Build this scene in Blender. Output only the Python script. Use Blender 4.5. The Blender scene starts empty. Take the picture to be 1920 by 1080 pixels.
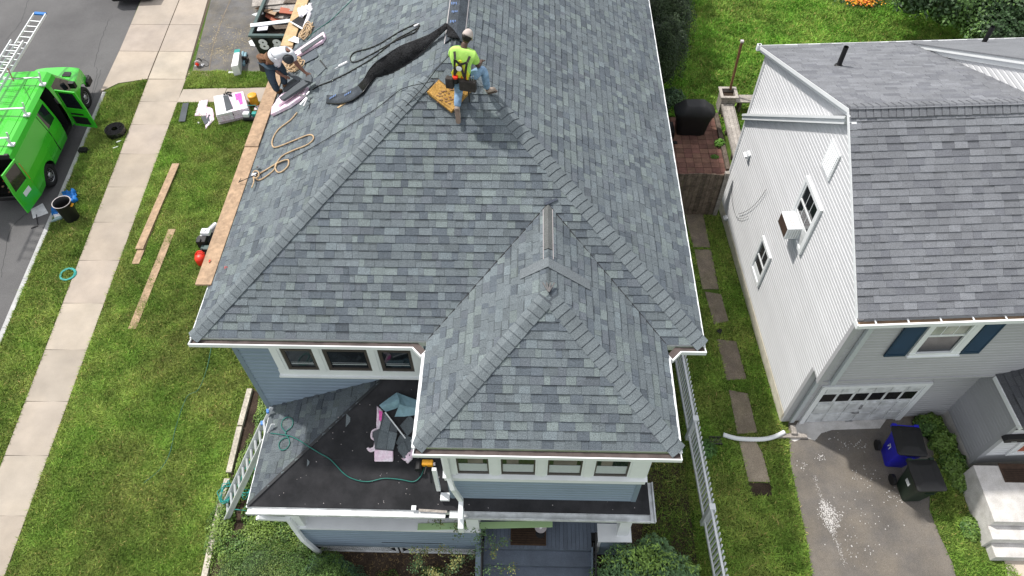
import bpy, math, random
import numpy as np
from mathutils import Vector
random.seed(7); rng = np.random.default_rng(7)
S = bpy.context.scene
COL = S.collection
CAMH = 16.4
FPX, YAW, PIT, ROLL = 1357.7, -0.033418, 0.922627, -0.012413
# ---------------------------------------------------------------- camera, sky, sun, exposure
def cam_axes():
    cy, sy = math.cos(YAW), math.sin(YAW); cp, sp = math.cos(PIT), math.sin(PIT)
    f = np.array([sy*cp, cy*cp, -sp]); r = np.array([cy, -sy, 0.]); u = np.cross(r, f)
    cr, sr = math.cos(ROLL), math.sin(ROLL)
    return r*cr+u*sr, u*cr-r*sr, f
RX, RY, RZ = cam_axes()
cd = bpy.data.cameras.new('camera'); cam = bpy.data.objects.new('camera', cd); COL.objects.link(cam)
from mathutils import Matrix
cam.matrix_world = Matrix(((RX[0], RY[0], -RZ[0], 0), (RX[1], RY[1], -RZ[1], 0), (RX[2], RY[2], -RZ[2], CAMH), (0, 0, 0, 1)))
cd.sensor_width = 36; cd.lens = FPX/1920*36; cd.clip_start = .1; cd.clip_end = 1500
S.camera = cam
SUN_EL = math.radians(57); SUN_AZ = (-.84, .54)      # direction towards the sun (x, y)
w = bpy.data.worlds.new('World'); S.world = w; w.use_nodes = True
nt = w.node_tree; sky = nt.nodes.new('ShaderNodeTexSky'); sky.sky_type = 'NISHITA'; sky.sun_disc = False
sky.sun_elevation = SUN_EL; sky.sun_rotation = math.atan2(SUN_AZ[0], SUN_AZ[1])
sky.air_density = 1.0; sky.dust_density = 3.0; sky.ozone_density = 1.0
cloud = nt.nodes.new('ShaderNodeMix'); cloud.data_type = 'RGBA'; cloud.inputs[0].default_value = .6      # thin bright cloud over most of the sky
cloud.inputs[7].default_value = (9.2, 9.2, 9.2, 1)
nt.links.new(sky.outputs[0], cloud.inputs[6]); nt.links.new(cloud.outputs[2], nt.nodes['Background'].inputs[0]); nt.nodes['Background'].inputs[1].default_value = .10
sd = bpy.data.lights.new('sun', 'SUN'); sd.energy = 2.9; sd.angle = math.radians(2.0); sd.color = (1, .965, .91)
sun = bpy.data.objects.new('sun', sd); COL.objects.link(sun)
sv = Vector((SUN_AZ[0]*math.cos(SUN_EL), SUN_AZ[1]*math.cos(SUN_EL), math.sin(SUN_EL)))
sun.rotation_euler = sv.to_track_quat('Z', 'Y').to_euler(); sun.location = (0, 0, 40)
S.view_settings.view_transform = 'Standard'; S.view_settings.look = 'None'
S.view_settings.exposure = 0.48; S.view_settings.gamma = 1
# ---------------------------------------------------------------- finding places: a sight line met with a plane of the scene
C0 = np.array([0, 0, CAMH])
def ray(q): return RX*((q[0]-960)/FPX) - RY*((q[1]-540)/FPX) + RZ
def onplane(q, P0, n, h=0):
    n = np.array(n, float); n /= np.linalg.norm(n); P0 = np.array(P0, float)+n*h; v = ray(q)
    return C0+v*(n@(P0-C0))/(n@v)
def G(x, y, z=0.): return onplane((x, y), (0, 0, z), (0, 0, 1))
def scr(P):
    v = np.asarray(P, float)-C0; return np.stack([960+FPX*(v@RX)/(v@RZ), 540-FPX*(v@RY)/(v@RZ)], -1)
# main house datum
XL, XR, YF, ZE, SL = -5.86, 3.07, 6.84, 5.80, .619
HW = (XR-XL)/2; XM = (XL+XR)/2
TL, TR, TF = -1.72, 2.43, 4.86; TW = (TR-TL)/2; TM = (TL+TR)/2
PL_, PR_, PF, PZ, PS = -5.42, 2.46, 5.04, 2.52, .57      # porch roof
PSL, PWL, PRUN = .485, 2.59, 2.2
YBACK = 24.
def RF(x, y, h=0): return onplane((x, y), (0, YF, ZE), (0, -SL, 1), h)
def RL(x, y, h=0): return onplane((x, y), (XL, 0, ZE), (-SL, 0, 1), h)
def RR(x, y, h=0): return onplane((x, y), (XR, 0, ZE), (SL, 0, 1), h)
def TLf(x, y, h=0): return onplane((x, y), (TL, 0, ZE), (-SL, 0, 1), h)
def PFr(x, y, h=0): return onplane((x, y), (0, PF, PZ), (0, -PS, 1), h)
def PLs(x, y, h=0): return onplane((x, y), (PL_, 0, PZ), (-PSL, 0, 1), h)
# neighbour datum: s runs forward along its side wall, t to the right
NB = np.array([5.908, 15.404, 0.]); ND = np.array([.06126, -.99812, 0.]); NE = np.array([.99812, .06126, 0.])
def NP(s, t, z): return NB+ND*s+NE*t+np.array([0, 0, z])
# ---------------------------------------------------------------- colours and materials
def lin(h):
    h = h.lstrip('#'); c = [int(h[i:i+2], 16)/255 for i in (0, 2, 4)]
    return tuple(((v+.055)/1.055)**2.4 if v > .04045 else v/12.92 for v in c)
M = {}
def mat(name, col, rough=.7, noise=(6, .12), fine=(0, 0), bump=0, spec=.4, metal=0, attr=False, var2=None, trans=0, stretch=None, coat=0):
    """plain procedural surface: base colour, broad mottling, fine grain, bump. attr: multiply by per-vertex 'col'."""
    if name in M: return M[name]
    m = bpy.data.materials.new(name); m.use_nodes = True; t = m.node_tree; N = t.nodes; L = t.links
    b = N['Principled BSDF']; b.inputs['Roughness'].default_value = rough
    b.inputs['Specular IOR Level'].default_value = spec; b.inputs['Metallic'].default_value = metal
    if coat: b.inputs['Coat Weight'].default_value = coat; b.inputs['Coat Roughness'].default_value = .15
    tc = N.new('ShaderNodeTexCoord'); src = tc.outputs['Object']
    if stretch:
        mp = N.new('ShaderNodeMapping'); mp.inputs['Scale'].default_value = stretch; L.new(src, mp.inputs[0]); src = mp.outputs[0]
    c = lin(col) if isinstance(col, str) else col
    out = None
    def rgb(v):
        n = N.new('ShaderNodeRGB'); n.outputs[0].default_value = (*v, 1); return n.outputs[0]
    def mix(kind, fac, a, bb):
        n = N.new('ShaderNodeMix'); n.data_type = 'RGBA'; n.blend_type = kind
        if isinstance(fac, float) or isinstance(fac, int): n.inputs[0].default_value = fac
        else: L.new(fac, n.inputs[0])
        L.new(a, n.inputs[6]); L.new(bb, n.inputs[7]); return n.outputs[2]
    def nz(sc, det=4, ro=.6):
        n = N.new('ShaderNodeTexNoise'); n.inputs['Scale'].default_value = sc; n.inputs['Detail'].default_value = det
        n.inputs['Roughness'].default_value = ro; L.new(src, n.inputs['Vector']); return n.outputs[0]
    def ramp(v, lo, hi, a=.3, bb=.7):
        r = N.new('ShaderNodeMapRange'); r.inputs[1].default_value = a; r.inputs[2].default_value = bb
        r.inputs[3].default_value = lo; r.inputs[4].default_value = hi; L.new(v, r.inputs[0]); return r.outputs[0]
    out = rgb(c)
    if var2 is not None:
        c2 = lin(var2[0]) if isinstance(var2[0], str) else var2[0]
        out = mix('MIX', ramp(nz(var2[1], 5), 0, var2[2] if len(var2) > 2 else 1, .38, .62), out, rgb(c2))
    def mulv(out, v):
        n = N.new('ShaderNodeVectorMath'); n.operation = 'MULTIPLY'; L.new(out, n.inputs[0]); L.new(v, n.inputs[1]); return n.outputs[0]
    if noise[1]: out = mulv(out, ramp(nz(noise[0]), 1-noise[1], 1+noise[1]))
    fn = None
    if fine[1]:
        fn = nz(fine[0], 2, .5); out = mulv(out, ramp(fn, 1-fine[1], 1+fine[1]))
    if attr:
        a = N.new('ShaderNodeAttribute'); a.attribute_name = 'col'; out = mulv(out, a.outputs['Color'])
    L.new(out, b.inputs['Base Color'])
    if bump:
        bn = N.new('ShaderNodeBump'); bn.inputs['Strength'].default_value = bump; bn.inputs['Distance'].default_value = .01
        L.new(fn if fn is not None else nz(noise[0]*4), bn.inputs['Height']); L.new(bn.outputs[0], b.inputs['Normal'])
    if trans:
        b.inputs['Transmission Weight'].default_value = trans
    M[name] = m; return m
# ---------------------------------------------------------------- mesh builder
def unit(v): v = np.asarray(v, float); return v/max(1e-9, np.linalg.norm(v))
class MB:
    def __init__(s): s.v = []; s.f = []; s.c = []; s.smooth = False; s.cur = (1, 1, 1)
    def add(s, vs, fs, c=None):
        b = len(s.v); s.v += [tuple(map(float, p)) for p in vs]; s.f += [tuple(b+i for i in f) for f in fs]
        s.c += [c or s.cur]*len(vs); return s
    def box(s, a, b, c=None):
        (x0, y0, z0), (x1, y1, z1) = a, b
        x0, x1 = sorted((x0, x1)); y0, y1 = sorted((y0, y1)); z0, z1 = sorted((z0, z1))
        v = [(x0, y0, z0), (x1, y0, z0), (x1, y1, z0), (x0, y1, z0), (x0, y0, z1), (x1, y0, z1), (x1, y1, z1), (x0, y1, z1)]
        return s.add(v, [(0, 3, 2, 1), (4, 5, 6, 7), (0, 1, 5, 4), (1, 2, 6, 5), (2, 3, 7, 6), (3, 0, 4, 7)], c)
    def obox(s, o, ax, ay, az, c=None):      # corner o and three edge vectors
        o, ax, ay, az = (np.asarray(k, float) for k in (o, ax, ay, az))
        v = [o, o+ax, o+ax+ay, o+ay, o+az, o+ax+az, o+ax+ay+az, o+ay+az]
        return s.add(v, [(0, 3, 2, 1), (4, 5, 6, 7), (0, 1, 5, 4), (1, 2, 6, 5), (2, 3, 7, 6), (3, 0, 4, 7)], c)
    def beam(s, p, q, w, h, up=(0, 0, 1), c=None):
        p = np.asarray(p, float); q = np.asarray(q, float); d = unit(q-p); sd_ = unit(np.cross(d, up)); u = np.cross(sd_, d)
        return s.obox(p-sd_*w/2-u*h/2, q-p, sd_*w, u*h, c)
    def prism(s, pts, vec, c=None):
        n = len(pts); pts = [np.asarray(p, float) for p in pts]; vec = np.asarray(vec, float)
        v = pts+[p+vec for p in pts]
        return s.add(v, [tuple(range(n))[::-1], tuple(range(n, 2*n))]+[(i, (i+1) % n, n+(i+1) % n, n+i) for i in range(n)], c)
    def cyl(s, p, q, r0, r1=None, n=10, caps=True, c=None):
        r1 = r0 if r1 is None else r1; p = np.asarray(p, float); q = np.asarray(q, float); d = unit(q-p)
        a = unit(np.cross(d, (0, 0, 1) if abs(d[2]) < .9 else (1, 0, 0))); b = np.cross(d, a)
        v = []
        for P, r in ((p, r0), (q, r1)):
            for i in range(n):
                t = 2*math.pi*i/n; v.append(P+(a*math.cos(t)+b*math.sin(t))*r)
        f = [(i, (i+1) % n, n+(i+1) % n, n+i) for i in range(n)]
        if caps: f += [tuple(range(n))[::-1], tuple(range(n, 2*n))]
        return s.add(v, f, c)
    def tube(s, pts, r, n=6, closed=False, c=None):
        P = [np.asarray(p, float) for p in pts]; m = len(P); v = []; f = []; pa = None
        rr = r if hasattr(r, '__len__') else [r]*m
        for i in range(m):
            a_ = P[(i-1) % m] if (closed or i) else P[0]; b_ = P[(i+1) % m] if (closed or i < m-1) else P[-1]
            d = unit(b_-a_)
            a = (np.cross(d, (0, 0, 1)) if pa is None and abs(d[2]) < .95 else (np.cross(d, (1, 0, 0)) if pa is None else pa-d*(pa@d)))
            a = unit(a); pa = a; b = np.cross(d, a)
            v += [P[i]+(a*math.cos(2*math.pi*k/n)+b*math.sin(2*math.pi*k/n))*rr[i] for k in range(n)]
        for i in range(m if closed else m-1):
            j = (i+1) % m
            f += [(i*n+k, i*n+(k+1) % n, j*n+(k+1) % n, j*n+k) for k in range(n)]
        if not closed: f += [tuple(range(n))[::-1], tuple((m-1)*n+k for k in range(n))]
        return s.add(v, f, c)
    def lathe(s, o, prof, n=20, ax=(0, 0, 1), c=None, sx=1, sy=1, cap=True):
        o = np.asarray(o, float); d = unit(ax); a = unit(np.cross(d, (1, 0, 0) if abs(d[0]) < .9 else (0, 1, 0))); b = np.cross(d, a)
        v = []; f = []
        for r, z in prof:
            v += [o+d*z+(a*math.cos(2*math.pi*k/n)*sx+b*math.sin(2*math.pi*k/n)*sy)*r for k in range(n)]
        for i in range(len(prof)-1):
            f += [(i*n+k, i*n+(k+1) % n, (i+1)*n+(k+1) % n, (i+1)*n+k) for k in range(n)]
        if cap: f += [tuple(range(n))[::-1], tuple((len(prof)-1)*n+k for k in range(n))]
        return s.add(v, f, c)
    def ell(s, o, r, n=14, m=8, R=None, c=None):
        o = np.asarray(o, float); v = []; f = []; R = np.eye(3) if R is None else R
        for i in range(m+1):
            th = math.pi*i/m
            for k in range(n):
                p = 2*math.pi*k/n; q = np.array([math.sin(th)*math.cos(p)*r[0], math.sin(th)*math.sin(p)*r[1], math.cos(th)*r[2]]); v.append(o+R@q)
        for i in range(m): f += [(i*n+k, (i+1)*n+k, (i+1)*n+(k+1) % n, i*n+(k+1) % n) for k in range(n)]
        return s.add(v, f, c)
    def sheet(s, rows, c=None, closed=False):      # grid of points
        m = len(rows); n = len(rows[0]); v = [p for r in rows for p in r]
        f = [(i*n+k, i*n+k+1, (i+1)*n+k+1, (i+1)*n+k) for i in range(m-1) for k in range(n-1)]
        return s.add(v, f, c)
    def slab(s, pts, th, c=None): return s.prism([np.array(p)-np.array([0, 0, th]) for p in pts], (0, 0, th), c)
    def mesh(s, name, m, o=(0, 0, 0)):
        me = bpy.data.meshes.new(name); o = np.asarray(o, float)
        me.from_pydata([tuple(np.array(p)-o) for p in s.v], [], s.f)
        a = me.color_attributes.new('col', 'FLOAT_COLOR', 'POINT')
        a.data.foreach_set('color', np.array([(*k, 1) for k in s.c], dtype=np.float32).ravel())
        if m: me.materials.append(m)
        if s.smooth: me.polygons.foreach_set('use_smooth', [True]*len(me.polygons))
        me.update(); return me
ORG = {}
def tag(o, label=None, cat=None, group=None, kind=None):
    if label: o['label'] = label
    if cat: o['category'] = cat
    if group: o['group'] = group
    if kind: o['kind'] = kind
    return o
def thing(name, label, cat, loc, rz=0, group=None):
    o = bpy.data.objects.new(name, None); COL.objects.link(o); o.location = tuple(loc); o.rotation_euler = (0, 0, rz)
    o.empty_display_size = .2
    ORG[o.name] = np.array(loc, float); return tag(o, label, cat, group)
def part(name, mb, m, parent, label=None, kind=None, local=False, smooth=None, bevel=0, solid=0, subsurf=0):
    """a mesh under its thing; coordinates are world ones unless local"""
    org = (0, 0, 0) if local else ORG[parent.name]
    if smooth is not None: mb.smooth = smooth
    me = mb.mesh(name, m, org); o = bpy.data.objects.new(name, me); COL.objects.link(o); o.parent = parent
    ORG[o.name] = np.zeros(3) if local else np.array(org, float)
    if label: o['label'] = label
    if kind: o['kind'] = kind
    mods(o, bevel, solid, subsurf); return o
def mods(o, bevel, solid, subsurf):
    if solid: k = o.modifiers.new('solid', 'SOLIDIFY'); k.thickness = solid; k.offset = 0
    if bevel: k = o.modifiers.new('bevel', 'BEVEL'); k.width = bevel; k.segments = 2; k.limit_method = 'ANGLE'; k.angle_limit = math.radians(35)
    if subsurf: k = o.modifiers.new('sub', 'SUBSURF'); k.levels = subsurf; k.render_levels = subsurf
def solo(name, mb, m, label, cat, loc=None, group=None, kind=None, **kw):
    """a thing that is one mesh"""
    if loc is None: a = np.array(mb.v); loc = ((a[:, 0].min()+a[:, 0].max())/2, (a[:, 1].min()+a[:, 1].max())/2, a[:, 2].min())
    sm = kw.pop('smooth', None)
    if sm is not None: mb.smooth = sm
    me = mb.mesh(name, m, loc); o = bpy.data.objects.new(name, me); COL.objects.link(o); o.location = tuple(loc)
    ORG[o.name] = np.array(loc, float); mods(o, kw.get('bevel', 0), kw.get('solid', 0), kw.get('subsurf', 0))
    return tag(o, label, cat, group, kind)
def struct(name, mb, m, kind='structure', **kw): return solo(name, mb, m, None, None, loc=(0, 0, 0), kind=kind, **kw)
def inst(src, loc, name=None):      # another copy of a part, sharing its mesh, moved by loc
    o = src.copy(); COL.objects.link(o); o.location = tuple(np.array(src.location)+np.array(loc)); ORG[o.name] = ORG[src.name]; return o
def spline(pts, k=8, closed=False):
    P = [np.asarray(p, float) for p in pts]; n = len(P); out = []
    for i in range(n if closed else n-1):
        g = (lambda j: P[j % n]) if closed else (lambda j: P[min(max(j, 0), n-1)])
        a, b, c, d = g(i-1), g(i), g(i+1), g(i+2)
        for t in np.linspace(0, 1, k, endpoint=False):
            out.append(.5*((2*b)+(c-a)*t+(2*a-5*b+4*c-d)*t*t+(3*b-a-3*c+d)*t**3))
    if not closed: out.append(P[-1])
    return out
def text_mesh(txt, size, place, m, parent, name='lettering', ext=.002, font_bold=.0):
    """flat lettering as a mesh; place maps (x, y) of the text plane to the world"""
    cu = bpy.data.curves.new('t', 'FONT'); cu.body = txt; cu.size = size; cu.align_x = 'CENTER'; cu.align_y = 'CENTER'; cu.offset = font_bold
    o = bpy.data.objects.new('t', cu); COL.objects.link(o); dg = bpy.context.evaluated_depsgraph_get()
    me = bpy.data.meshes.new_from_object(o.evaluated_get(dg)); bpy.data.objects.remove(o)
    b = MB(); b.add([place(v.co.x, v.co.y) for v in me.vertices], [tuple(p.vertices) for p in me.polygons])
    return part(name, b, m, parent)
def clip(poly, hp):     # convex clip by half planes (a,b,c): a*u+b*v<=c
    for a, b, c in hp:
        out = []
        for i in range(len(poly)):
            p, q = poly[i], poly[(i+1) % len(poly)]; dp = a*p[0]+b*p[1]-c; dq = a*q[0]+b*q[1]-c
            if dp <= 0: out.append(p)
            if dp*dq < 0: t = dp/(dp-dq); out.append((p[0]+(q[0]-p[0])*t, p[1]+(q[1]-p[1])*t))
        poly = out
        if len(poly) < 3: return []
    return poly
def area2(p): return abs(sum(p[i][0]*p[(i+1) % len(p)][1]-p[(i+1) % len(p)][0]*p[i][1] for i in range(len(p))))/2
# ---------------------------------------------------------------- materials
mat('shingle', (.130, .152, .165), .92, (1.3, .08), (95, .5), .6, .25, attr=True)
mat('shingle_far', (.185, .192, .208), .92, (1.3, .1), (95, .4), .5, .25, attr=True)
mat('cap', (.145, .168, .18), .92, (2.5, .1), (95, .45), .5, .25, attr=True)
mat('underlay', (.016, .0165, .019), .8, (2.2, .3), (240, .3), .2, .3, var2=((.032, .031, .034), 1.1, .8))
mat('white', (.80, .82, .83), .5, (2, .05), spec=.4)
mat('white_dirty', (.72, .74, .75), .55, (3, .12), spec=.4, var2=((.42, .43, .43), 4, .7))
mat('gutter_in', (.09, .07, .065), .8, (5, .3))
mat('gutter_wood', (.28, .19, .12), .8, (4, .2))
mat('blue_siding', (.235, .30, .37), .6, (1.2, .06), spec=.35, attr=True)
mat('blue_trim', (.19, .245, .30), .6, (3, .08))
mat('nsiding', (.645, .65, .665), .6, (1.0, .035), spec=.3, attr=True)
mat('nsiding_shaded', (.44, .44, .455), .6, (1.0, .04), spec=.3, attr=True)  # same vinyl as nsiding, with the front walls' shade put into the colour
mat('nsiding_deep_shaded', (.36, .365, .38), .6, (1.0, .04), spec=.3, attr=True)  # same vinyl again, a deeper shade put into the colour
mat('deck', (.115, .14, .18), .6, (3, .15), (60, .15), attr=True)
mat('sash', (.075, .062, .055), .5, (8, .1))
mat('glass', (.012, .016, .02), .06, (2, .3), spec=.8)
mat('glass_green', (.16, .22, .15), .12, (2.5, .4), spec=.8, var2=((.36, .36, .31), 1.6))
mat('interior', (.16, .14, .12), .8, (3, .4))
mat('blind', (.5, .53, .55), .6, (20, .05))
mat('wood', (.40, .275, .175), .75, (3, .14), (14, .22), .2, attr=True, stretch=(1, 1, 1), var2=((.30, .2, .125), 5, .6))
mat('wood_fresh', (.52, .37, .2), .75, (3, .12), (14, .15), attr=True)
mat('wood_grey', (.33, .3, .27), .8, (4, .25), (22, .25), .3, attr=True)
mat('wood_dark', (.12, .095, .075), .85, (6, .4), (25, .3), .3, attr=True)
mat('concrete', (.43, .37, .305), .88, (1.2, .12), (90, .12), .15, .3, attr=True, var2=((.34, .30, .26), .7, .6))
mat('concrete_white', (.62, .60, .58), .85, (2, .15), (60, .15), .15, .3, attr=True, var2=((.36, .34, .3), 5, .35))
mat('asphalt', (.13, .128, .128), .92, (.5, .1), (120, .3), .3, .3, var2=((.095, .093, .095), .35, .8))
mat('asphalt_drive', (.135, .124, .114), .92, (1.0, .2), (120, .35), .3, .3, var2=((.19, .165, .135), .9, .8))
mat('asphalt_old', (.135, .132, .132), .92, (1.5, .25), (120, .35), .3, .3, var2=((.15, .135, .11), 1.6, .7))
mat('lawn', (.06, .11, .02), .95, (1.2, .25), (70, .6), .6, .1, var2=((.10, .135, .03), .9, .9))
mat('soil', (.055, .04, .03), .95, (3, .4), (60, .5), .5, .1)
mat('grass', (.175, .30, .05), .8, (1.3, .22), (0, 0), 0, .2, attr=True, var2=((.27, .33, .085), .7, .9))
mat('leaf', (1, 1, 1), .55, (6, .1), spec=.4, attr=True)
mat('bark', (.09, .07, .055), .9, (8, .3))
mat('curb', (.42, .42, .42), .85, (3, .15), (60, .2), .2)
mat('van', (.045, .50, .022), .25, (1, .03), spec=.5, coat=.5)
mat('black', (.012, .012, .013), .55, (8, .2))
mat('black_gloss', (.01, .01, .011), .25, (3, .1), spec=.5)
mat('rubber', (.018, .018, .018), .85, (12, .2), (60, .3), .3)
mat('alu', (.72, .74, .76), .4, (6, .08), metal=.35)
mat('steel', (.45, .45, .46), .4, (10, .1), metal=.8)
mat('blue_plastic', (.01, .16, .5), .5, (5, .15))
mat('pink', (.85, .60, .74), .35, (7, .1), (22, .12), .5, spec=.5, var2=((.82, .76, .82), 3.0, 1))
mat('pink_print', (.75, .1, .42), .4, (14, .4))
mat('white_film', (.8, .78, .82), .35, (6, .1), (20, .1), .6)
mat('blue_film', (.22, .36, .42), .45, (4, .12), (14, .1), .5)
mat('red', (.75, .035, .015), .4, (5, .1))
mat('orange', (.75, .35, .02), .45, (5, .12))
mat('teal', (.02, .3, .27), .45, (5, .1))
mat('hose', (.02, .15, .125), .45, (8, .1))
mat('tan_rope', (.5, .36, .22), .85, (20, .2), (130, .4), .5)
mat('black_rope', (.02, .02, .018), .8, (90, .6), (130, .5), .5)
mat('cable', (.02, .022, .025), .6, (8, .1))
mat('dumpster', (.012, .018, .018), .5, (4, .3))
mat('dumpster_rim', (.06, .1, .095), .5, (4, .2))
mat('digit', (.75, .78, .8), .6, (5, .05))
mat('print', (.12, .2, .4), .6, (30, .3))
mat('bin_blue', (.016, .016, .42), .42, (4, .12))
mat('bin_green', (.012, .026, .016), .45, (4, .12))
mat('shutter', (.012, .042, .085), .55, (3, .1))
mat('paver', (.19, .10, .075), .9, (4, .25), (50, .3), .3, attr=True)
mat('dirt', (.20, .165, .13), .95, (3, .25), (70, .4), .5, attr=True, var2=((.20, .17, .12), 2, .8))
mat('slabstone', (.27, .225, .17), .9, (2, .2), (70, .3), .3, attr=True)
mat('foam', (.42, .235, .065), .95, (5, .2), (40, .3), .6, .1, var2=((.5, .3, .1), 6, .8))
mat('skin', (.22, .11, .075), .55, (8, .1)); mat('skin_dark', (.09, .05, .035), .55, (8, .1))
mat('tee_white', (.70, .72, .75), .9, (7, .06), (12, .07), .6); mat('tee_lime', (.47, .80, .16), .8, (7, .06), (12, .07), .6)
mat('hi_vis', (.72, .74, .05), .7, (9, .05)); mat('jeans', (.22, .34, .5), .9, (4, .2), (14, .25), .7); mat('jeans_dark', (.035, .06, .085), .9, (4, .25), (14, .2), .7)
mat('boot', (.16, .085, .04), .8, (8, .2)); mat('boot_grey', (.35, .28, .23), .8, (8, .15)); mat('sole', (.10, .075, .06), .8, (8, .1))
mat('cap_beige', (.5, .43, .4), .85, (9, .1)); mat('cap_dark', (.04, .045, .05), .85, (9, .1)); mat('hair', (.01, .008, .007), .7, (40, .3))
mat('leather', (.03, .024, .022), .7, (9, .3), (30, .3), .4); mat('leather_brown', (.2, .1, .05), .7, (9, .3), (30, .3), .4)
mat('terracotta', (.4, .12, .07), .7, (3, .1)); mat('mat_brown', (.06, .036, .024), .9, (10, .3), attr=True)
mat('paint_stain', (.6, .58, .56), .9, (20, .1)); mat('straw', (.42, .33, .19), .9, (30, .3), attr=True)
mat('board_green', (.42, .6, .3), .45, (3, .06)); mat('flower', (.8, .35, .03), .6, (9, .3)); mat('styro', (.3, .42, .43), .7, (5, .1))
mat('stump', (.55, .5, .5), .7, (5, .1)); mat('cooler', (.8, .8, .82), .5, (5, .05))
mat('granule_face', (.09, .10, .11), .9, (2, .15), (190, .35), .5, .25)
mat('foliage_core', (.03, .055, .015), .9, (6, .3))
mat('vent_slate', (.055, .065, .078), .8, (5, .3), (60, .5), .6, .2)
mat('vent_mesh', (.016, .0165, .018), .9, (5, .4), (45, .9), 1.0, .15)
# ---------------------------------------------------------------- ground, street, pavements
def inpoly(x, y, poly):
    r = np.zeros(x.shape, bool); n = len(poly)
    for i in range(n):
        x0, y0 = poly[i][:2]; x1, y1 = poly[(i+1) % n][:2]
        if y0 == y1: continue
        c = ((y0 > y) != (y1 > y)) & (x < (x1-x0)*(y-y0)/(y1-y0)+x0); r ^= c
    return r
def gp(*pts): return [tuple(G(a, b)) for a, b in pts]
b = MB(); b.add([(-600, -600, -.135), (600, -600, -.135), (600, 600, -.135), (-600, 600, -.135)], [(0, 1, 2, 3)]); struct('ground', b, M['lawn'])
def curbx(y): return -14.36-(y-10.6)*.095       # street edge
def swl(y): return -13.93+(21.7-y)*.0895        # pavement edges
def swr(y): return -12.50+(21.2-y)*.068
b = MB(); b.add([(curbx(-40), -40, -.12), (curbx(70), 70, -.12), (-26, 70, -.12), (-22, -40, -.12)], [(0, 1, 2, 3)]); struct('road', b, M['asphalt'])
b = MB(); ys = list(np.linspace(-40, 20.9, 30))
b.sheet([[(curbx(y)+.02, y, 0), (60, y, 0)] for y in ys]+[[(curbx(20.9)+.02, 20.9, 0), (60, 20.9, 0)], [(-15.3, 20.9, 0), (60, 20.95, 0)], [(-16.2, 29, 0), (60, 29, 0)], [(-20, 70, 0), (60, 70, 0)]])
struct('lawn', b, M['lawn'])
cu = MB()
for i in range(30):
    y0 = -30+i*1.7; y1 = y0+1.69
    if y1 > 21: y1 = 20.9
    if y0 >= 20.9: break
    cu.prism([(curbx(y0)-.0, y0, -.13), (curbx(y0)+.14, y0, -.13), (curbx(y1)+.14, y1, -.13), (curbx(y1), y1, -.13)], (0, 0, .142))
struct('curb', cu, M['curb'])
crack = MB()      # sealed cracks along the street
for pts in (((190, 130), (170, 200)), ((205, 35), (195, 60), (178, 118), (182, 135), (165, 205)), ((60, 395), (20, 430), (2, 520)), ((52, 0), (40, 40), (10, 75))):
    P = spline([G(a, c_, -.117) for a, c_ in pts], 10)
    P = [p+np.array([random.uniform(-.03, .03), 0, 0]) for p in P]
    crack.sheet([[p+(-.008, 0, 0), p+(.008, 0, 0)] for p in P])
struct('road_cracks', crack, M['cable'])
# pavement: every concrete slab is a piece
sw = bpy.data.objects.new('sidewalk', None); COL.objects.link(sw); tag(sw, kind='structure'); ORG['sidewalk'] = np.zeros(3)
def slab(parent, pts, top=.022, m='concrete', th=.1, name='slab', tone=None):
    t = tone or random.uniform(.9, 1.07); bb = MB(); cx = sum(p[0] for p in pts)/len(pts); cy = sum(p[1] for p in pts)/len(pts)
    q = []
    for p in pts:
        d = np.array([cx-p[0], cy-p[1]]); d = d/np.linalg.norm(d)*.012; q.append((p[0]+d[0], p[1]+d[1], top))
    bb.slab(q, th, (t, t*random.uniform(.985, 1.01), t*random.uniform(.97, 1.01)))
    return part(name, bb, M[m], parent)
js = [-1.9, -.4, 1.1, 2.6, 4.1, 5.6, 7.08, 8.55, 10.1, 11.64, 13.19, 14.7, 16.21, 17.75, 19.22, 20.45, 21.72]
for a, c_ in zip(js[:-1], js[1:]):
    slab(sw, [(swl(a), a), (swr(a), a), (swr(c_), c_+.03), (swl(c_), c_+.0)])
far = [21.74, 23.42, 25.17, 26.94, 28.6, 30.2]
for a, c_ in zip(far[:-1], far[1:]):
    slab(sw, [(-13.93-(a-21.7)*.08, a), (-12.50-(a-21.2)*.12, a), (-12.50-(c_-21.2)*.12, c_), (-13.93-(c_-21.7)*.08, c_)])
    x0 = -15.38-(a-21.1)*.095; x1 = -15.38-(c_-21.1)*.095
    if a < 21.8: slab(sw, [tuple(G(188, 173)[:2]), tuple(G(222, 157)[:2]), (-13.96, a), (-13.96-(c_-21.7)*.08, c_), (x1, c_)])
    else: slab(sw, [(x0, a), (-13.95-(a-21.7)*.08, a), (-13.95-(c_-21.7)*.08, c_), (x1, c_)])
b = MB(); b.slab([(swl(-3)-.01, -3, .006), (swr(-3)+.01, -3, .006), (swr(21.7), 21.7, .006), (swl(21.7), 21.7, .006)], .06, (.45, .42, .38))
b.slab([(-15.4, 21.72, .006), (-12.55, 21.72, .006), (-13.4, 30, .006), (-16.2, 30, .006)], .06, (.45, .42, .38)); part('joint_bed', b, M['dirt'], sw)
wk = bpy.data.objects.new('front_walk', None); COL.objects.link(wk); tag(wk, kind='structure'); ORG['front_walk'] = np.zeros(3)
xs = [-12.48, -10.9, -9.3, -7.7, -6.1]
for a, c_ in zip(xs[:-1], xs[1:]): slab(wk, [(a, 20.43+(a+12.5)*.03), (c_, 20.43+(c_+12.5)*.03), (c_, 21.2+(c_+12.5)*.04), (a, 21.16+(a+12.5)*.04)], .02)
b = MB(); b.slab([(-12.44, 22.2, .012), (-5.9, 22.24, .012), (-5.9, 34, .012), (-14.0, 34, .012)], .05); struct('asphalt_driveway', b, M['asphalt_old'])
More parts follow.
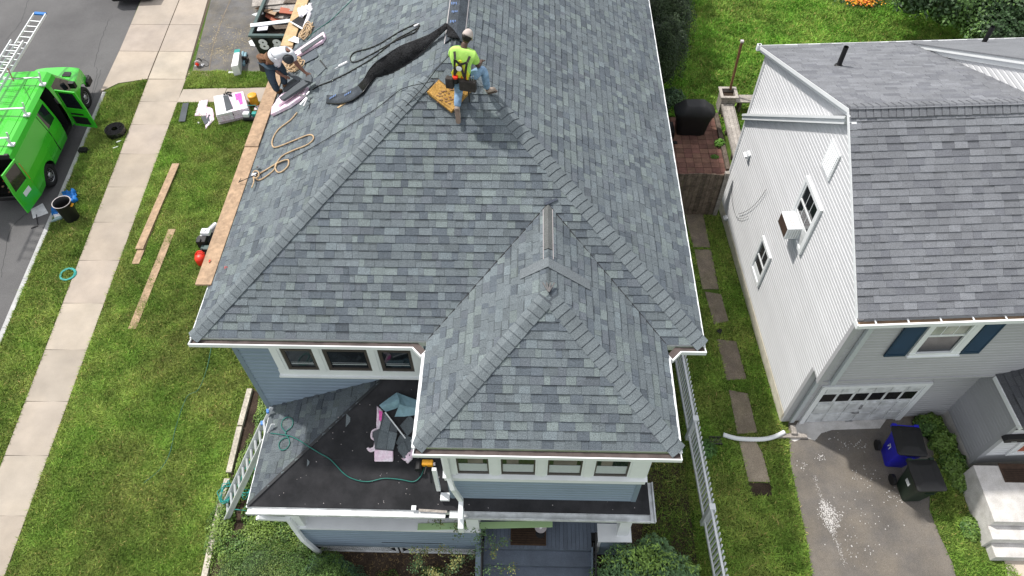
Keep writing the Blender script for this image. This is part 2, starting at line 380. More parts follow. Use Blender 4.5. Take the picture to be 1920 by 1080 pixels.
b = MB(); b.sheet([[p+(-.02, 0, 0), p+(.02, 0, 0)] for p in spline([G(a, c_, .017) for a, c_ in ((432, 0), (415, 40), (400, 85), (392, 130))], 8)]); struct('driveway_crack', b, M['dirt'])
# neighbour driveway
ND_poly = [G(*q) for q in ((1478, 792), (1500, 784), (1760, 770), (1752, 840), (1745, 900), (1742, 955), (1762, 1005), (1785, 1055), (1800, 1110), (1840, 1220), (1560, 1260), (1535, 1140), (1522, 1075), (1512, 1010), (1497, 940), (1482, 870))]
b = MB(); b.slab([(p[0], p[1], .012) for p in ND_poly], .05); struct('neighbour_driveway', b, M['asphalt_drive'])
b = MB(); q = [G(*k, .016) for k in ((1478, 822), (1500, 784), (1665, 782), (1650, 803), (1560, 806), (1540, 812), (1528, 826), (1508, 820), (1490, 828))]; b.slab(q, .02); struct('concrete_apron', b, M['concrete_white'])
st = MB()         # paint spills
def blob(P, r, mb, z=None, n=7):
    a = random.uniform(0, 6); k = [random.uniform(.5, 1.2) for _ in range(n)]
    mb.add([(P[0]+math.cos(a+2*math.pi*i/n)*r*k[i], P[1]+math.sin(a+2*math.pi*i/n)*r*k[i], P[2] if z is None else z) for i in range(n)], [tuple(range(n))])
line = spline([G(*k, .017) for k in ((1527, 895), (1535, 925), (1545, 950), (1552, 975), (1562, 1005), (1575, 1035), (1582, 1060))], 12)
for i in range(1500):
    u = random.random() if i % 3 else random.gauss(.45, .09); u = min(max(u, 0), .999); P = line[int(u*(len(line)-1))]; wdt = .03+.12*math.exp(-((u-.45)/.13)**2)
    off = random.gauss(.5, .9)*wdt
    if abs(u-.45) > .2 and random.random() < .72: continue
    blob(P+np.array([off, random.uniform(-.05, .05), i*4e-6]), random.uniform(.003, .009)*(1.7 if abs(u-.45) < .16 and random.random() < .5 else 1), st)
for cx, cy, n, sp in ((1538, 858, 60, .05), (1586, 835, 40, .07), (1612, 836, 50, .08), (1502, 870, 40, .1), (1600, 955, 40, .25), (1605, 1030, 70, .18), (1620, 895, 70, .15), (1672, 930, 60, .12), (1560, 820, 30, .1), (1630, 980, 60, .4)):
    P = G(cx, cy, .0165)
    for i in range(n//2): blob(P+np.array([random.gauss(0, sp), random.gauss(0, sp), random.uniform(.004, .008)]), random.uniform(.004, .016), st)
struct('paint_spill', st, M['paint_stain'], kind='stuff')
# mulch bed, garden bed, side path
b = MB(); q = [G(*k, .006) for k in ((474, 728), (512, 760), (560, 900), (480, 1000), (560, 1120), (380, 1140), (392, 1060), (425, 925), (450, 820))]; b.slab(q, .01)
q = [(-5.3, 5.3, .005), (-5.3, 3.6, .005), (2.9, 3.4, .005), (2.9, 5.4, .005)]; b.slab(q, .01); struct('planting_bed', b, M['soil'])
b = MB(); b.slab([(2.1, 3.5, .009), (3.85, 3.5, .009), (3.8, 10.5, .009), (3.0, 10.5, .009), (2.2, 7, .009)], .01); struct('bare_soil', b, M['soil'])
pth = bpy.data.objects.new('side_path', None); COL.objects.link(pth); tag(pth, kind='structure'); ORG['side_path'] = np.zeros(3)
for k, quad in enumerate((((1283, 403), (1318, 402), (1332, 465), (1300, 465)), ((1301, 468), (1333, 468), (1348, 543), (1317, 543)), ((1321, 547), (1352, 552), (1366, 603), (1338, 610)),
                          ((1343, 636), (1380, 640), (1400, 712), (1362, 714)), ((1366, 731), (1402, 738), (1420, 812), (1382, 815)), ((1385, 828), (1416, 826), (1430, 850), (1444, 905), (1403, 904)))):
    slab(pth, [tuple(G(*k2)[:2]) for k2 in quad], .022, 'slabstone' if k == 5 else 'dirt', .06, 'path_slab', 1.3 if k == 5 else (1.2 if k < 2 else 1.0))
b = MB(); b.slab([G(*k, .01) for k in ((1404, 905), (1445, 906), (1447, 930), (1408, 930))], .01); part('bare_patch', b, M['soil'], pth)
# brick patio
pat = bpy.data.objects.new('patio', None); COL.objects.link(pat); tag(pat, kind='structure'); ORG['patio'] = np.zeros(3)
b = MB(); b.slab([(3.2, 16.9, .006), (6.5, 16.9, .006), (6.55, 19.9, .006), (3.2, 19.9, .006)], .02); part('patio_bed', b, M['soil'], pat)
for i in range(12):
    for j in range(13):
        x = 3.25+i*.268; y = 16.95+j*.225; bb = MB(); t = random.uniform(.75, 1.15)
        bb.box((x+.006, y+.006, -.02), (x+.262, y+.219, .018+random.uniform(-.004, .006)), (t, t*random.uniform(.92, 1.05), t)); part('paver', bb, M['paver'], pat)
# ---------------------------------------------------------------- shingle courses
def tone_main():
    r = random.random(); k = random.gauss(1, .07)
    if r < .50: c = (1, 1, 1)
    elif r < .72: c = (.74, .75, .80)        # purple-grey
    elif r < .86: c = (1.2, 1.22, 1.14)      # pale green-grey
    elif r < .93: c = (.88, .86, .9)
    else: c = (1.12, 1.14, 1.14)
    return tuple(x*k for x in c)
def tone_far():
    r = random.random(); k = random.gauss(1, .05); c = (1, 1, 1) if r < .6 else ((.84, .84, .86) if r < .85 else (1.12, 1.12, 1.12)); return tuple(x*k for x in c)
def courses(O, u, v, hps, umin, umax, vmax, tone, expo=.143, wr=(.09, .27), vstart=0., shadow=.42, flat=1.0):
    """tabs of laminated shingle over a slope: O origin at the eave, u along it, v up the slope"""
    O, u, v = (np.asarray(k, float) for k in (O, u, v)); n = unit(np.cross(u, v))
    if n[2] < 0: n = -n
    out = []; k = 0; v0 = vstart
    while v0 < vmax:
        x = umin-random.uniform(0, .3)
        hi = False
        while x < umax:
            wd = random.uniform(*wr); hi = not hi if random.random() < .8 else hi
            drop = (.0 if hi else 0.0)
            pl_ = clip([(x+.0015, v0), (x+wd-.0015, v0), (x+wd-.0015, v0+expo+.012), (x+.0015, v0+expo+.012)], hps)
            if len(pl_) >= 3 and area2(pl_) > .0006:
                h0 = (.018 if hi else .0115)*flat+random.uniform(0, .002); c = tone()
                f = lambda p, e=0: O+u*p[0]+v*p[1]+n*(h0*(1-(p[1]-v0)/(expo+.02))+.002+e)
                m = MB(); top = [f(p) for p in pl_]; bot = [O+u*p[0]+v*p[1]-n*.001 for p in pl_]; N_ = len(pl_)
                m.add(top+bot, [tuple(range(N_))]+[(i, (i+1) % N_, N_+(i+1) % N_, N_+i) for i in range(N_)], c)
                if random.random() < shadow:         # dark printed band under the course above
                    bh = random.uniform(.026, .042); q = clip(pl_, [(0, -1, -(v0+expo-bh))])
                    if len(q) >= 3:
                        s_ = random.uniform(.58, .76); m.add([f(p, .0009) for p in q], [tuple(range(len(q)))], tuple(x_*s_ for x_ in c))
                out.append((m, f(((pl_[0][0]+pl_[1][0])/2, v0+expo/2)), area2(pl_)))
            x += wd
        v0 += expo
    return out
def lay_shingles(tabs, parent, material, hidden, nmax=300, maxdist=None):
    sc = []
    for i, (m, c, a) in enumerate(tabs):
        p = scr(c); dist = np.linalg.norm(c-C0)
        vis = 0 < p[0] < 1920 and 0 < p[1] < 1080 and not hidden(c)
        P = np.array([scr(q) for q in m.v[:len(m.f[0])]]); ar = area2([tuple(k) for k in P]) if vis else 0
        sc.append(ar)
    order = np.argsort(-np.array(sc)); rest = MB()
    for r, i in enumerate(order):
        m = tabs[i][0]
        if r < nmax and sc[i] > 0:
            if m.f[0] and len(m.v): part('shingle', m, material, parent)
        else: rest.add2(m)
    part('shingles', rest, material, parent, kind='stuff')
def add2(s, o):
    b = len(s.v); s.v += o.v; s.f += [tuple(b+i for i in f) for f in o.f]; s.c += o.c
MB.add2 = add2
def hip_caps(A, B, nl, nr, parent, material, half=.15, expo=.148, tone=lambda: random.gauss(1, .05), name='ridge_cap', lift=.020):
    """folded cap shingles from A (low) to B (high); nl, nr are the normals of the two slopes"""
    A = np.asarray(A, float); B = np.asarray(B, float); L = np.linalg.norm(B-A); d = (B-A)/L; nl = unit(nl); nr = unit(nr); nm = unit(nl+nr)
    l = unit(np.cross(nl, d)); r = unit(np.cross(d, nr))
    if (l@nr) > 0: l = -l
    if (r@nl) > 0: r = -r
    n = int(L/expo); el_, er_ = (.0, .014) if (nl@np.array(sv)) > (nr@np.array(sv)) else (.0, .004)
    for i in range(n):
        a = A+d*(i*expo); e = A+d*((i+1)*expo+.02); t = tone(); m = MB(); hw = half*random.uniform(.97, 1.03); sk = random.uniform(-.008, .008)
        rows = []
        for P, h in ((a, lift+.010), (e, lift-.004)):
            rows.append([P+l*hw+nl*(h-.006)+d*sk, P+l*hw*.45+nl*(h+.004), P+nm*(h+.014), P+r*hw*.45+nr*(h+.004+er_*.6), P+r*hw+nr*(h-.006+er_)-d*sk])
        m.sheet(rows)
        lo = [p-nm*.024 for p in rows[0]]
        m.sheet([rows[0], lo]); m.sheet([[rows[0][0], rows[1][0]], [rows[0][0]-nl*.016, rows[1][0]-nl*.012]]); m.sheet([[rows[0][4], rows[1][4]], [rows[0][4]-nr*(.012+er_), rows[1][4]-nr*(.008+er_)]])
        m.c = [(t, t, t)]*len(m.v); m.smooth = False
        f_ = .80                                    # dark headlap line, with the shade under the next cap painted in
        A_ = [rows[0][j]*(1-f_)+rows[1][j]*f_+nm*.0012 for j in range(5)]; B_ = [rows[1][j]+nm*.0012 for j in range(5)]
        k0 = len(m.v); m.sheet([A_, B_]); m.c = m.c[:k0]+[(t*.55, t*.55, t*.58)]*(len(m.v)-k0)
        part(name, m, material, parent)
# ---------------------------------------------------------------- the house under the crew
house = thing('house', 'blue-grey clapboard house with a new grey hip roof and a window bay over its porch', 'house', (XM, YF+.4, 0))
c_ = math.sqrt(1+SL*SL); AP = (XM, YF+HW, ZE+SL*HW); TAP = (TM, TF+TW, ZE+SL*TW); TME = (TM, YF+TW, ZE+SL*TW)
roof = None
rb = MB(); e = .004
rb.add([(XL, YF, ZE-e), (XR, YF, ZE-e), (XM, YF+HW, AP[2]-e), (XM, YBACK, AP[2]-e), (XL, YBACK, ZE-e), (XR, YBACK, ZE-e)], [(0, 1, 2), (0, 2, 3, 4), (1, 5, 3, 2), (4, 3, 5)])
rb.add([(TL, TF, ZE-e), (TR, TF, ZE-e), (TM, TF+TW, TAP[2]-e), (TM, YF+TW+.1, TAP[2]-e), (TL, YF+.1, ZE-e), (TR, YF+.1, ZE-e)], [(0, 1, 2), (0, 2, 3, 4), (1, 5, 3, 2)])
roof = part('roof', rb, M['underlay'], house)
tabs = []
Lh = HW*c_; Lt = TW*c_
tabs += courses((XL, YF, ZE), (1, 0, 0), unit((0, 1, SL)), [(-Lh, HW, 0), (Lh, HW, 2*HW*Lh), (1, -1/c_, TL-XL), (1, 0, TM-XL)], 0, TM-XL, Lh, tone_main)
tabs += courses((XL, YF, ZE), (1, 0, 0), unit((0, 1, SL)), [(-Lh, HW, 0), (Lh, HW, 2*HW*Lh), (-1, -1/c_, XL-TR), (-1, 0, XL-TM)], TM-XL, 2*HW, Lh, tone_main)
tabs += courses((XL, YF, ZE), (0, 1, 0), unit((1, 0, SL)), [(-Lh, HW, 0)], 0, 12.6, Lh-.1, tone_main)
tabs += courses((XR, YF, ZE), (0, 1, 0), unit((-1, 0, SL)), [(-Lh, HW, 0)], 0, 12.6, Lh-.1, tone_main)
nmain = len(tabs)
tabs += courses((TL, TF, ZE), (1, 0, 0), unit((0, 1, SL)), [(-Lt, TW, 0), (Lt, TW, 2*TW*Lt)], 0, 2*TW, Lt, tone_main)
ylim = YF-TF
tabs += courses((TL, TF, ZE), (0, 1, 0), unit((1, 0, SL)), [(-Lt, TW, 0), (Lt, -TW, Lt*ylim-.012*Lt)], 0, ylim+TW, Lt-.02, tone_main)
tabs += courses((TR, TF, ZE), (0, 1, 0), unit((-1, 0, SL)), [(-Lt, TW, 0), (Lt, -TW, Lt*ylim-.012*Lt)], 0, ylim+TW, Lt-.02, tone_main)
# porch, left slope
Lp = PWL*math.sqrt(1+PSL*PSL)
def ptone():
    t = tone_main(); return tuple(k*.8 for k in t)
tabs += courses((PL_, PF, PZ), (0, 1, 0), unit((1, 0, PSL)), [(-Lp, PRUN, 0.03)], 0, PRUN-.03, Lp, ptone)
def hid(c):
    x, y, z = c
    if YF-.02 < y < YF+TW and abs(x-TM) < TW:       # main slope under the bay roof, or bay roof under the main slope
        zm = ZE+SL*(y-YF); zt = ZE+SL*(TW-abs(x-TM)); return z < max(zm, zt)-.03
    return False
lay_shingles(tabs, roof, M['shingle'], hid)
nF = (0, -SL, 1); nL = (-SL, 0, 1); nR = (SL, 0, 1)
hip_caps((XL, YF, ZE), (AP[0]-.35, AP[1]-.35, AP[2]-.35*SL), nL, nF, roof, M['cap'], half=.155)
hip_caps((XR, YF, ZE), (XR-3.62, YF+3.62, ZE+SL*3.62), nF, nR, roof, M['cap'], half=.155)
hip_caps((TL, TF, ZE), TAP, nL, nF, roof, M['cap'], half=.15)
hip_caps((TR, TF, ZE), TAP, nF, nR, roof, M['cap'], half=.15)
for s_, x0_ in ((1, TL), (-1, TR)):          # cut edges along the two valleys
    m = MB(); A_ = np.array([x0_, YF, ZE+.012]); B_ = np.array([TM, YF+TW, ZE+SL*TW+.012]); P_ = [A_*(1-k)+B_*k+np.array([random.uniform(-.004, .004), 0, 0]) for k in np.linspace(0, 1, 14)]; m.tube(P_, .011, 5); part('valley_cut', m, M['cable'], roof)
# unfinished bits at the bay ridge: bare vent slot cover, loose caps laid across
m = MB(); y0, y1 = TF+TW+.95, YF+TW-.0
m.sheet([[np.array([TM+dx, y, TAP[2]+.02-SL*abs(dx)]) for dx in (-.075, 0, .075)] for y in (y0, y1)], c=(.82, .74, .68)); m.sheet([[np.array([TM+dx, y0, TAP[2]+.024-SL*abs(dx)-k]) for dx in (-.075, 0, .075)] for k in (0, .015)], c=(.3, .3, .3)); part('ridge_strip', m, M['cap'], roof, label='weathered brownish strip left on the bay ridge')
for dx in (-.083, .083):
    m = MB(); m.beam((TM+dx, y0-.2, TAP[2]-.03), (TM+dx, y1, TAP[2]-.038), .007, .01); part('chalk_edge', m, M['stump'], roof)
m = MB(); yb = TF+TW+.55
for s_, nn in ((-1, nL), (1, nR)):
    k = .47 if s_ < 0 else .72; yy = yb-(.0 if s_ < 0 else .02)
    m.prism([(TM, yy, TAP[2]+.024), (TM, yy+.2, TAP[2]+.024), (TM+s_*k, yy+.2-(.12 if s_ > 0 else .05), TAP[2]-SL*k+.02), (TM+s_*k, yy-(.12 if s_ > 0 else .05), TAP[2]-SL*k+.02)], (0, 0, .012), c=(1, .97, .97))
part('loose_strip', m, M['cap'], roof, label='loose shingle strip folded across the bay ridge')
for a in (-.5, -.15, .15, .5):
    m = MB(); P = np.array([TM, TF+TW+.02, TAP[2]+.04]); m.beam(P, P+np.array([math.sin(a)*.2, .2, -.02]), .022, .012, c=(.9, .75, .7)); part('cut_flap', m, M['cap'], roof)
m = MB(); P = RF(1022, 383, .03); Q = RF(1045, 373, .03); m.beam(P, Q, .04, .02, up=nF, c=(.5, .5, .6)); part('loose_strip', m, M['cap'], roof)
# underlayment hips of the porch roof
pr = MB(); HX = PL_+PWL; YP = PF+PRUN; ZP = PZ+PS*PRUN
pr.add([(PL_, PF, PZ), (PR_, PF, PZ), (PR_-PWL, YP, ZP), (HX, YP, ZP), (PL_, YP, PZ), (PR_, YP, PZ)], [(0, 1, 2, 3), (0, 3, 4), (1, 5, 2)])
pr.slab([(PL_, PF, PZ-.02), (PR_, PF, PZ-.02), (PR_, YP, PZ-.02), (PL_, YP, PZ-.02)], .05)
proof = part('porch_roof', pr, M['underlay'], house, label='porch roof covered with black underlayment, left slope already shingled')
for px in (((825, 858), (1120, 872)),):
    pass
def lap(q0, q1):
    m = MB(); A = PFr(*q0, h=.003); B = PFr(*q1, h=.003); m.prism([A, B, B+(0, -.006, -.003), A+(0, -.006, -.003)], (0, -.001, .004)); part('underlay_lap', m, M['cable'], proof)
lap((587, 860), (785, 866)); lap((470, 948), (840, 957)); lap((1100, 920), (1100.5, 940))
m = MB(); Hh = spline([(PL_, PF, PZ+.012), ((PL_+HX)/2, (PF+YP)/2+.02, (PZ+ZP)/2+.014), (HX, YP, ZP+.012)], 10)
m.sheet([[p+np.array([-.03, .02, 0])+random.uniform(-.01, .01), p+np.array([.02, -.02, .008])] for p in Hh]); part('cut_edge', m, M['cable'], proof)
for q in ((651, 788, 13), (577, 868, 7)):
    m = MB(); P = PFr(q[0], q[1], .006); r = q[2]/110.
    m.prism([P+(-r*.2, -r, -r*PS), P+(r*.5, -r*.2, -r*.2*PS), P+(r*.5, r*.4, r*.4*PS), P+(-r*.2, r, r*PS)], (0, 0, .004)); part('patch', m, M['styro' if q[2] > 20 else 'cap'], proof)
# nail heads and specks on the underlayment
m = MB()
for i in range(150):
    x = random.uniform(PL_+.4, 2.3); y = random.uniform(PF+.05, YP-.1)
    if x < PL_+(y-PF)+.1: continue
    z = PZ+PS*(y-PF)+.003; r = random.uniform(.003, .007); m.add([(x-r, y-r, z-PS*r), (x+r, y-r, z-PS*r), (x+r, y+r, z+PS*r), (x-r, y+r, z+PS*r)], [(0, 1, 2, 3)], None)
part('nail_heads', m, M['stump'], proof, kind='stuff')
# ---------------------------------------------------------------- gutters
def gutter(pts, parent, wd=.13, dep=.09, inner='gutter_in', name='gutter', out=None, m='white', lip=.022):
    """open trough along pts (top inner edge); out = horizontal outward direction per run"""
    for i in range(len(pts)-1):
        A = np.asarray(pts[i], float); B = np.asarray(pts[i+1], float); o = np.asarray(out[i], float)
        g = MB(); up = np.array([0, 0, 1.])
        g.obox(A+o*(wd-lip)-up*dep, B-A, o*lip, up*dep); g.obox(A-up*dep+o*.006, B-A, o*(wd-lip-.009), up*.01); g.obox(A-up*dep, B-A, o*.004, up*(dep-.012))
        g.obox(A+o*(wd-lip*.3)-up*.018, B-A, o*.012, up*.02)
        go = part(name, g, M[m], parent)
        k = MB(); k.obox(A+o*.007-up*(dep-.012), B-A, o*(wd-lip-.012), up*(dep*.35)); part('trough', k, M[inner], go)
def gutter_mitred(inner, outer, parent, dep=.09, cap=True):
    """open trough between two plan polylines"""
    g = MB(); up = np.array([0, 0, 1.]); I = [np.asarray(p, float) for p in inner]; O_ = [np.asarray(p, float) for p in outer]
    for a, b_, c2, d2 in zip(I[:-1], I[1:], O_[:-1], O_[1:]):
        k = .16; c3, d3 = c2+(a-c2)*k, d2+(b_-d2)*k
        g.prism([c2-up*dep, d2-up*dep, d3-up*dep, c3-up*dep], up*dep); g.prism([a-up*dep, b_-up*dep, d3-up*dep, c3-up*dep], up*.012)
    for P, Q in ((I[0], O_[0]), (I[-1], O_[-1])): d = unit(Q-P); t = unit(np.cross(d, up))*.006; g.prism([P-t-up*dep, Q-t-up*dep, Q+t-up*dep, P+t-up*dep], up*(dep-.005))
    go = part('gutter', g, M['white'], parent); k = MB()
    for a, b_, c2, d2 in zip(I[:-1], I[1:], O_[:-1], O_[1:]): k.prism([a-up*(dep-.013), b_-up*(dep-.013), d2+(b_-d2)*.18-up*(dep-.013), c2+(a-c2)*.18-up*(dep-.013)], up*.03)
    part('trough', k, M['gutter_in'], go)
gx = XL-.01; zg = ZE-.01; yg = YF-.01; yo = yg-.13
gutter_mitred([(gx, yg, zg), (TL-.16, yg, zg), (TL-.005, yg-.17, zg)], [(gx-.02, yo, zg), (TL-.25, yo, zg), (TL-.09, yo-.17, zg)], house)
gutter_mitred([(TR+.005, yg-.17, zg), (TR+.16, yg, zg), (XR+.02, yg, zg)], [(TR+.09, yo-.17, zg), (TR+.25, yo, zg), (XR+.04, yo, zg)], house)
gutter_mitred([(TL-.02, TF-.01, zg), (TR+.02, TF-.01, zg)], [(TL-.03, TF-.14, zg), (TR+.03, TF-.14, zg)], house)
gutter([(PL_, PF-.005, PZ), (-1.52, PF-.005, PZ)], house, out=[(0, -1, 0)], inner='white_dirty', m='white_dirty', wd=.14)
gutter([(-1.44, PF-.005, PZ), (PR_, PF-.005, PZ)], house, out=[(0, -1, 0)], inner='white_dirty', m='white_dirty', wd=.14)
gutter([(PR_+.005, PF-.14, PZ), (PR_+.005, 5.7, PZ)], house, wd=.1, out=[(1, 0, 0)], inner='white_dirty', m='white_dirty')
m = MB(); m.obox((PL_+.06, PF-.146, PZ+.0), (2.1, 0, 0), (0, .003, 0), (0, 0, -.02)); m.obox((-3.9, PF-.146, PZ), (1.9, 0, 0), (0, .003, 0), (0, 0, -.016)); part('gutter_stain', m, M['cable'], house)
# drip edges
m = MB(); m.obox((XR, YF-.02, ZE-.035), (.035, 0, 0), (0, YBACK-YF, 0), (0, 0, .035)); m.obox((XL-.03, YF-.02, ZE-.035), (.03, 0, 0), (0, YBACK-YF, 0), (0, 0, .035))
m.obox((TR, TF-.02, ZE-.04), (.045, 0, 0), (0, YF-TF-.24, 0), (0, 0, .04)); m.obox((TL-.06, TF-.02, ZE-.06), (.06, 0, 0), (0, YF-TF-.24, 0), (0, 0, .07))
m.obox((PL_-.025, PF-.02, PZ-.04), (.025, 0, 0), (0, 2.2, 0), (0, 0, .045)); part('drip_edge', m, M['white'], house)
m = MB(); m.obox((XL+.05, YF+.02, ZE-.2), (XR-XL-.1, 0, 0), (0, .02, 0), (0, 0, .16)); m.obox((TL+.03, TF+.02, ZE-.2), (TR-TL-.06, 0, 0), (0, .02, 0), (0, 0, .16))
m.obox((XL+.05, YF+.05, ZE-.2), (XR-XL-.1, 0, 0), (0, .5, 0), (0, 0, .02)); m.obox((TL+.03, TF+.05, ZE-.2), (TR-TL-.06, 0, 0), (0, 2.1, 0), (0, 0, .02)); part('soffit', m, M['white'], house)
m = MB(); m.obox((XL+.03, YF+.5, ZE-.2), (.5, 0, 0), (0, YBACK-YF-.5, 0), (0, 0, .02)); m.obox((XR-.53, YF+.6, ZE-.2), (.5, 0, 0), (0, YBACK-YF-.6, 0), (0, 0, .02)); part('soffit', m, M['white'], house)
# ---------------------------------------------------------------- walls of lapped boards
WX0, WX1, WY = -5.55, 2.62, 7.25
SHD = .8        # shade painted into the cove of each lap
def siding(parent, P0, u, L, z0, z1, n, material, expo=.127, th=.022, c=(1, 1, 1), cut=None, name='siding_board'):
    """boards along u from P0; n outward. cut(z0,z1)->(a,b) trims a board's ends"""
    u = np.asarray(u, float); n = np.asarray(n, float); z = z0
    while z < z1-.01:
        zt = min(z+expo, z1); a, b_ = (0, L) if cut is None else cut(z, zt)
        if not hasattr(a, '__len__'): a = (a, a); b_ = (b_, b_)
        if max(b_)-min(a) > .02:
            t = random.gauss(1, .02); m = MB(); O = np.array([P0[0], P0[1], 0.]); k = np.array([0, 0, 1.])
            v = [O+u*a[0]+k*z, O+u*b_[0]+k*z, O+u*b_[1]+k*zt, O+u*a[1]+k*zt]
            f6 = .62; w0 = v[0]*(1-f6)+v[3]*f6; w1 = v[1]*(1-f6)+v[2]*f6; f8 = .80; y0_ = v[0]*(1-f8)+v[3]*f8; y1_ = v[1]*(1-f8)+v[2]*f8
            q = [v[0]+n*th, v[1]+n*th, w1+n*th, w0+n*th, y1_+n*.003, y0_+n*.003, v[2]+n*.003, v[3]+n*.003]      # flat face, then a cove under the next board
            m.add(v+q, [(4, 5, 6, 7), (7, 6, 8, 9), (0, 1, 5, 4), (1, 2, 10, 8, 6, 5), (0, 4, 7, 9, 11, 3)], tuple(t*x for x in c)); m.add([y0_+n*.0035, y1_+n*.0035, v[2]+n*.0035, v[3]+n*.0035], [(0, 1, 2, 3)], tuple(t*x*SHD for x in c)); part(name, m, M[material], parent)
        z = zt
m = MB(); m.box((WX0+.02, WY, 0), (WX1-.02, YBACK-.5, ZE-.18)); wall = part('wall', m, M['blue_trim'], house)
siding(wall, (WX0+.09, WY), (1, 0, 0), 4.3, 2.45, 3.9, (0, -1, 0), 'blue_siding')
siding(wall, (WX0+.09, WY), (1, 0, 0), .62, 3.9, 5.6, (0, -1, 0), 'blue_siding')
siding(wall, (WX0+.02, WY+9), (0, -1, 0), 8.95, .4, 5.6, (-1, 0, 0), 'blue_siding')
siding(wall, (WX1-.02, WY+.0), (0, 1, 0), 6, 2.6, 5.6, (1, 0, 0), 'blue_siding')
for x in (WX0,):
    m = MB(); m.box((x-.005, WY-.028, 0), (x+.10, WY+.02, 5.6)); m.box((x-.02, WY-.01, 0), (x+.018, WY+.10, 5.6)); part('corner_board', m, M['blue_trim'], wall)
def window(parent, x0, x1, z0, z1, y, sashes=True, side='front', upper=.5, recess=.03, label=None, f=.045):
    """double-hung window facing the front: brown sash, glass, meeting rail"""
    m = MB()
    for a in (((x0, z0), (x1, z0+.07)), ((x0, z1-f), (x1, z1)), ((x0, z0+.07), (x0+f, z1-f)), ((x1-f, z0+.07), (x1, z1-f))): m.box((a[0][0], y-.02, a[0][1]), (a[1][0], y+.03, a[1][1]))
    zm = z0+(z1-z0)*upper; m.box((x0+f, y-.028, zm-.02), (x1-f, y+.02, zm+.03)); m.box((x0+f, y-.012, z0+.07), (x0+f+.02, y+.02, zm-.02)); m.box((x1-f-.02, y-.012, z0+.07), (x1-f, y+.02, zm-.02))
    w_ = part('window', m, M['sash'], parent, label=label)
    g = MB(); g.box((x0+f, y+.004, z0+.07), (x1-f, y+.010, z1-f)); part('pane', g, M['glass'], w_)
    return w_
# main front windows with white casing
tb = MB(); yt = WY-.03
tb.box((-4.86, yt-.02, 3.92), (-1.6, yt+.03, 4.12)); tb.box((-4.88, yt-.06, 3.88), (-1.6, yt+.03, 3.925)); part('window_sill', tb, M['white'], house)
for x0, x1 in ((-4.84, -4.64), (-4.03, -3.84), (-2.99, -2.79), (-2.16, -1.9)):
    m = MB(); m.box((x0, yt-.025, 4.12), (x1, yt+.03, 5.58)); m.box((x0+.05, yt-.04, 4.12), (x1-.05, yt-.0255, 5.58)); part('window_casing', m, M['white'], house)
for x0, x1 in ((-4.64, -4.03), (-3.84, -2.99), (-2.79, -2.16)): window(house, x0, x1, 4.12, 5.5, WY-.02, upper=.52)
# blinds inside seen as pale lower rails
for x0, x1 in ((-4.55, -4.12), (-3.75, -3.08), (-2.7, -2.25)):
    m = MB(); m.box((x0, WY-.0195, 4.30), (x1, WY-.0165, 4.32)); m.box((x0, WY-.0195, 4.36), (x1, WY-.0165, 4.368)); part('storm_rail', m, M['blind'], house)
# ---------------------------------------------------------------- the bay above the porch
BX0, BX1, BY = -1.42, 2.17, 5.27
m = MB(); m.box((BX0+.02, BY, 2.4), (BX1-.02, WY, 3.56)); m.box((BX0+.02, BY+.9, 3.55), (BX1-.02, WY, 5.6)); bay = part('bay_wall', m, M['blue_trim'], house)
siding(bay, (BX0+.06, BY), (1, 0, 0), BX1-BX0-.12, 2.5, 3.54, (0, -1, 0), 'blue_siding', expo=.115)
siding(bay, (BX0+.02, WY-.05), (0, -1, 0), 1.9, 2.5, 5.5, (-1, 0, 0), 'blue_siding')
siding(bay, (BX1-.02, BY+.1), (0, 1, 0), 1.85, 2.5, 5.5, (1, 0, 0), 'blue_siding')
for x in (BX0-.01, BX1-.08):
    m = MB(); m.box((x, BY-.03, 2.44), (x+.09, BY+.02, 3.54)); m.box((x+.015, BY-.02, 2.5), (x+.075, BY+.12, 3.53)); part('corner_board', m, M['blue_trim'], bay)
m = MB(); m.box((BX0-.05, BY-.04, 3.54), (BX1+.06, BY+.02, 3.80)); m.prism([(BX0-.06, BY-.10, 3.80), (BX0-.06, BY+.03, 3.84), (BX0-.06, BY+.03, 3.80)], (BX1-BX0+.13, 0, 0)); m.box((BX0-.05, BY+.02, 3.54), (BX0+.02, BY+.5, 3.80)); m.box((BX1-.02, BY+.02, 3.54), (BX1+.06, BY+.5, 3.8)); part('window_sill', m, M['white'], bay)
wins = ((-1.2, -.63), (-.41, .2), (.42, 1.03), (1.26, 1.86))
ed = [BX0-.04]+[k for w_ in wins for k in w_]+[BX1+.05]
for x0, x1 in zip(ed[::2], ed[1::2]):
    m = MB(); m.box((x0, BY-.035, 3.84), (x1, BY+.08, 5.58)); m.box((x0+.04, BY-.05, 3.84), (x1-.04, BY-.0355, 5.58)); part('window_casing', m, M['white'], bay)
for i, (x0, x1) in enumerate(wins):
    wo = window(bay, x0-.02, x1+.02, 3.84, 5.3, BY+.0, upper=.54, f=.028)
    m = MB(); m.box((x0+.02, BY+.0035, 3.92), (x1-.02, BY-.001, 4.24)); part('blind', m, M['blind'], wo)
    m = MB(); m.box((x0+.1 if i else x0+.2, BY+.0035, 4.26), (x1-.1-(.2 if i % 2 else 0), BY+.002, 4.56)); part('interior_panel', m, M['interior'], wo)  # flat brown panel on the pane, in the interior colour
m = MB(); m.box((BX0-.03, BY+.08, 3.84), (BX0+.04, BY+.6, 5.58)); m.box((BX1-.04, BY+.08, 3.84), (BX1+.04, BY+.6, 5.58)); part('side_trim', m, M['white'], bay)
m = MB(); m.box((BX0-.28, BY+.06, 2.75), (BX0-.2, BY+.12, 3.75)); m.box((BX0-.2, BY-.1, 2.66), (BX0-.02, BY+.05, 2.72)); part('loose_trim', m, M['white'], bay)
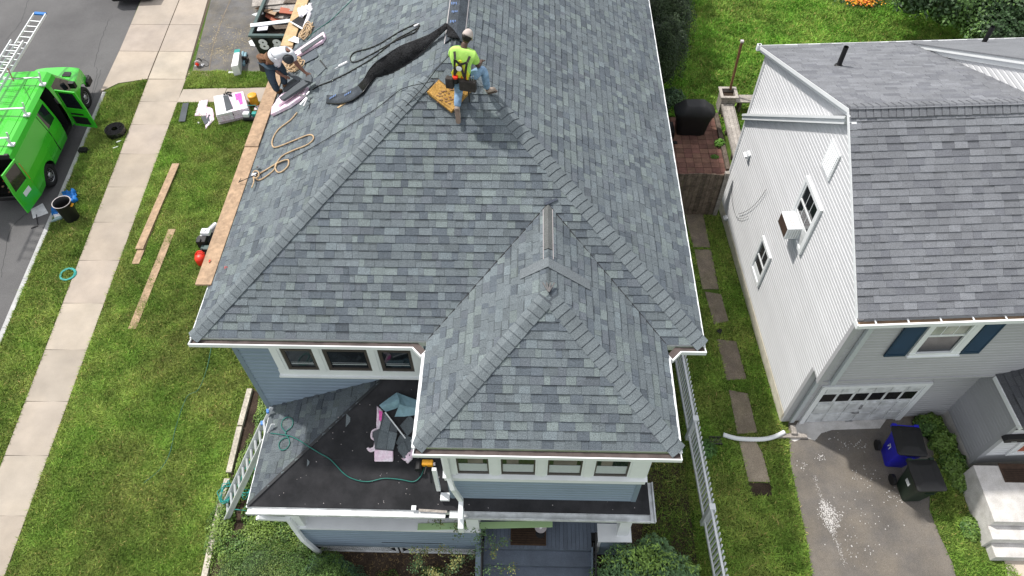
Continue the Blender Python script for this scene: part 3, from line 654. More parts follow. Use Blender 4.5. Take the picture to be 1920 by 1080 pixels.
# downspout
m = MB()
def rect_pipe(pts, w_, d_, mb):
    for a, b2 in zip(pts[:-1], pts[1:]): mb.beam(a, b2, w_, d_, up=(0, 1, .01))
rect_pipe([(-1.36, 4.9, 5.68), (-1.36, 5.17, 5.45), (-1.36, 5.17, 3.86), (-1.3, 5.05, 3.6)], .09, .075, m); rect_pipe([(-1.3, 5.05, 3.62), (-1.2, 5.12, 2.86), (-1.2, 4.8, 2.72)], .09, .075, m); m.beam((-1.2, 5.0, 2.74), (-1.2, 4.70, 2.5), .11, .085, (0, 1, .01)); m.beam((-1.2, 4.72, 2.56), (-1.2, 4.72, 2.3), .11, .085, (0, 1, 0)); part('downspout', m, M['white'], house, bevel=.008)
m = MB(); rect_pipe([(-5.2, 4.84, 2.46), (-4.72, 4.98, 2.0), (-4.68, 4.93, 1.35), (-4.62, 4.87, 1.1), (-4.45, 4.86, .12)], .1, .08, m); part('downspout', m, M['white'], house, bevel=.01)
# ---------------------------------------------------------------- porch below
KY = 5.0
m = MB(); m.box((-4.75, KY+.01, .3), (-.9, KY+.24, 1.45)); kw = part('porch_wall', m, M['blue_trim'], house)
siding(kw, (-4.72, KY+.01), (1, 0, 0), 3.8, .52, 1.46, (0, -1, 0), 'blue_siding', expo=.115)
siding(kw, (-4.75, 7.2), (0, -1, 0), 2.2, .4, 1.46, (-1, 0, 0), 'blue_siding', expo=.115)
m = MB(); m.box((-4.8, KY-.04, 1.46), (-.88, KY+.25, 1.5)); m.box((-4.8, KY+.25, 1.46), (-4.55, 7.2, 1.5)); part('porch_rail_cap', m, M['white'], house)
m = MB(); m.box((-4.78, KY+.005, 1.5), (-4.5, KY+.2, 2.44)); part('porch_post', m, M['white'], house)
m = MB(); m.box((-1.15, KY+.01, 1.5), (-.9, KY+.2, 2.44)); part('porch_post', m, M['white'], house)
m = MB(); m.box((-4.8, KY+.03, 2.3), (2.2, KY+.13, 2.42)); part('porch_beam', m, M['white'], house)
m = MB(); m.box((-3.05, KY-.012, .62), (-1.72, KY+.002, .66)); part('wall_slot', m, M['cable'], kw)
# lattice skirt
def lattice(x0, x1, z0, z1, y):
    fr = MB(); fr.box((x0, y-.02, z0-.05), (x1, y+.01, z0)); fr.box((x0, y-.02, z1), (x1, y+.01, z1+.03)); fr.box((x0, y-.02, z0), (x0+.05, y+.01, z1)); fr.box((x1-.05, y-.02, z0), (x1, y+.01, z1)); fo = part('lattice_panel', fr, M['white_dirty'], house)
    h = z1-z0; x = x0-h
    while x < x1:
        for s_ in (0, 1):
            a, bb = (x, x+h) if not s_ else (x+h, x)
            za, zb = z0, z1
            def cl(xx): return min(max(xx, x0), x1)
            p = np.array([a, y-.004*s_, z0]); q = np.array([bb, y-.004*s_, z1]); 
            lo, hi = min(a, bb), max(a, bb)
            if lo < x0-.001 or hi > x1+.001: continue
            t = MB(); t.beam(p, q, .03, .006, up=(0, 1, 0)); part('slat', t, M['white_dirty'], fo)
        x += .095
lattice(-4.62, -2.75, .05, .36, KY-.01); lattice(-2.7, -.98, .05, .36, KY-.01)
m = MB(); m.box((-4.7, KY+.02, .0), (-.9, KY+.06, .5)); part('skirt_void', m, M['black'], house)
m = MB(); m.box((-4.66, KY-.03, .38), (-.92, KY+.0, .5)); part('skirt_board', m, M['blue_trim'], house)
# deck and steps
x = -.9
dk = MB(); dk.box((-4.5, KY+.1, .6), (2.2, 7.2, .70)); deck = part('porch_floor', dk, M['black'], house)
x = -4.4
while x < 2.1:
    m = MB(); t = random.uniform(.9, 1.08); m.box((x+.002, 4.89, .705), (x+.083, 7.2, .735), (t, t, t)) if -.9 <= x < 1.38 else m.box((x+.002, KY+.27, .705), (x+.083, 7.2, .735), (t, t, t)); part('deck_board', m, M['deck'], deck); x += .085
sx0, sx1 = -.86, 1.46
for i, (yy, zz) in enumerate(((4.88, .735), (4.60, .555), (4.32, .375), (4.04, .195))):
    if i:
        m = MB(); t = random.uniform(.95, 1.05); m.box((sx0, yy, zz-.03), (sx1, yy+.30, zz), (t, t, t)); part('stair_tread', m, M['deck'], house)
    m = MB(); m.box((sx0+.02, yy+.02, zz-.18), (sx1-.02, yy+.035, zz-.03), (.7, .7, .7)); part('stair_riser', m, M['deck'], house)
for xx in (sx0-.14, sx1+.0):
    m = MB(); m.prism([(xx, 4.95, 0), (xx, 4.95, .76), (xx, 4.7, .76), (xx, 3.9, .2), (xx, 3.9, 0)], (.12 if xx < 0 else .05, 0, 0)); part('stair_side', m, M['blue_trim'], house)
for xx in (sx0+.02, sx1+.03):
    m = MB(); m.tube([(xx, 5.0, 1.55), (xx, 4.85, 1.5), (xx, 3.95, .95)], .018, 6); m.tube([(xx, 5.0, .9), (xx, 4.85, .86), (xx, 3.95, .3)], .012, 6)
    for k in np.linspace(0, 1, 8): m.tube([(xx, 4.85-.9*k, .86-.56*k), (xx, 4.85-.9*k, 1.5-.55*k)], .008, 5)
    part('handrail', m, M['black'], house)
# right-hand knee wall
m = MB(); m.box((1.62, KY+.0, .1), (2.2, KY+.22, 1.16)); k2 = part('porch_wall', m, M['blue_trim'], house); siding(k2, (1.64, KY), (1, 0, 0), .54, .3, 1.16, (0, -1, 0), 'blue_siding', expo=.1)
m = MB(); m.box((1.56, KY-.08, 1.17), (2.26, KY+.3, 1.21)); m.box((1.58, KY-.02, .3), (1.64, KY+.02, 1.17)); m.box((2.14, KY-.02, .3), (2.2, KY+.02, 1.17)); part('porch_rail_cap', m, M['white'], house)
m = MB(); m.box((1.95, KY+.05, 1.21), (2.18, KY+.25, 2.44)); part('porch_post', m, M['white'], house)
# door mat, glass globe table, green board
m = MB(); P = [G(957, 1022, .74), G(1024, 1023, .74), G(1024, 990, .74), G(958, 990, .74)]
m.box((P[0][0], P[0][1], .738), (P[1][0], P[2][1]+.2, .748), (1, .95, .8)); yy = P[0][1]+.03
while yy < P[2][1]+.15: m.box((P[0][0]+.02, yy, .7485), (P[1][0]-.02, yy+.035, .7545), (.55, .5, .42)); yy += .05
solo('door_mat', m, M['mat_brown'], 'dark ribbed door mat on the grey porch deck in front of the steps', 'door mat')
P = G(1014, 990, 1.25); t = thing('lantern', 'clear round glass porch lantern showing under the green board', 'lantern', (P[0], P[1]+.05, 1.15))
m = MB(); m.lathe((P[0], P[1]+.05, 1.1), [(.02, 0), (.09, .015), (.125, .05), (.128, .06), (.12, .058), (.03, .03)], 24); part('bowl', m, M['stump'], t, smooth=True)
m = MB(); m.lathe((P[0], P[1]+.05, 1.13), [(.03, 0), (.03, .05), (.012, .06), (.012, .12)], 14); part('stem', m, M['white'], t)
m = MB(); m.lathe((P[0], P[1]+.05, .736), [(.10, 0), (.10, .02), (.015, .03), (.015, .37)], 14); part('stand', m, M['black'], t)
m = MB(); A = G(783, 985, 1.56); B = G(1036, 982, 1.56); A[2] = B[2] = 1.53; 
m.obox((A[0], A[1]-.085, 1.505), (B[0]-A[0], B[1]-A[1]+.02, .03), (0, .14, 0), (0, 0, .012)); solo('green_board', m, M['board_green'], 'long pale green board lying on the white porch rail cap across the steps', 'board', bevel=.003)
m = MB(); P = PFr(776, 953, .01); m.box(P-(.045, .045, .0), P+(.045, .045, .03)); solo('shim_block', m, M['white'], 'small white square block lying on the black porch roof by the gutter', 'block')
m = MB(); A = PFr(785, 960, .01); B = PFr(838, 963, .01); m.beam(A+(0, .03, .02), B+(0, .03, .02), .05, .01); solo('flashing_strip', m, M['wood_grey'], 'thin weathered strip lying along the porch gutter beside the white block', 'strip')
# ---------------------------------------------------------------- the neighbour's house
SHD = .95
nh = thing('house', 'pale grey vinyl-sided house with navy shutters, white garage door and a window air conditioner', 'house', NP(3.5, 4, 0))
def nbx(m, s0, s1, t0, t1, z0, z1, c=None): return m.obox(NP(s0, t0, z0), ND*(s1-s0), NE*(t1-t0), (0, 0, z1-z0), c)
RS, RZ_ = 4.30, 7.50; ES, EZ = 7.52, 5.17; BS, BZ = -.42, 5.62; T0 = 3.65
fsl = (RZ_-EZ)/(ES-RS); bsl = (RZ_-BZ)/(RS-BS)
m = MB(); nbx(m, -.28, 7.07, .02, 9, .35, 2.6); nbx(m, -.28, 7.36, .02, 9, 2.55, 5.2); m.prism([NP(-.28, .02, 5.2), NP(7.36, .02, 5.2), NP(RS, .02, RZ_-.06), NP(-.28, .02, BZ-.02)], NE*9)
nwall = part('wall', m, M['nsiding_shaded'], nh)
def cutL(z, zt):
    def fr(z_): return 7.07 if z < 2.55 else (7.38 if z_ < 5.24 else RS+(RZ_-z_)/fsl-.0)
    def bk(z_): return -.28 if z_ < BZ-.02 else RS-(RZ_-z_)/bsl
    return (bk(z), bk(zt)), (fr(z), fr(zt))
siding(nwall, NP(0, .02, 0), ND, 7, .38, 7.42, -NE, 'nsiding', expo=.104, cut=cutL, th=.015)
siding(nwall, NP(7.36, .1, 0), NE, 7, 2.62, 5.1, ND, 'nsiding_shaded', expo=.104, th=.015)
siding(nwall, NP(7.07, .1, 0), NE, .45, .1, 2.5, ND, 'nsiding_shaded', expo=.104, th=.015)
siding(nwall, NP(7.07, 2.98, 0), NE, 1.2, .1, 2.5, ND, 'nsiding_shaded', expo=.104, th=.015)
siding(nwall, NP(7.07, .56, 0), NE, 2.4, 1.8, 2.5, ND, 'nsiding_shaded', expo=.104, th=.015)
m = MB(); nbx(m, 7.3, 7.40, .0, .10, 2.5, 5.15); nbx(m, 7.0, 7.1, .0, .09, .1, 2.55); nbx(m, 7.02, 7.385, .03, 7, 2.49, 2.548); part('corner_post', m, M['nsiding_shaded'], nwall)
m = MB(); nbx(m, -.3, -.2, -.01, .1, .3, 5.6); part('corner_post', m, M['nsiding'], nwall)
m = MB(); nbx(m, -.3, 7.05, -.0, 9, -.05, .36, (1.2, 1.15, 1)); part('foundation', m, M['concrete_white'], nh)
# roof sheets, slopes, ridge
m = MB(); w9 = 7.0
m.prism([NP(ES, -.12, EZ-.02), NP(ES, w9, EZ-.02), NP(RS, w9, RZ_-.02), NP(RS, -.12, RZ_-.02)], (0, 0, .018)); m.prism([NP(BS, -.12, BZ-.02), NP(BS, w9, BZ-.02), NP(RS, w9, RZ_-.02), NP(RS, -.12, RZ_-.02)], (0, 0, .018))
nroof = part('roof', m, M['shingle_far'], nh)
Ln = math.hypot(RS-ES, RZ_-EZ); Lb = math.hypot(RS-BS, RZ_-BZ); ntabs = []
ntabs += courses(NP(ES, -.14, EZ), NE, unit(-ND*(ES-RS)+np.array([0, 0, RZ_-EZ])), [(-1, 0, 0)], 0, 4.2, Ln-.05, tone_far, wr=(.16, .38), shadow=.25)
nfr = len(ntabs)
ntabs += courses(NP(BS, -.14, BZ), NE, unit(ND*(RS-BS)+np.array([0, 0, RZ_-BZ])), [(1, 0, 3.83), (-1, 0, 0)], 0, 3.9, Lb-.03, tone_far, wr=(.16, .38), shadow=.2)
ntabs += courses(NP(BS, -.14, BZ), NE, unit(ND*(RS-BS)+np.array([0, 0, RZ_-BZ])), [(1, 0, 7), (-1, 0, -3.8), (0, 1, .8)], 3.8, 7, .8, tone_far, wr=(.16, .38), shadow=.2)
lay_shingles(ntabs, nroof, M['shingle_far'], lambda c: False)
hip_caps(NP(RS, -.12, RZ_+.005), NP(RS, 4.4, RZ_+.005), np.array([0, 0, 1.])+ND*-.36, np.array([0, 0, 1.])+ND*.7, nroof, M['shingle_far'], half=.2, expo=.145)
# rakes and eaves in white
def rake(a, z0_, b2, z1_, wd, out, name='rake_board'):
    m = MB(); A = NP(a, 0, z0_); B = NP(b2, 0, z1_)
    m.prism([A+(0, 0, -wd), B+(0, 0, -wd), B, A], -NE*out); m.prism([A+(0, 0, -.09)-NE*out, B+(0, 0, -.09)-NE*out, B-NE*out, A-NE*out], -NE*.05); m.prism([A+(0, 0, -wd)-NE*.0, B+(0, 0, -wd)-NE*.0, B+(0, 0, -wd*.4), A+(0, 0, -wd*.4)], -NE*(out+.012)); return part(name, m, M['white'], nh)
rake(ES-.02, EZ-.0, RS, RZ_+.01, .17, .10); rake(BS, BZ, RS-.0, RZ_+.0, .17, .10)
m = MB(); q0 = onplane((1392, 207), NP(0, -.1, 0), NE); zz = q0[2]; s_ = (q0-NB)@ND
for wd, o2 in ((.2, .10), (.07, .135)):
    A = NP(RS, 0, RZ_-.18); B = NP(-.3, 0, zz); m.prism([A, B, B+(0, 0, -wd), A+(0, 0, -wd)], -NE*o2)
part('rake_board', m, M['white'], nh)
m = MB(); nbx(m, BS-.04, BS, -.14, 7, BZ-.06, BZ+.005); part('drip_edge', m, M['white'], nh)
m = MB(); nbx(m, BS-.12, BS-.03, -.2, -.1, BZ-.16, BZ); nbx(m, BS-.1, BS-.04, -.18, -.12, BZ-.01, BZ+.0); part('gutter_end', m, M['white'], nh)
go = MB(); nbx(go, ES+.12, ES+.14, -.16, 7, EZ-.14, EZ-.04); nbx(go, ES-.0, ES+.12, -.16, 7, EZ-.14, EZ-.13); nbx(go, ES-.02, ES+.14, -.18, -.16, EZ-.14, EZ-.03); nbx(go, ES+.105, ES+.145, -.16, 7, EZ-.05, EZ-.035)
g_ = part('gutter', go, M['white'], nh); m = MB(); nbx(m, ES, ES+.118, -.15, 7, EZ-.128, EZ-.10); part('trough', m, M['gutter_wood'], g_)
t_ = .18
while t_ < 6: m = MB(); nbx(m, ES, ES+.12, t_, t_+.025, EZ-.06, EZ-.045); part('gutter_hanger', m, M['white'], g_); t_ += .62
m = MB(); nbx(m, 7.38, ES+.0, -.1, 7, EZ-.16, EZ-.14); part('soffit', m, M['white'], nh)
# vent pipes
for (px, py), h in (((1572, 124), .5), ((1842, 84), .5)):
    nd = np.cross(NE, unit(ND*(RS-BS)+np.array([0, 0, RZ_-BZ]))); P = onplane((px, py), NP(BS, 0, BZ), nd if nd[2] > 0 else -nd)
    m = MB(); m.cyl(P, P+(0, 0, h), .055, n=14, caps=False); m.cyl(P+(0, 0, .0), P+(0, 0, h), .044, n=14, caps=False); m.lathe(P+(0, 0, -.02), [(.10, 0), (.085, .05), (.06, .07)], 14); v_ = part('vent_pipe', m, M['black'], nh)
    m = MB(); m.obox(P+ND*.02-NE*.18+(0, 0, .012), NE*.2, ND*.12+np.array([0, 0, .12*bsl]), (0, 0, .004)); part('flashing', m, M['alu'], v_)
# the taller wing rising at the right
q1 = onplane((1920, 112), NP(0, T0-.1, 0), NE); s1 = (q1-NB)@ND; z1 = q1[2]; q0 = onplane((1716, 83), NP(0, T0-.1, 0), NE); s0 = (q0-NB)@ND; z0 = q0[2]
wsl = (z1-z0)/(s1-s0)
def wz(s): return z0+wsl*(s-s0)
m = MB(); m.prism([NP(-.28, T0, 5.3), NP(4.3, T0, 7.4), NP(4.3, T0, wz(4.3)-.1), NP(-.28, T0, max(wz(-.28)-.1, 5.5))], NE*4); wg = part('wing_wall', m, M['nsiding'], nh)
def cutW(z, zt): 
    def lo(z_): return (z_-z0+.1)/wsl+s0
    def hi_(z_): return min(4.3, RS-(RZ_-z_)/bsl)
    a, bb = (lo(z), lo(zt)), (hi_(z), hi_(zt)); return ((max(-.25, a[0]), max(-.25, a[1])), (max(a[0], bb[0]), max(a[1], bb[1]))) if z < RZ_ else ((max(-.25, a[0]), max(-.25, a[1])), (4.3, 4.3))
siding(wg, NP(0, T0, 0), ND, 7, 5.75, wz(4.3)-.15, -NE, 'nsiding', expo=.104, cut=cutW, th=.015)
m = MB(); A, B = NP(s0-.25, T0, wz(s0-.25)), NP(4.4, T0, wz(4.4))
m.prism([A, B, B+(0, 0, -.22), A+(0, 0, -.22)], -NE*.05); m.prism([A, B, B+(0, 0, -.10), A+(0, 0, -.10)], -NE*.1); part('rake_board', m, M['white'], nh)
m = MB(); m.prism([A-NE*.12+(0, 0, .0), B-NE*.12, B+NE*4, A+NE*4], (0, 0, .03)); wr_ = part('wing_roof', m, M['shingle_far'], nh)
# side wall openings
def WL(x, y, o=0.): P = onplane((x, y), NP(0, -o, 0), NE); return (P-NB)@ND, P[2]
def framed(parent, s0, s1, z0, z1, fw, nm='window', glass='glass', dep=.05):
    m = MB(); nbx(m, s0, s1, -dep, .0, z1-fw, z1); nbx(m, s0, s1, -dep, .0, z0, z0+fw); nbx(m, s0, s0+fw, -dep, .0, z0+fw, z1-fw); nbx(m, s1-fw, s1, -dep, .0, z0+fw, z1-fw)
    w_ = part(nm, m, M['white'], parent); g = MB(); nbx(g, s0+fw, s1-fw, -.012, -.004, z0+fw, z1-fw); part('pane', g, M[glass], w_); return w_
w1 = framed(nwall, 3.72, 4.78, 3.74, 5.2, .10)
m = MB(); zm = 4.62; nbx(m, 3.87, 4.63, -.024, -.0125, 4.28, 4.31); part('sash_bar', m, M['white'], w1); m = MB(); nbx(m, 3.87, 4.63, -.03, -.013, zm-.02, zm+.03); nbx(m, 3.82, 3.87, -.03, -.0125, 3.86, 5.1); nbx(m, 4.63, 4.68, -.03, -.0125, 3.86, 5.1); part('sash_bar', m, M['white'], w1)
for k in (1, 2):
    m = MB(); s_ = 3.87+.76*k/3; nbx(m, s_-.006, s_+.006, -.02, -.0122, zm+.03, 5.1); nbx(m, s_-.006, s_+.006, -.02, -.0122, 4.31, zm-.02); part('muntin', m, M['white'], w1)
m = MB(); nbx(m, 3.82, 4.68, -.02, -.0115, 3.84, 4.27); part('filler_panel', m, M['white_dirty'], w1)
w2 = framed(nwall, 2.94, 3.70, 1.1, 2.32, .09)
m = MB(); nbx(m, 3.03, 3.61, -.03, -.013, 1.7, 1.75); nbx(m, 3.3, 3.33, -.02, -.0125, 1.75, 2.23); part('sash_bar', m, M['white'], w2); m = MB(); nbx(m, 3.03, 3.61, -.022, -.0125, 1.19, 1.4); part('filler_panel', m, M['white'], w2)
m = MB(); nbx(m, 4.02, 4.54, -.03, .0, 5.82, 6.51); lv = part('attic_louvre', m, M['white'], nwall)
k_ = 5.86
while k_ < 6.46: m = MB(); nbx(m, 4.06, 4.5, -.042, -.03, k_, k_+.03); part('slat', m, M['white'], lv); k_ += .055
ac = thing('air_conditioner', 'white box air conditioner sticking out of the upper side window of the pale house', 'air conditioner', NP(4.1, -.2, 3.86))
m = MB(); nbx(m, 3.84, 4.40, -.33, -.015, 3.86, 4.2); part('casing', m, M['white'], ac, bevel=.012)
m = MB(); nbx(m, 3.87, 4.37, -.336, -.331, 3.89, 4.17); part('grille', m, M['mat_brown'], ac)
for i in range(5):
    m = MB(); nbx(m, 4.401, 4.406, -.3+i*.055, -.27+i*.055, 3.9, 4.17); part('side_vent', m, M['white_dirty'], ac)
m = MB()
for i in range(3):
    for j in range(6): nbx(m, 3.88+j*.075, 3.93+j*.075, -.22+i*.05, -.19+i*.05, 4.201, 4.2025)
part('top_slots', m, M['stump'], ac)
for s_, z_, k in ((.62, 2.95, 1), (.57, .4, .8)):
    m = MB(); nbx(m, s_-.07*k, s_+.07*k, -.09*k, .0, z_-.08*k, z_+.08*k); m.prism([NP(s_-.09*k, -.0, z_+.09*k), NP(s_-.09*k, -.14*k, z_+.02*k), NP(s_-.09*k, -.0, z_+.02*k)], ND*.18*k); part('wall_vent', m, M['alu'], nwall)
m = MB(); pts = [WL(*q) for q in ((1439, 355), (1425, 375), (1410, 390), (1397, 398), (1387, 401))]; m.tube(spline([NP(s_, -.03, z_) for s_, z_ in pts], 6), .006, 5); pts = [WL(*q) for q in ((1374, 345), (1375, 380), (1382, 405), (1392, 410), (1405, 405))]; m.tube(spline([NP(s_, -.03, z_) for s_, z_ in pts], 6), .005, 5); part('wire', m, M['cable'], nwall)
# front: window, shutters, garage
def fbox(m, s, t0, t1, z0, z1, d0=0, d1=.03): return nbx(m, s+d0, s+d1, t0, t1, z0, z1)
F2 = 7.385; F1 = 7.09
m = MB(); wt0, wt1, wz0, wz1 = 1.50, 2.56, 3.60, 4.98
fbox(m, F2, wt0, wt1, wz0, wz0+.09, 0, .06); fbox(m, F2, wt0, wt1, wz1-.1, wz1+.1, 0, .05); fbox(m, F2, wt0, wt0+.12, wz0+.09, wz1-.1, 0, .05); fbox(m, F2, wt1-.2, wt1, wz0+.09, wz1-.1, 0, .05); fbox(m, F2, wt0-.02, wt1+.02, wz0-.03, wz0, 0, .09)
fbox(m, F2, wt1-.14, wt1-.06, wz0+.1, wz1-.12, .05, .056)
fw_ = part('window', m, M['white'], nwall); zm = 4.3
g = MB(); fbox(g, F2, wt0+.12, wt1-.2, zm+.02, wz1-.1, .012, .018); part('pane', g, M['glass_green'], fw_); g = MB(); fbox(g, F2, wt0+.12, wt1-.2, wz0+.09, zm-.02, .006, .012); part('pane', g, M['glass'], fw_)
m = MB(); fbox(m, F2, wt0+.12, wt1-.2, zm-.025, zm+.025, .0, .035); part('sash_bar', m, M['white'], fw_)
for k in (1, 2): m = MB(); t_ = wt0+.12+(wt1-wt0-.32)*k/3; fbox(m, F2, t_-.007, t_+.007, zm+.025, wz1-.1, .018, .022); part('muntin', m, M['white'], fw_)
m = MB(); fbox(m, F2, wt0+.12, wt1-.2, 4.62, 4.634, .018, .0215); part('muntin', m, M['white'], fw_)
for a, b2 in ((1.02, 1.46), (2.60, 3.0)):
    m = MB(); fbox(m, F2, a, b2, 3.58, 4.9, 0.005, .03); f_ = .04
    for q in ((a, a+f_, 3.58, 4.9), (b2-f_, b2, 3.58, 4.9), (a+f_, b2-f_, 3.58, 3.66), (a+f_, b2-f_, 4.82, 4.9)): fbox(m, F2, q[0], q[1], q[2], q[3], .03, .042)
    sh_ = part('shutter', m, M['shutter'], nwall)
    z_ = 3.68
    while z_ < 4.8: m = MB(); m.prism([NP(F2+.03, a+f_, z_), NP(F2+.042, a+f_, z_+.004), NP(F2+.03, a+f_, z_+.028)], NE*(b2-a-2*f_)); part('slat', m, M['shutter'], sh_); z_ += .034
m = MB(); nbx(m, F2+.0, F2+.08, .26, .37, 2.5, 5.02); part('downspout', m, M['blind'], nh, bevel=.01)
m = MB(); nbx(m, F1+.0, F1+.08, .17, .27, .15, 2.5); m.beam(NP(F2+.04, .31, 2.56), NP(F1+.04, .22, 2.36), .1, .08, (0, 1, 0)); part('downspout', m, M['blind'], nh, bevel=.01)
dn_ = MB(); fbox(dn_, F1, .56, 2.86, .02, 1.74, -.02, .01); gd = part('garage_door', dn_, M['white_dirty'], nh)
cols = 6; rows = ((.06, .43), (.48, .88), (.93, 1.03), (1.52, 1.7)); cw = 2.3/cols
for i in range(cols):
    for a, b2 in ((.06, .46), (.52, .98), (1.50, 1.70)):
        m = MB(); t0_ = .56+i*cw+.04; fbox(m, F1, t0_, t0_+cw-.08, a, b2, .010, .034); part('door_panel', m, M['white_dirty'], gd, bevel=.006)
    m = MB(); t0_ = .56+i*cw+.035; fbox(m, F1, t0_, t0_+cw-.07, 1.08, 1.42, .0102, .016); part('pane', m, M['black_gloss'], gd)
m = MB(); fbox(m, F1, 1.6, 1.78, .46, .49, .02, .05); fbox(m, F1, 1.6, 1.78, .02, .05, .02, .05); fbox(m, F1, 1.66, 1.74, .72, .75, .02, .06); m.cyl(NP(F1+.02, 1.7, .84), NP(F1+.05, 1.7, .84), .025); part('handle', m, M['steel'], gd)
m = MB(); fbox(m, F1, .44, .56, .0, 1.84, 0, .05); fbox(m, F1, 2.86, 2.98, .0, 1.84, 0, .05); fbox(m, F1, .56, 2.86, 1.74, 1.84, 0, .05); fbox(m, F1, 2.81, 2.87, 0, 1.74, 0, .02); part('door_casing', m, M['white'], nh)
# entry porch box
VS, VT = 8.44, 4.05
m = MB(); nbx(m, 7.05, VS, VT, 8, .3, 2.5); vb = part('entry_wall', m, M['nsiding_deep_shaded'], nh)
siding(vb, NP(7.08, VT, 0), ND, VS-7.1, .36, 2.5, -NE, 'nsiding_deep_shaded', expo=.104, th=.015); siding(vb, NP(VS, VT+.1, 0), NE, 3, .75, 2.6, ND, 'nsiding', expo=.104, th=.015)
m = MB(); nbx(m, VS-.09, VS+.02, VT-.02, VT+.10, .3, 2.5); part('corner_post', m, M['nsiding_deep_shaded'], vb)
m = MB(); nbx(m, 7.05, VS-.01, VT-.01, 7.9, -.05, .36); part('foundation', m, M['concrete_white'], nh)
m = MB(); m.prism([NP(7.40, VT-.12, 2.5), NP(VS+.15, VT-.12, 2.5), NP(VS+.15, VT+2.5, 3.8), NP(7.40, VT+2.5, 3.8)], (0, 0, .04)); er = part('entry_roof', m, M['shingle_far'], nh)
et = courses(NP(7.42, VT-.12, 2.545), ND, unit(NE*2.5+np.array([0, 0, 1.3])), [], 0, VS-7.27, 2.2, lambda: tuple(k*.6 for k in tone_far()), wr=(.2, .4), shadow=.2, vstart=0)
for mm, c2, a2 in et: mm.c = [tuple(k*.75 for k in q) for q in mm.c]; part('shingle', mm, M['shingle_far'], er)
m = MB(); nbx(m, 7.40, VS+.17, VT-.15, VT-.12, 2.44, 2.55); m.prism([NP(VS+.15, VT-.12, 2.42), NP(VS+.15, VT+2.5, 3.72), NP(VS+.15, VT+2.5, 3.84), NP(VS+.15, VT-.12, 2.55)], ND*.03); part('drip_edge', m, M['white'], nh)
def VFp(x, y): P = onplane((x, y), NP(VS+.02, 0, 0), ND); return (P-NB)@NE, P[2]
tq, zq = VFp(1912, 802)
text_mesh('73', .26, lambda x, y: NP(VS+.03, tq+.06+x, zq+y), M['black'], vb, 'house_number', font_bold=.012)
ta, za = VFp(1877, 818); m = MB(); m.prism([NP(VS+.02, ta, za), NP(VS+.02, ta+.06, za+.09), NP(VS+.02, ta+1.1, za+.09), NP(VS+.02, ta+1.1, za-.09), NP(VS+.02, ta+.06, za-.09)], ND*.12); lf = part('door_light', m, M['black'], vb)
m = MB(); nbx(m, VS+.141, VS+.143, ta+.2, ta+.32, za-.06, za-.045); part('lamp_trim', m, M['white'], lf)
td, zd = VFp(1862, 868)
m = MB(); P0 = .78; dt = td+.02
fbox(m, VS, dt, dt+.09, P0, P0+1.42, .02, .05); fbox(m, VS, dt+.09, dt+1.6, P0, P0+.07, .02, .05); fbox(m, VS, dt+.13, dt+.17, P0+.07, P0+1.4, .02, .035); fbox(m, VS, dt+.17, dt+1.6, P0+.1, P0+.16, .02, .035); dr = part('door', m, M['white'], nh)
m = MB(); fbox(m, VS, dt+.17, dt+1.5, P0+.16, P0+1.3, .021, .025); part('door_leaf', m, M['terracotta'], dr)
# stoop
sp = thing('stoop', 'worn white concrete entry steps beside the weedy bed of the pale house', 'steps', (11, 6, 0))
for k, (x0, y0, y1, zt) in enumerate(((10.22, 5.68, 6.98, .75), (10.20, 5.38, 5.68, .5), (10.28, 5.08, 5.38, .25))):
    m = MB(); m.box((x0, y0, -.02), (13, y1-.001, zt)); part('step', m, M['concrete_white'], sp, bevel=.012)
m = MB(); P = [G(1869, 869, .76), G(1881, 904, .76)]; m.box((P[0][0]+.02, P[1][1], .752), (12.3, P[0][1], .766))
for i in range(7): m.box((P[0][0]+.06+i*.0, P[1][1]+.02+i*.045, .7662), (12.2, P[1][1]+.045+i*.045, .7722), (.5, .5, .5))
solo('door_mat', m, M['mat_brown'], 'dark brown ribbed mat on the white concrete entry steps', 'door mat')
b = MB(); q = [G(*k, .014) for k in ((1882, 1046), (1930, 1044), (1940, 1100), (1895, 1100))]; b.slab(q, .03, (1.2, 1.2, 1.2)); struct('stoop_walk', b, M['concrete'])
# white pipe, splash block, timber
m = MB(); pts = spline([G(*q, .09) for q in ((1470, 811), (1450, 820), (1430, 824), (1405, 824), (1380, 822), (1356, 815))], 10); m.tube([p+np.array([0, 0, .03-.03*i/len(pts)]) for i, p in enumerate(pts)], [.052+.005*(i % 2) for i in range(len(pts))], 12); solo('drain_pipe', m, M['white'], 'wavy white drainpipe extension lying across the side path', 'pipe', smooth=True)
m = MB(); P = G(1340, 827, .02); m.box(P-(.13, .1, .02), P+(.17, .1, .01)); m.box(P+(-.13, -.1, 0), P+(.17, -.08, .05)); m.box(P+(-.13, .08, 0), P+(.17, .1, .05)); solo('splash_block', m, M['black_gloss'], 'dark splash block in the grass at the end of the white drainpipe', 'splash block')
m = MB(); A = G(1455, 818, .05); B = G(1512, 818, .05); m.beam(A, B, .1, .09); solo('timber_block', m, M['wood_grey'], 'grey timber lying below the garage downspout', 'timber')
m = MB(); A = G(1487, 806, .12); m.box(A-(.06, .12, .02), A+(.06, .1, .05)); solo('timber_block', m, M['wood_grey'], 'short grey block standing on the timber below the garage downspout', 'timber')
m = MB(); P = G(1348, 620, .03); m.prism([P+(-.08, -.02, 0), P+(.02, -.12, 0), P+(.09, .02, 0), P+(.02, .06, 0)], (0, 0, .02)); solo('rubber_scrap', m, M['rubber'], 'black rubber scrap lying on the bare side path', 'scrap')
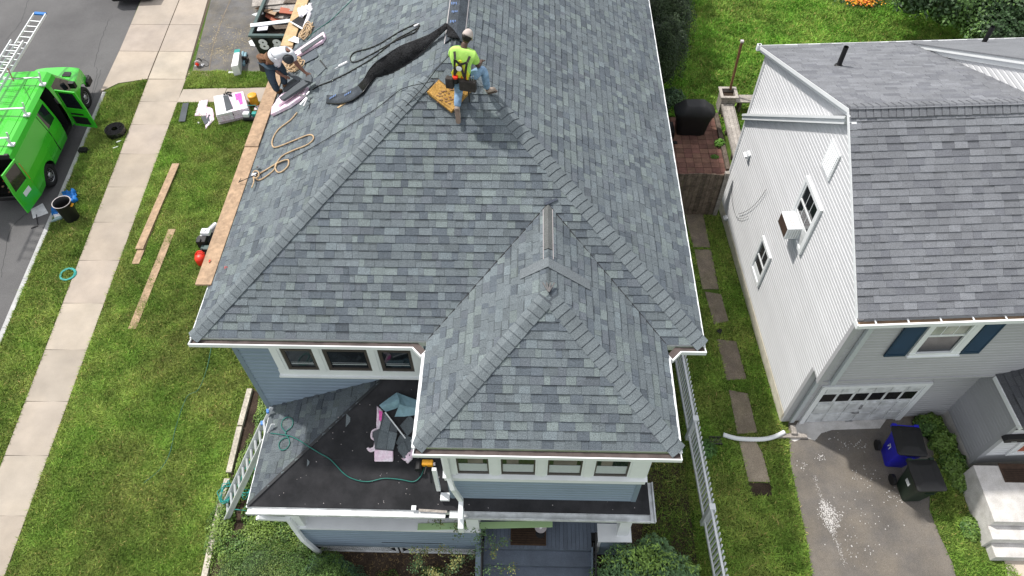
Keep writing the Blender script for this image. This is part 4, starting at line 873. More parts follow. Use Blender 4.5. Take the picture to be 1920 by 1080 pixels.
# ---------------------------------------------------------------- wheeled bins
def bin_(loc, rz, col, lidcol, label, mark, group='wheeled bins on the neighbour driveway'):
    t = thing('wheeled_bin', label, 'bin', loc, rz, group)
    b = MB(); rows = []
    for z, w_, d0, d1, in ((.02, .22, -.22, .24), (.3, .25, -.25, .27), (.7, .275, -.29, .30), (.86, .29, -.31, .32), (.93, .31, -.33, .34), (.95, .32, -.35, .36)):
        r = .06; pts = []
        for cx, cy, a0 in ((w_-r, d1-r, 0), (-w_+r, d1-r, 90), (-w_+r, d0+r, 180), (w_-r, d0+r, 270)):
            for a in (0, 30, 60, 90): pts.append(np.array([cx+r*math.cos(math.radians(a0+a)), cy+r*math.sin(math.radians(a0+a)), z]))
        rows.append(pts+[pts[0]])
    b.sheet(rows); b.add(rows[0][:-1], [tuple(range(16))]); part('body', b, M[col], t, local=True, smooth=True)
    l = MB(); rows2 = []
    for z, g_ in ((.955, .012), (.985, .012), (1.0, -.03), (1.03, -.16)):
        rows2.append([np.array([p[0]*(1+g_/.3), p[1]*(1+g_/.35)+(.0 if z < 1.01 else .03), z]) for p in rows[-1]])
    l.sheet(rows2); l.add([p for p in rows2[-1][:-1]], [tuple(range(16))]); part('lid', l, M[lidcol], t, local=True, smooth=False, bevel=.008)
    h = MB(); h.box((-.27, .34, .94), (.27, .40, .975)); h.box((-.3, .36, .9), (-.2, .42, 1.0)); h.box((.2, .36, .9), (.3, .42, 1.0)); part('handle', h, M[col], t, local=True)
    for s_ in (-1, 1):
        w_ = MB(); w_.cyl((s_*.29, .27, .13), (s_*.36, .27, .13), .13, n=18); w_.cyl((s_*.36, .27, .13), (s_*.365, .27, .13), .06, n=12); part('wheel', w_, M['black'], t, local=True)
    k = MB(); k.box((-.1, -.375, .80), (.1, -.33, .83)); part('grip', k, M[col], t, local=True)
    k = MB(); k.box((-.22, -.24, 1.002), (.22, -.18, 1.012)); part('lid_ridge', k, M[lidcol], t, local=True)
    mk = MB()
    for x0, y0, x1, y1 in mark: mk.obox((-.283-.0, y0, x0), (0, y1-y0, 0), (-.004, 0, 0), (0, 0, x1-x0))
    part('marking', mk, M['digit'], t, local=True)
    tx = MB()
    for i in range(14): tx.box((-.2+i*.03, .402, .952), (-.2+i*.03+.018, .4035, .968))
    part('rim_lettering', tx, M['digit'], t, local=True)
    return t
P = G(1704, 828, .95); bin_((P[0], P[1], 0), -.06, 'bin_blue', 'black', 'blue wheeled bin with a black lid by the garage door', ((.52, -.02, .66, .0), (.64, -.02, .66, .07), (.58, .03, .6, .08), (.52, .06, .6, .08)))
P = G(1737, 893, .95); bin_((P[0], P[1], 0), .05, 'bin_green', 'black', 'dark green wheeled bin in front of the blue one on the driveway', ((.58, -.06, .6, .08), (.62, -.06, .64, .08), (.66, -.06, .68, .08), (.58, -.08, .7, -.06)))
# ---------------------------------------------------------------- picket fence at the right of the house
pf = thing('picket_fence', 'low white picket fence running along the right side of the blue house', 'fence', (4.0, 7, 0))
A = np.array([3.86, 10.7, 0]); B = np.array([4.16, 3.4, 0]); d = (B-A)/np.linalg.norm(B-A); sd_ = np.cross(d, (0, 0, 1.)); L = np.linalg.norm(B-A)
m = MB(); m.beam(A+(0, 0, 1.0), B+(0, 0, 1.0), .05, .05); part('rail', m, M['white'], pf); m = MB(); m.beam(A+(0, 0, .25), B+(0, 0, .25), .04, .08); part('rail', m, M['white'], pf)
m = MB(); P = A+sd_*-.045; P = P-d*0; m.prism([P+(0, 0, .08), P+d*.055+(0, 0, .08), P+d*.055+(0, 0, 1.08), P+d*.028+(0, 0, 1.13), P+(0, 0, 1.08)], sd_*-.02); p0 = part('picket', m, M['white'], pf)
n = int(L/.122)
for i in range(1, n): inst(p0, d*(i*.122)+np.array([0, 0, random.uniform(-.008, .008)]))
for s_ in (0.05, 2.85, 4.95, 7.2):
    m = MB(); P = A+d*s_; m.beam(P, P+(0, 0, 1.1), .1, .1, up=d); m.beam(P+(0, 0, 1.1), P+(0, 0, 1.125), .13, .13, up=d); part('fence_post', m, M['white'], pf)
# wooden gate fence, bench, planter, grill
wf = thing('board_fence', 'weathered dark board fence closing the gap between the two houses', 'fence', (4.6, 15.35, 0))
x = 3.1
while x < 5.72:
    m = MB(); t = random.uniform(.6, 1.5); w_ = random.uniform(.10, .14); m.box((x, 15.32+random.uniform(-.01, .01), .02), (x+w_-.008, 15.345, 1.72+random.uniform(-.03, .02)), (t, t*.97, t*.93)); part('fence_board', m, M['wood_dark'], wf); x += w_
for z in (.4, 1.5): m = MB(); m.box((3.1, 15.35, z), (5.75, 15.39, z+.09)); part('rail', m, M['wood_dark'], wf)
m = MB(); m.box((5.66, 15.28, 0), (5.78, 15.4, 1.78)); part('fence_post', m, M['wood_grey'], wf)
gr = thing('grill', 'barbecue grill under a black fabric cover on the brick patio', 'grill', (5.45, 19.2, 0))
m = MB(); rows = []
for z, hw, hd, off in ((.03, .47, .27, 0), (.3, .50, .30, 0), (.62, .56, .33, 0), (.84, .66, .36, 0), (.92, .64, .35, 0), (1.02, .50, .31, 0), (1.12, .38, .25, .02), (1.15, .3, .18, .02)):
    r = []; N_ = 36
    for k in range(N_+1):
        a = 2*math.pi*k/N_; ca, sa = math.cos(a), math.sin(a); e = .42
        w_ = 1+.035*math.sin(a*9+z*3)*(1-z) + .02*math.sin(a*4+z*9)
        r.append(np.array([5.45+hw*math.copysign(abs(ca)**e, ca)*w_, 19.2+off+hd*math.copysign(abs(sa)**e, sa)*w_, z]))
    rows.append(r)
m.sheet(rows); m.add(rows[-1][:-1], [tuple(range(36))]); part('cover', m, M['black'], gr, smooth=True)
for s_ in (-1, 1):
    for q in (-1, 1): m = MB(); m.cyl((5.45+s_*.42, 19.2+q*.2, 0), (5.45+s_*.42, 19.2+q*.2, .08), .03); part('leg', m, M['black'], gr)
m = MB(); m.box((4.5, 18.75, .02), (4.85, 19.3, .3)); m.box((4.62, 18.5, .02), (4.95, 18.62, .06)); solo('patio_clutter', m, M['black'], 'dark box tucked on the patio between the house and the covered grill', 'box')
bn = thing('bench', 'weathered grey plank bench running out from the square wooden planter', 'bench', (6.75, 19.2, 0))
for i in range(3):
    m = MB(); x0 = 6.56+i*.12; t = random.uniform(.95, 1.2); m.box((x0, 17.4, .46), (x0+.112, 20.0, .5), (t, t, t)); part('seat_board', m, M['wood_grey'], bn)
m = MB(); m.box((6.53, 17.4, .4), (6.55, 20.0, .5)); m.box((6.93, 17.4, .4), (6.95, 20.0, .5)); part('apron', m, M['wood_grey'], bn)
for y in (17.8, 19.0, 19.9):
    for x in (6.6, 6.84): m = MB(); m.box((x, y, 0), (x+.08, y+.08, .46)); part('leg', m, M['wood_dark'], bn)
bn2 = thing('bench', 'weathered plank bench between the planter and the pale house', 'bench', (7.6, 20.3, 0))
for i in range(2):
    m = MB(); y0 = 20.12+i*.2; m.box((7.05, y0, .46), (8.6, y0+.19, .5)); part('seat_board', m, M['wood_grey'], bn2)
for x in (7.2, 8.2): m = MB(); m.box((x, 20.15, 0), (x+.08, 20.45, .46)); part('leg', m, M['wood_dark'], bn2)
pl = thing('planter', 'square wooden planter box with a rim, a thin post rising from it', 'planter', (6.75, 20.3, 0))
for z in (.02, .2, .38, .56):
    for a, b2 in (((6.52, 20.05, z), (7.0, 20.08, z+.17)), ((6.52, 20.52, z), (7.0, 20.55, z+.17)), ((6.52, 20.08, z), (6.55, 20.52, z+.17)), ((6.97, 20.08, z), (7.0, 20.52, z+.17))): m = MB(); m.box(a, b2); part('board', m, M['wood_grey'], pl)
for a, b2 in (((6.46, 20.0, .735), (7.06, 20.1, .765)), ((6.46, 20.5, .735), (7.06, 20.6, .765)), ((6.46, 20.1, .735), (6.56, 20.5, .765)), ((6.96, 20.1, .735), (7.06, 20.5, .765))): m = MB(); m.box(a, b2, (1.2, 1.2, 1.2)); part('rim_board', m, M['wood_grey'], pl)
m = MB(); m.box((6.56, 20.1, .5), (6.96, 20.5, .62)); part('earth', m, M['soil'], pl)
m = MB(); P = G(1369, 168, .7); Q = G(1391, 79, 2.45); m.beam(P, Q, .07, .07, up=(0, 1, 0)); o = solo('wooden_post', m, M['leather_brown'], 'thin brown wooden post standing in the planter box', 'post')
m = MB(); m.beam(Q, Q+(0, 0, .06), .1, .1, up=(0, 1, 0)); k = part('post_cap', m, M['stump'], o)
m = MB(); m.box((6.36, 17.25, 0), (6.5, 20.0, .12)); solo('timber_edging', m, M['wood_dark'], 'dark timber edging along the right side of the brick patio', 'edging')
A = G(470, 732); B = G(430, 895); C_ = G(384, 1090)
ge = thing('garden_edging', 'weathered pale timber edging between the lawn and the planting bed', 'edging', tuple(B))
for p_, q_ in ((A, G(452, 800)), (G(451, 803), G(431, 888)), (G(428, 900), G(405, 990)), (G(404, 995), G(384, 1090))): m = MB(); t = random.uniform(1.3, 1.6); m.beam(p_+(0, 0, .05), q_+(0, 0, .05), .13, .1, c=(t, t, t*.92)); part('timber', m, M['wood_grey'], ge)
# ---------------------------------------------------------------- the green work van
vz = math.atan2(.0895, .996)
van = thing('work_van', 'bright green work van at the kerb with its side and rear doors open', 'van', (-16.16, 16.40, -.12), vz)
WB = 3.9; YW, YC = 3.0, 3.76      # windscreen top and foot
def ring(y):
    if y <= YW: k = 0
    elif y >= YC: k = 1
    else: k = (y-YW)/(YC-YW)
    full = [(.92, .38), (.975, .62), (1.0, 1.0), (.985, 1.28), (.90, 1.88), (.85, 2.02), (.74, 2.11), (.35, 2.15), (0, 2.155)]
    t = max(0, (y-YC)/.85)
    hood = [(.92-.12*t, .40), (.97-.13*t, .62), (.98-.16*t, .9), (.95-.17*t, 1.08-.06*t), (.93-.18*t, 1.12-.08*t), (.9-.2*t, 1.15-.09*t), (.75-.15*t, 1.19-.11*t), (.35, 1.23-.12*t), (0, 1.235-.12*t)]
    r = [((1-k)*a[0]+k*b_[0], (1-k)*a[1]+k*b_[1]) for a, b_ in zip(full, hood)]
    if y < -.9: r = [(x*.99, z) for x, z in r]
    for wy in (0, WB):
        d = abs(y-wy)
        if d < .47:
            za = .36+math.sqrt(.47**2-d*d); r[0] = (r[0][0]+.05, max(r[0][1], za)); r[1] = (r[1][0]+.02, max(r[1][1], za+.03)); r[2] = (r[2][0], max(r[2][1], za+.08))
    return r
ysn = [-.95, -.88, -.47, -.42, -.3, -.15, 0, .15, .3, .42, .47, .9, 1.12, 1.66, 1.76, 2.34, 2.42, 2.52, 3.0, 3.2, WB-.47, WB-.42, WB-.3, YC, WB, WB+.15, WB+.3, WB+.42, WB+.47, 4.55, 4.68]
ysn = sorted(set(round(k, 3) for k in ysn))
bd = MB(); gls = {}; wsd = MB(); ri = []
for side in (1, -1):
    R_ = [[np.array([side*x, y, z]) for x, z in ring(y)] for y in ysn]
    for i in range(len(ysn)-1):
        for j in range(8):
            y0, y1 = ysn[i], ysn[i+1]; q = [R_[i][j], R_[i+1][j], R_[i+1][j+1], R_[i][j+1]]
            if side < 0: q = q[::-1]
            if y0 >= 1.75 and y1 <= 2.35 and j < 5 and side > 0: continue
            if (1.1 <= y0 and y1 <= 1.67 or 2.51 <= y0 and y1 <= 3.5) and j == 3:
                gls.setdefault((side, y0 > 2), MB()).add(q, [(0, 1, 2, 3)]); continue
            if y0 >= YW-.01 and y1 <= YC+.01 and j >= 5: wsd.add(q, [(0, 1, 2, 3)]); continue
            bd.add(q, [(0, 1, 2, 3)])
    bd.add([np.array([side*x, ysn[-1], z]) for x, z in ring(ysn[-1])]+[(0, ysn[-1], .4)], [tuple(range(10)) if side > 0 else tuple(range(10))[::-1]])
vb_ = part('body', bd, M['van'], van, local=True, smooth=False, bevel=0)
[part('side_window', g_, M['glass'], van, local=True) for g_ in gls.values()]; part('windscreen', wsd, M['glass'], van, local=True)
m = MB(); m.box((-.9, -.9, .38), (.9, 3.4, .5)); m.box((-.9, 2.36, .5), (.85, 2.40, 1.9)); m.box((-.88, -.9, .5), (-.84, 3.3, 1.9)); m.box((-.6, .2, .5), (.2, 1.6, 1.2)); part('floor', m, M['black'], van, local=True)
m = MB(); m.box((.1, 2.55, .5), (.62, 3.0, .85)); m.box((.1, 2.45, .8), (.62, 2.6, 1.45)); part('seat', m, M['black'], van, local=True, bevel=.04)
m = MB(); m.box((-.85, 3.1, 1.0), (.85, 3.5, 1.18)); part('dashboard', m, M['black'], van, local=True)
for x, y in ((.9, 0), (.9, WB), (-.9, 0), (-.9, WB)):
    t_ = MB(); s_ = 1 if x > 0 else -1; t_.lathe((x-s_*.22, y, .37), [(.2, 0), (.36, .01), (.372, .05), (.372, .2), (.355, .245), (.22, .25), (.215, .22)], 26, ax=(s_, 0, 0)); wo = part('wheel', t_, M['rubber'], van, local=True, smooth=True)
    r_ = MB(); r_.lathe((x-s_*.02, y, .37), [(.215, 0), (.21, .03), (.17, .0), (.1, .02), (.075, .05), (.04, .055)], 20, ax=(s_, 0, 0))
    for k in range(8): a = k*math.pi/4; r_.cyl((x+s_*.0, y+math.cos(a)*.14, .37+math.sin(a)*.14), (x+s_*.012, y+math.cos(a)*.14, .37+math.sin(a)*.14), .02, n=6)
    part('rim', r_, M['steel'], wo, local=True, smooth=False)
m = MB(); m.box((-.93, -1.12, .42), (.93, -.96, .58)); part('rear_bumper', m, M['black_gloss'], van, local=True, bevel=.02)
m = MB(); m.box((-.9, 4.64, .4), (.9, 4.82, .66)); m.box((.78, 4.4, .42), (.95, 4.78, .64)); part('front_bumper', m, M['black'], van, local=True, bevel=.03)
m = MB(); m.prism([(.45, 4.02, 1.19), (.72, 4.02, 1.165), (.66, 4.3, 1.135), (.45, 4.3, 1.16)], (0, 0, .02)); part('hood_vent', m, M['black'], van, local=True)
for s_ in (-1, 1): m = MB(); m.box((s_*.5, 4.68, .75), (s_*.74, 4.70, .95)); part('headlight', m, M['white'], van, local=True)
m = MB(); m.box((.90, -.975, 1.0), (.985, -.93, 1.75)); m.box((-.985, -.975, 1.0), (-.9, -.93, 1.75)); part('tail_light', m, M['red'], van, local=True)
m = MB(); m.box((-.85, -.97, 1.95), (.85, -.9, 2.11)); part('rear_header', m, M['black'], van, local=True)
m = MB()
for k in range(60): c3 = (random.uniform(-.8, .8), random.uniform(-.9, -.1), .52+random.uniform(0, .1)); m.box(c3, (c3[0]+random.uniform(.02, .12), c3[1]+random.uniform(.02, .1), c3[2]+.03), random.choice(((1, 1, 1), (.6, .5, .4), (1.2, .7, .3))))
part('cargo_clutter', m, M['wood'], van, local=True)
for z in (.75, 1.05, 1.3):        # pressed body lines and panel seams
    m = MB(); m.obox((1.0-.004*(z > 1.2), .5, z), (0, 1.2, 0), (.006, 0, 0), (0, 0, .012)); part('body_line', m, M['van'], van, local=True)
m = MB(); m.obox((.985, 1.02, .5), (0, .014, 0), (.022, 0, 0), (-.0, 0, .78)); m.obox((.975, 1.02, 1.28), (0, .014, 0), (.022, 0, 0), (-.088, 0, .6)); m.obox((.985, 2.44, .5), (0, .014, 0), (.022, 0, 0), (-.0, 0, .78)); part('door_seam', m, M['black'], van, local=True)
for x in np.linspace(-.6, .6, 7): m = MB(); m.beam((x, -.85, 2.151-abs(x)*.035), (x, 2.7, 2.151-abs(x)*.035), .05, .006); part('roof_rib', m, M['van'], van, local=True)
def door(hinge, ang, w_, z0, z1, nm, inner, plate=False, label=None):
    """door leaf swung about a vertical hinge; ang is its direction"""
    d = np.array([math.cos(ang), math.sin(ang), 0]); n = np.array([-d[1], d[0], 0]); H_ = np.array(hinge+(0,), float); zb = z0+(z1-z0)*.52
    m = MB(); T_ = .05
    m.obox(H_+(0, 0, z0), d*w_, n*T_, (0, 0, zb-z0))
    m.obox(H_+(0, 0, zb), d*.08, n*T_, (0, 0, z1-zb)); m.prism([H_+d*(w_-.10)+(0, 0, zb), H_+d*w_+(0, 0, zb), H_+d*(w_-.08)+(0, 0, z1), H_+d*(w_-.18)+(0, 0, z1)], n*T_); m.obox(H_+d*.08+(0, 0, z1-.07), d*(w_-.24), n*T_, (0, 0, .07))
    o = part(nm, m, M['van'], van, local=True, bevel=.008, label=label)
    g = MB(); g.prism([H_+d*.08+n*.02+(0, 0, zb), H_+d*(w_-.10)+n*.02+(0, 0, zb), H_+d*(w_-.16)+n*.02+(0, 0, z1-.07), H_+d*.08+n*.02+(0, 0, z1-.07)], n*.01); part('window', g, M['glass'], o, local=True)
    k = MB(); nn = n*(-.012 if inner < 0 else T_+.002); k.obox(H_+d*.1+nn+(0, 0, z0+.12), d*(w_-.25), n*.01, (0, 0, .3)); k.obox(H_+d*.12+nn+(0, 0, z0+.5), d*(w_-.35), n*.012, (0, 0, .06)); part('trim_panel', k, M['black'], o, local=True)
    if plate: k = MB(); nn = n*(T_+.002 if inner < 0 else -.012); k.obox(H_+d*.2+nn+(0, 0, z0+.42), d*.32, n*.01, (0, 0, .16)); part('number_plate', k, M['digit'], o, local=True); k = MB(); k.obox(H_+d*.15+nn*.8+(0, 0, z0+.36), d*.42, n*.008, (0, 0, .28)); part('plate_recess', k, M['black'], o, local=True)
    return o
door((1.02, 2.36), math.radians(-14), .80, .40, 1.85, 'side_door', -1, label='opened side cargo door seen from inside')
m = MB(); m.obox((1.0, 3.22, 1.25), (.02, .14, 0), (.2, -.02, 0), (0, 0, .22)); part('mirror', m, M['black'], van, local=True, bevel=.02)
door((.97, -.98), math.radians(-100), .80, .5, 1.98, 'rear_door', -1, plate=True, label='opened right rear door with a number plate')
door((-.97, -.98), math.radians(-75), .80, .5, 1.98, 'rear_door', 1)
rk = None
for y in (-.5, .85, 2.35):
    m = MB(); m.beam((-.9, y, 2.36), (.88, y, 2.36), .05, .03); rk_ = part('rack_bar', m, M['alu'], van, local=True)
    for s_ in (-1, 1): m = MB(); m.beam((s_*.8, y, 2.08), (s_*.8, y, 2.37), .06, .05, up=(0, 1, 0)); m.beam((s_*.86, y, 2.33), (s_*.92, y, 2.56), .05, .02, up=(0, 1, 0)); m.box((s_*.72, y-.08, 2.08), (s_*.9, y+.08, 2.12)); part('bracket', m, M['alu'], rk_, local=True)
m = MB(); m.beam((.35, 2.35, 2.37), (.2, 2.05, 2.6), .03, .02); m.tube([(.35, 2.0, 2.2), (.5, 2.3, 2.38), (.8, 2.35, 2.4)], .008, 5); part('rack_clamp', m, M['black'], van, local=True)
# ladders on the rack (each a thing)
def ladder(name, label, p, q, wdir, width, rungs, z_up=(0, 0, 1), rail=(.03, .075), endcol=None, group=None, rung_r=.016, parent=None, m_='alu'):
    p = np.asarray(p, float); q = np.asarray(q, float); wdir = unit(wdir); t = thing(name, label, 'ladder', tuple(p), 0, group) if parent is None else parent
    d = unit(q-p); up = np.cross(wdir, d)
    for s_ in (0, 1): m = MB(); m.beam(p+wdir*width*s_, q+wdir*width*s_, rail[1] if abs(up[2]) < .3 else rail[0], rail[0] if abs(up[2]) < .3 else rail[1], up=up if abs(up[2]) > .3 else wdir); part('rail', m, M[m_], t)
    L = np.linalg.norm(q-p); n = int(L/rungs)
    for i in range(n):
        m = MB(); c = p+d*(rungs*(i+.5)); m.cyl(c, c+wdir*width, rung_r, n=8); part('rung', m, M[m_], t)
    if endcol: m = MB(); m.obox(q-d*.05-up*.03, d*(.13 if parent is None and width > .41 else .04), wdir*width, up*.05); part('end_cap', m, M[endcol], t)
    return t
A = G(86, 27, 2.42); B = G(44, 96, 2.42); dd = unit(A-B); Wd = G(57, 25, 2.42)-A
ladder('ladder', 'aluminium extension ladder with a blue end cap on the roof rack of the green van', A-dd*7.6, A, unit(Wd), .42, .305, endcol='blue_plastic')
A2 = G(44, 77, 2.55); Bk_ = A2-dd*6.2; ladder('ladder', 'shorter aluminium ladder lying on top of the other one on the green van', Bk_, A2, unit(Wd), .42, .305)
m = MB()
for k in (0, .3, .55): P = G(22, 140, 2.6)+dd*k*0; m.beam(G(14, 128, 2.6), G(26, 152, 2.55), .03, .03)
solo('lashing_strap', m, M['leather_brown'], 'brown strap tied round the ladders on the green van', 'strap')
# dark car at the top edge
car = thing('parked_car', 'dark car at the top edge of the picture, only its rear end in view', 'car', (-16.3, 28.0, -.12), vz)
cb = MB(); rows = []
for y, zt, hw in ((-1.35, .55, .75), (-1.3, .85, .84), (-.9, .95, .88), (-.3, 1.38, .78), (1.2, 1.42, .76), (2.0, 1.0, .86), (3.0, .88, .84), (3.15, .5, .7)):
    rows.append([np.array(k) for k in ((-hw*.96, y, .25), (-hw, y, .6), (-hw*.98, y, min(zt, .85)), (-hw*.8, y, zt), (hw*.8, y, zt), (hw*.98, y, min(zt, .85)), (hw, y, .6), (hw*.96, y, .25))])
cb.sheet(rows); cb.add(rows[0], [tuple(range(8))]); cb.add(rows[-1], [tuple(range(8))[::-1]]); part('body', cb, M['black_gloss'], car, local=True, smooth=True, bevel=.02)
for x in (-.8, .62):
    for y in (-.6, 2.1): m = MB(); m.cyl((x, y, .32), (x+.18, y, .32), .32, n=18); part('wheel', m, M['rubber'], car, local=True)
# ---------------------------------------------------------------- dumpster
dp = thing('dumpster', 'dark roll-off dumpster full of torn-off roofing with white painted figures on its end', 'dumpster', (-9.0, 24, 0))
dx0, dx1, dy0, dy1, dz = -9.86, -7.9, 22.25, 26.6, 1.5
m = MB(); tp = .16
for a, b2, c3, d3 in (((dx0+tp, dy0+.22, .12), (dx1-tp, dy0+.22, .12), (dx1, dy0, dz), (dx0, dy0, dz)), ((dx0+tp, dy1, .12), (dx0+tp, dy0+.22, .12), (dx0, dy0, dz), (dx0, dy1, dz)), ((dx1-tp, dy0+.22, .12), (dx1-tp, dy1, .12), (dx1, dy1, dz), (dx1, dy0, dz)), ((dx1-tp, dy1, .12), (dx0+tp, dy1, .12), (dx0, dy1, dz), (dx1, dy1, dz))):
    m.prism([a, b2, c3, d3], (0, .0, .0)) if 0 else m.add([a, b2, c3, d3], [(0, 1, 2, 3)])
part('body', m, M['dumpster'], dp, solid=.04); m = MB(); m.box((dx0+tp, dy0+.22, .1), (dx1-tp, dy1, .14)); part('floor', m, M['dumpster'], dp)
for a, b2 in (((dx0-.05, dy0-.06, dz-.03), (dx1+.05, dy0+.06, dz+.05)), ((dx0-.05, dy0+.06, dz-.03), (dx0+.06, dy1, dz+.05)), ((dx1-.06, dy0+.06, dz-.03), (dx1+.05, dy1, dz+.05))): m = MB(); m.box(a, b2); part('rim', m, M['dumpster_rim'], dp)
for x in (dx0+.45, dx0+1.0, dx0+1.55):
    m = MB(); k = (x-(dx0+dx1)/2)/1.0; m.beam((x-k*.14, dy0+.19, .12), (x, dy0-.03, dz-.03), .06, .06, up=(0, 1, 0)); part('rib', m, M['dumpster'], dp)
up_ = unit(np.array([0, -.22, dz-.12])); nfr_ = np.array([0, -up_[2], up_[1]])
for xx in (dx0+.42, dx0+.92):
    P0_ = np.array([xx+.0, dy0-.04, dz-.30]); text_mesh('8', .60, (lambda P0_: lambda x, y: P0_+np.array([x*1.0, 0, 0])+up_*y+nfr_*.05)(P0_), M['digit'], dp, 'figure', font_bold=.03)
rnd = random.Random(4)
def debris(nm, lab, px, py, z, L, W_, rz, mt, n=(0, 0, 1), th=.03, cat='debris', grp=None, jag=0):
    P = G(px, py, z); d = np.array([math.cos(rz), math.sin(rz), 0]); e_ = np.array([-d[1], d[0], 0]); tl = np.array([0, 0, rnd.uniform(-.15, .2)])
    m = MB(); k = [rnd.uniform(-jag, jag) for _ in range(4)]
    m.prism([P-d*L/2-e_*(W_/2+k[0]), P+d*L/2-e_*(W_/2+k[1])+tl, P+d*(L/2+k[2])+e_*W_/2+tl, P-d*(L/2+k[3])+e_*W_/2], (0, 0, th)); return solo(nm, m, M[mt], lab, cat, group=grp)
fl = MB(); fl.box((dx0+.1, dy0+.3, .2), (dx1-.1, dy1-.1, .75)); part('load', fl, M['wood_dark'], dp)
debris('white_board', 'long white trim board lying across the debris in the dumpster', 511, 42, 1.56, 1.55, .2, math.radians(17), 'white', cat='board')
debris('white_scrap', 'crumpled white sheet at the front corner of the dumpster', 492, 53, 1.5, .35, .22, .2, 'white_film', jag=.06, cat='sheet')
for i, (x, y, L, W_, a, mt, z) in enumerate(((500, 22, 1.0, .3, -.55, 'wood', 1.25), (520, 18, 1.5, .5, -.1, 'wood_grey', 1.2), (530, 8, 1.6, .6, -.05, 'wood_grey', 1.35), (508, 30, .9, .2, -.6, 'terracotta', 1.2), (490, 12, .8, .25, -.8, 'wood', 1.3), (540, 20, .5, .25, -.2, 'terracotta', 1.38), (550, 3, .7, .3, 0, 'wood_dark', 1.4), (505, 3, 1.2, .5, .1, 'wood_grey', 1.42), (535, 50, .7, .25, .2, 'wood_dark', 1.1), (520, 46, .8, .2, .3, 'leather', 1.0), (486, 26, .3, .2, .7, 'white_dirty', 1.4), (545, -8, 1, .5, .2, 'wood_grey', 1.3), (515, -15, 1.2, .5, -.2, 'wood_dark', 1.3), (530, 28, .8, .45, -.3, 'wood_grey', 1.1))):
    debris('roofing_debris', 'torn wooden roofing debris heaped in the dumpster', x, y, z, L, W_, a, mt, grp='roofing debris heaped in the dumpster', jag=.12)
# ---------------------------------------------------------------- things on the lawn and driveway
def board(x0, y0, x1, y1, w_, label, mt='wood', th=.035, z=.03, group=None):
    A = G(x0, y0, z); B = G(x1, y1, z); m = MB(); t = random.uniform(.95, 1.1); m.beam(A, B, w_, th, c=(t, t, t)); return solo('plank', m, M[mt], label, 'plank', group=group)
board(330, 307, 261, 467, .23, 'upper one of two overlapping planks on the lawn beside the pavement', z=.09)
board(325, 320, 254, 495, .21, 'lower plank half hidden under another one on the lawn', z=.04)
board(323, 430, 248, 617, .22, 'single plank lying on the lawn nearest the blue house front')
def coil(name, label, cat, P, r, r_t, turns, mt, jit=.02, hgt=0.):
    m = MB(); pts = []
    for i in range(turns*14): a = i*2*math.pi/14; rr = r*(1+random.uniform(-jit, jit)+.08*math.sin(i*.37)); pts.append(np.array([P[0]+math.cos(a)*rr, P[1]+math.sin(a)*rr, P[2]+r_t+hgt*i/(turns*14)+random.uniform(0, r_t)]))
    m.tube(pts, r_t, 6); return solo(name, m, M[mt], label, cat, smooth=True)
coil('hose_coil', 'coiled teal hose lying on the grass verge by the pavement', 'hose', G(128, 515, .01), .21, .016, 5, 'teal', .06)
m = MB(); P = G(220, 250, 0)
pts = []
for i in range(6*18): a = i*2*math.pi/18; rr = .1+.25*i/(6*18); pts.append(np.array([P[0]+math.cos(a)*rr, P[1]+math.sin(a)*rr]))
m.sheet([[np.array([q[0], q[1], z]) for q in pts] for z in (.015, .11, .22)]); solo('membrane_roll', m, M['black_gloss'], 'loosely wound roll of black edging standing on the grass verge', 'roll', solid=.008)
for (x, y, lab) in ((222, 266, 'white plastic tube lying beside the black roll on the verge'), (216, 277, 'white plastic tube lying below the black roll, nearer the pavement')):
    m = MB(); A = G(x-4, y+1, .03); B = G(x+4, y-2, .04); m.cyl(A, B, .02, n=10); m.cyl(B, B+(B-A)*.2, .012, n=8); solo('caulk_tube', m, M['white'], lab, 'tube')
m = MB(); P = G(158, 285, 0); m.box(P+(-.13, -.09, 0), P+(.13, .09, .14)); m.tube([P+(-.1, 0, .14), P+(-.05, 0, .2), (P+(.05, 0, .2)), P+(.1, 0, .14)], .014, 6); m.tube([P+(.1, .0, .1), P+(.2, .06, .05)], .01, 5); solo('tool_bag', m, M['black'], 'small black tool bag on the verge beside the kerb', 'bag', bevel=.025)
tc_ = thing('trash_can', 'open black plastic trash can standing on the verge next to a blue tarp', 'trash can', G(137, 405, 0))
P = G(137, 410, 0); m = MB(); m.lathe(P, [(.20, 0), (.21, .02), (.255, .70), (.27, .71), (.27, .73), (.245, .73), (.235, .5), (.19, .03)], 30); part('body', m, M['black'], tc_, smooth=True)
m = MB(); m.lathe(P, [(.25, .728), (.262, .722), (.275, .73), (.262, .742), (.25, .732)], 30, cap=False); part('rim', m, M['stump'], tc_, smooth=True)
for s_ in (-1, 1): m = MB(); m.box(P+(s_*.25, -.06, .6), P+(s_*.3, .06, .63)); part('handle', m, M['orange' if s_ > 0 else 'black'], tc_)
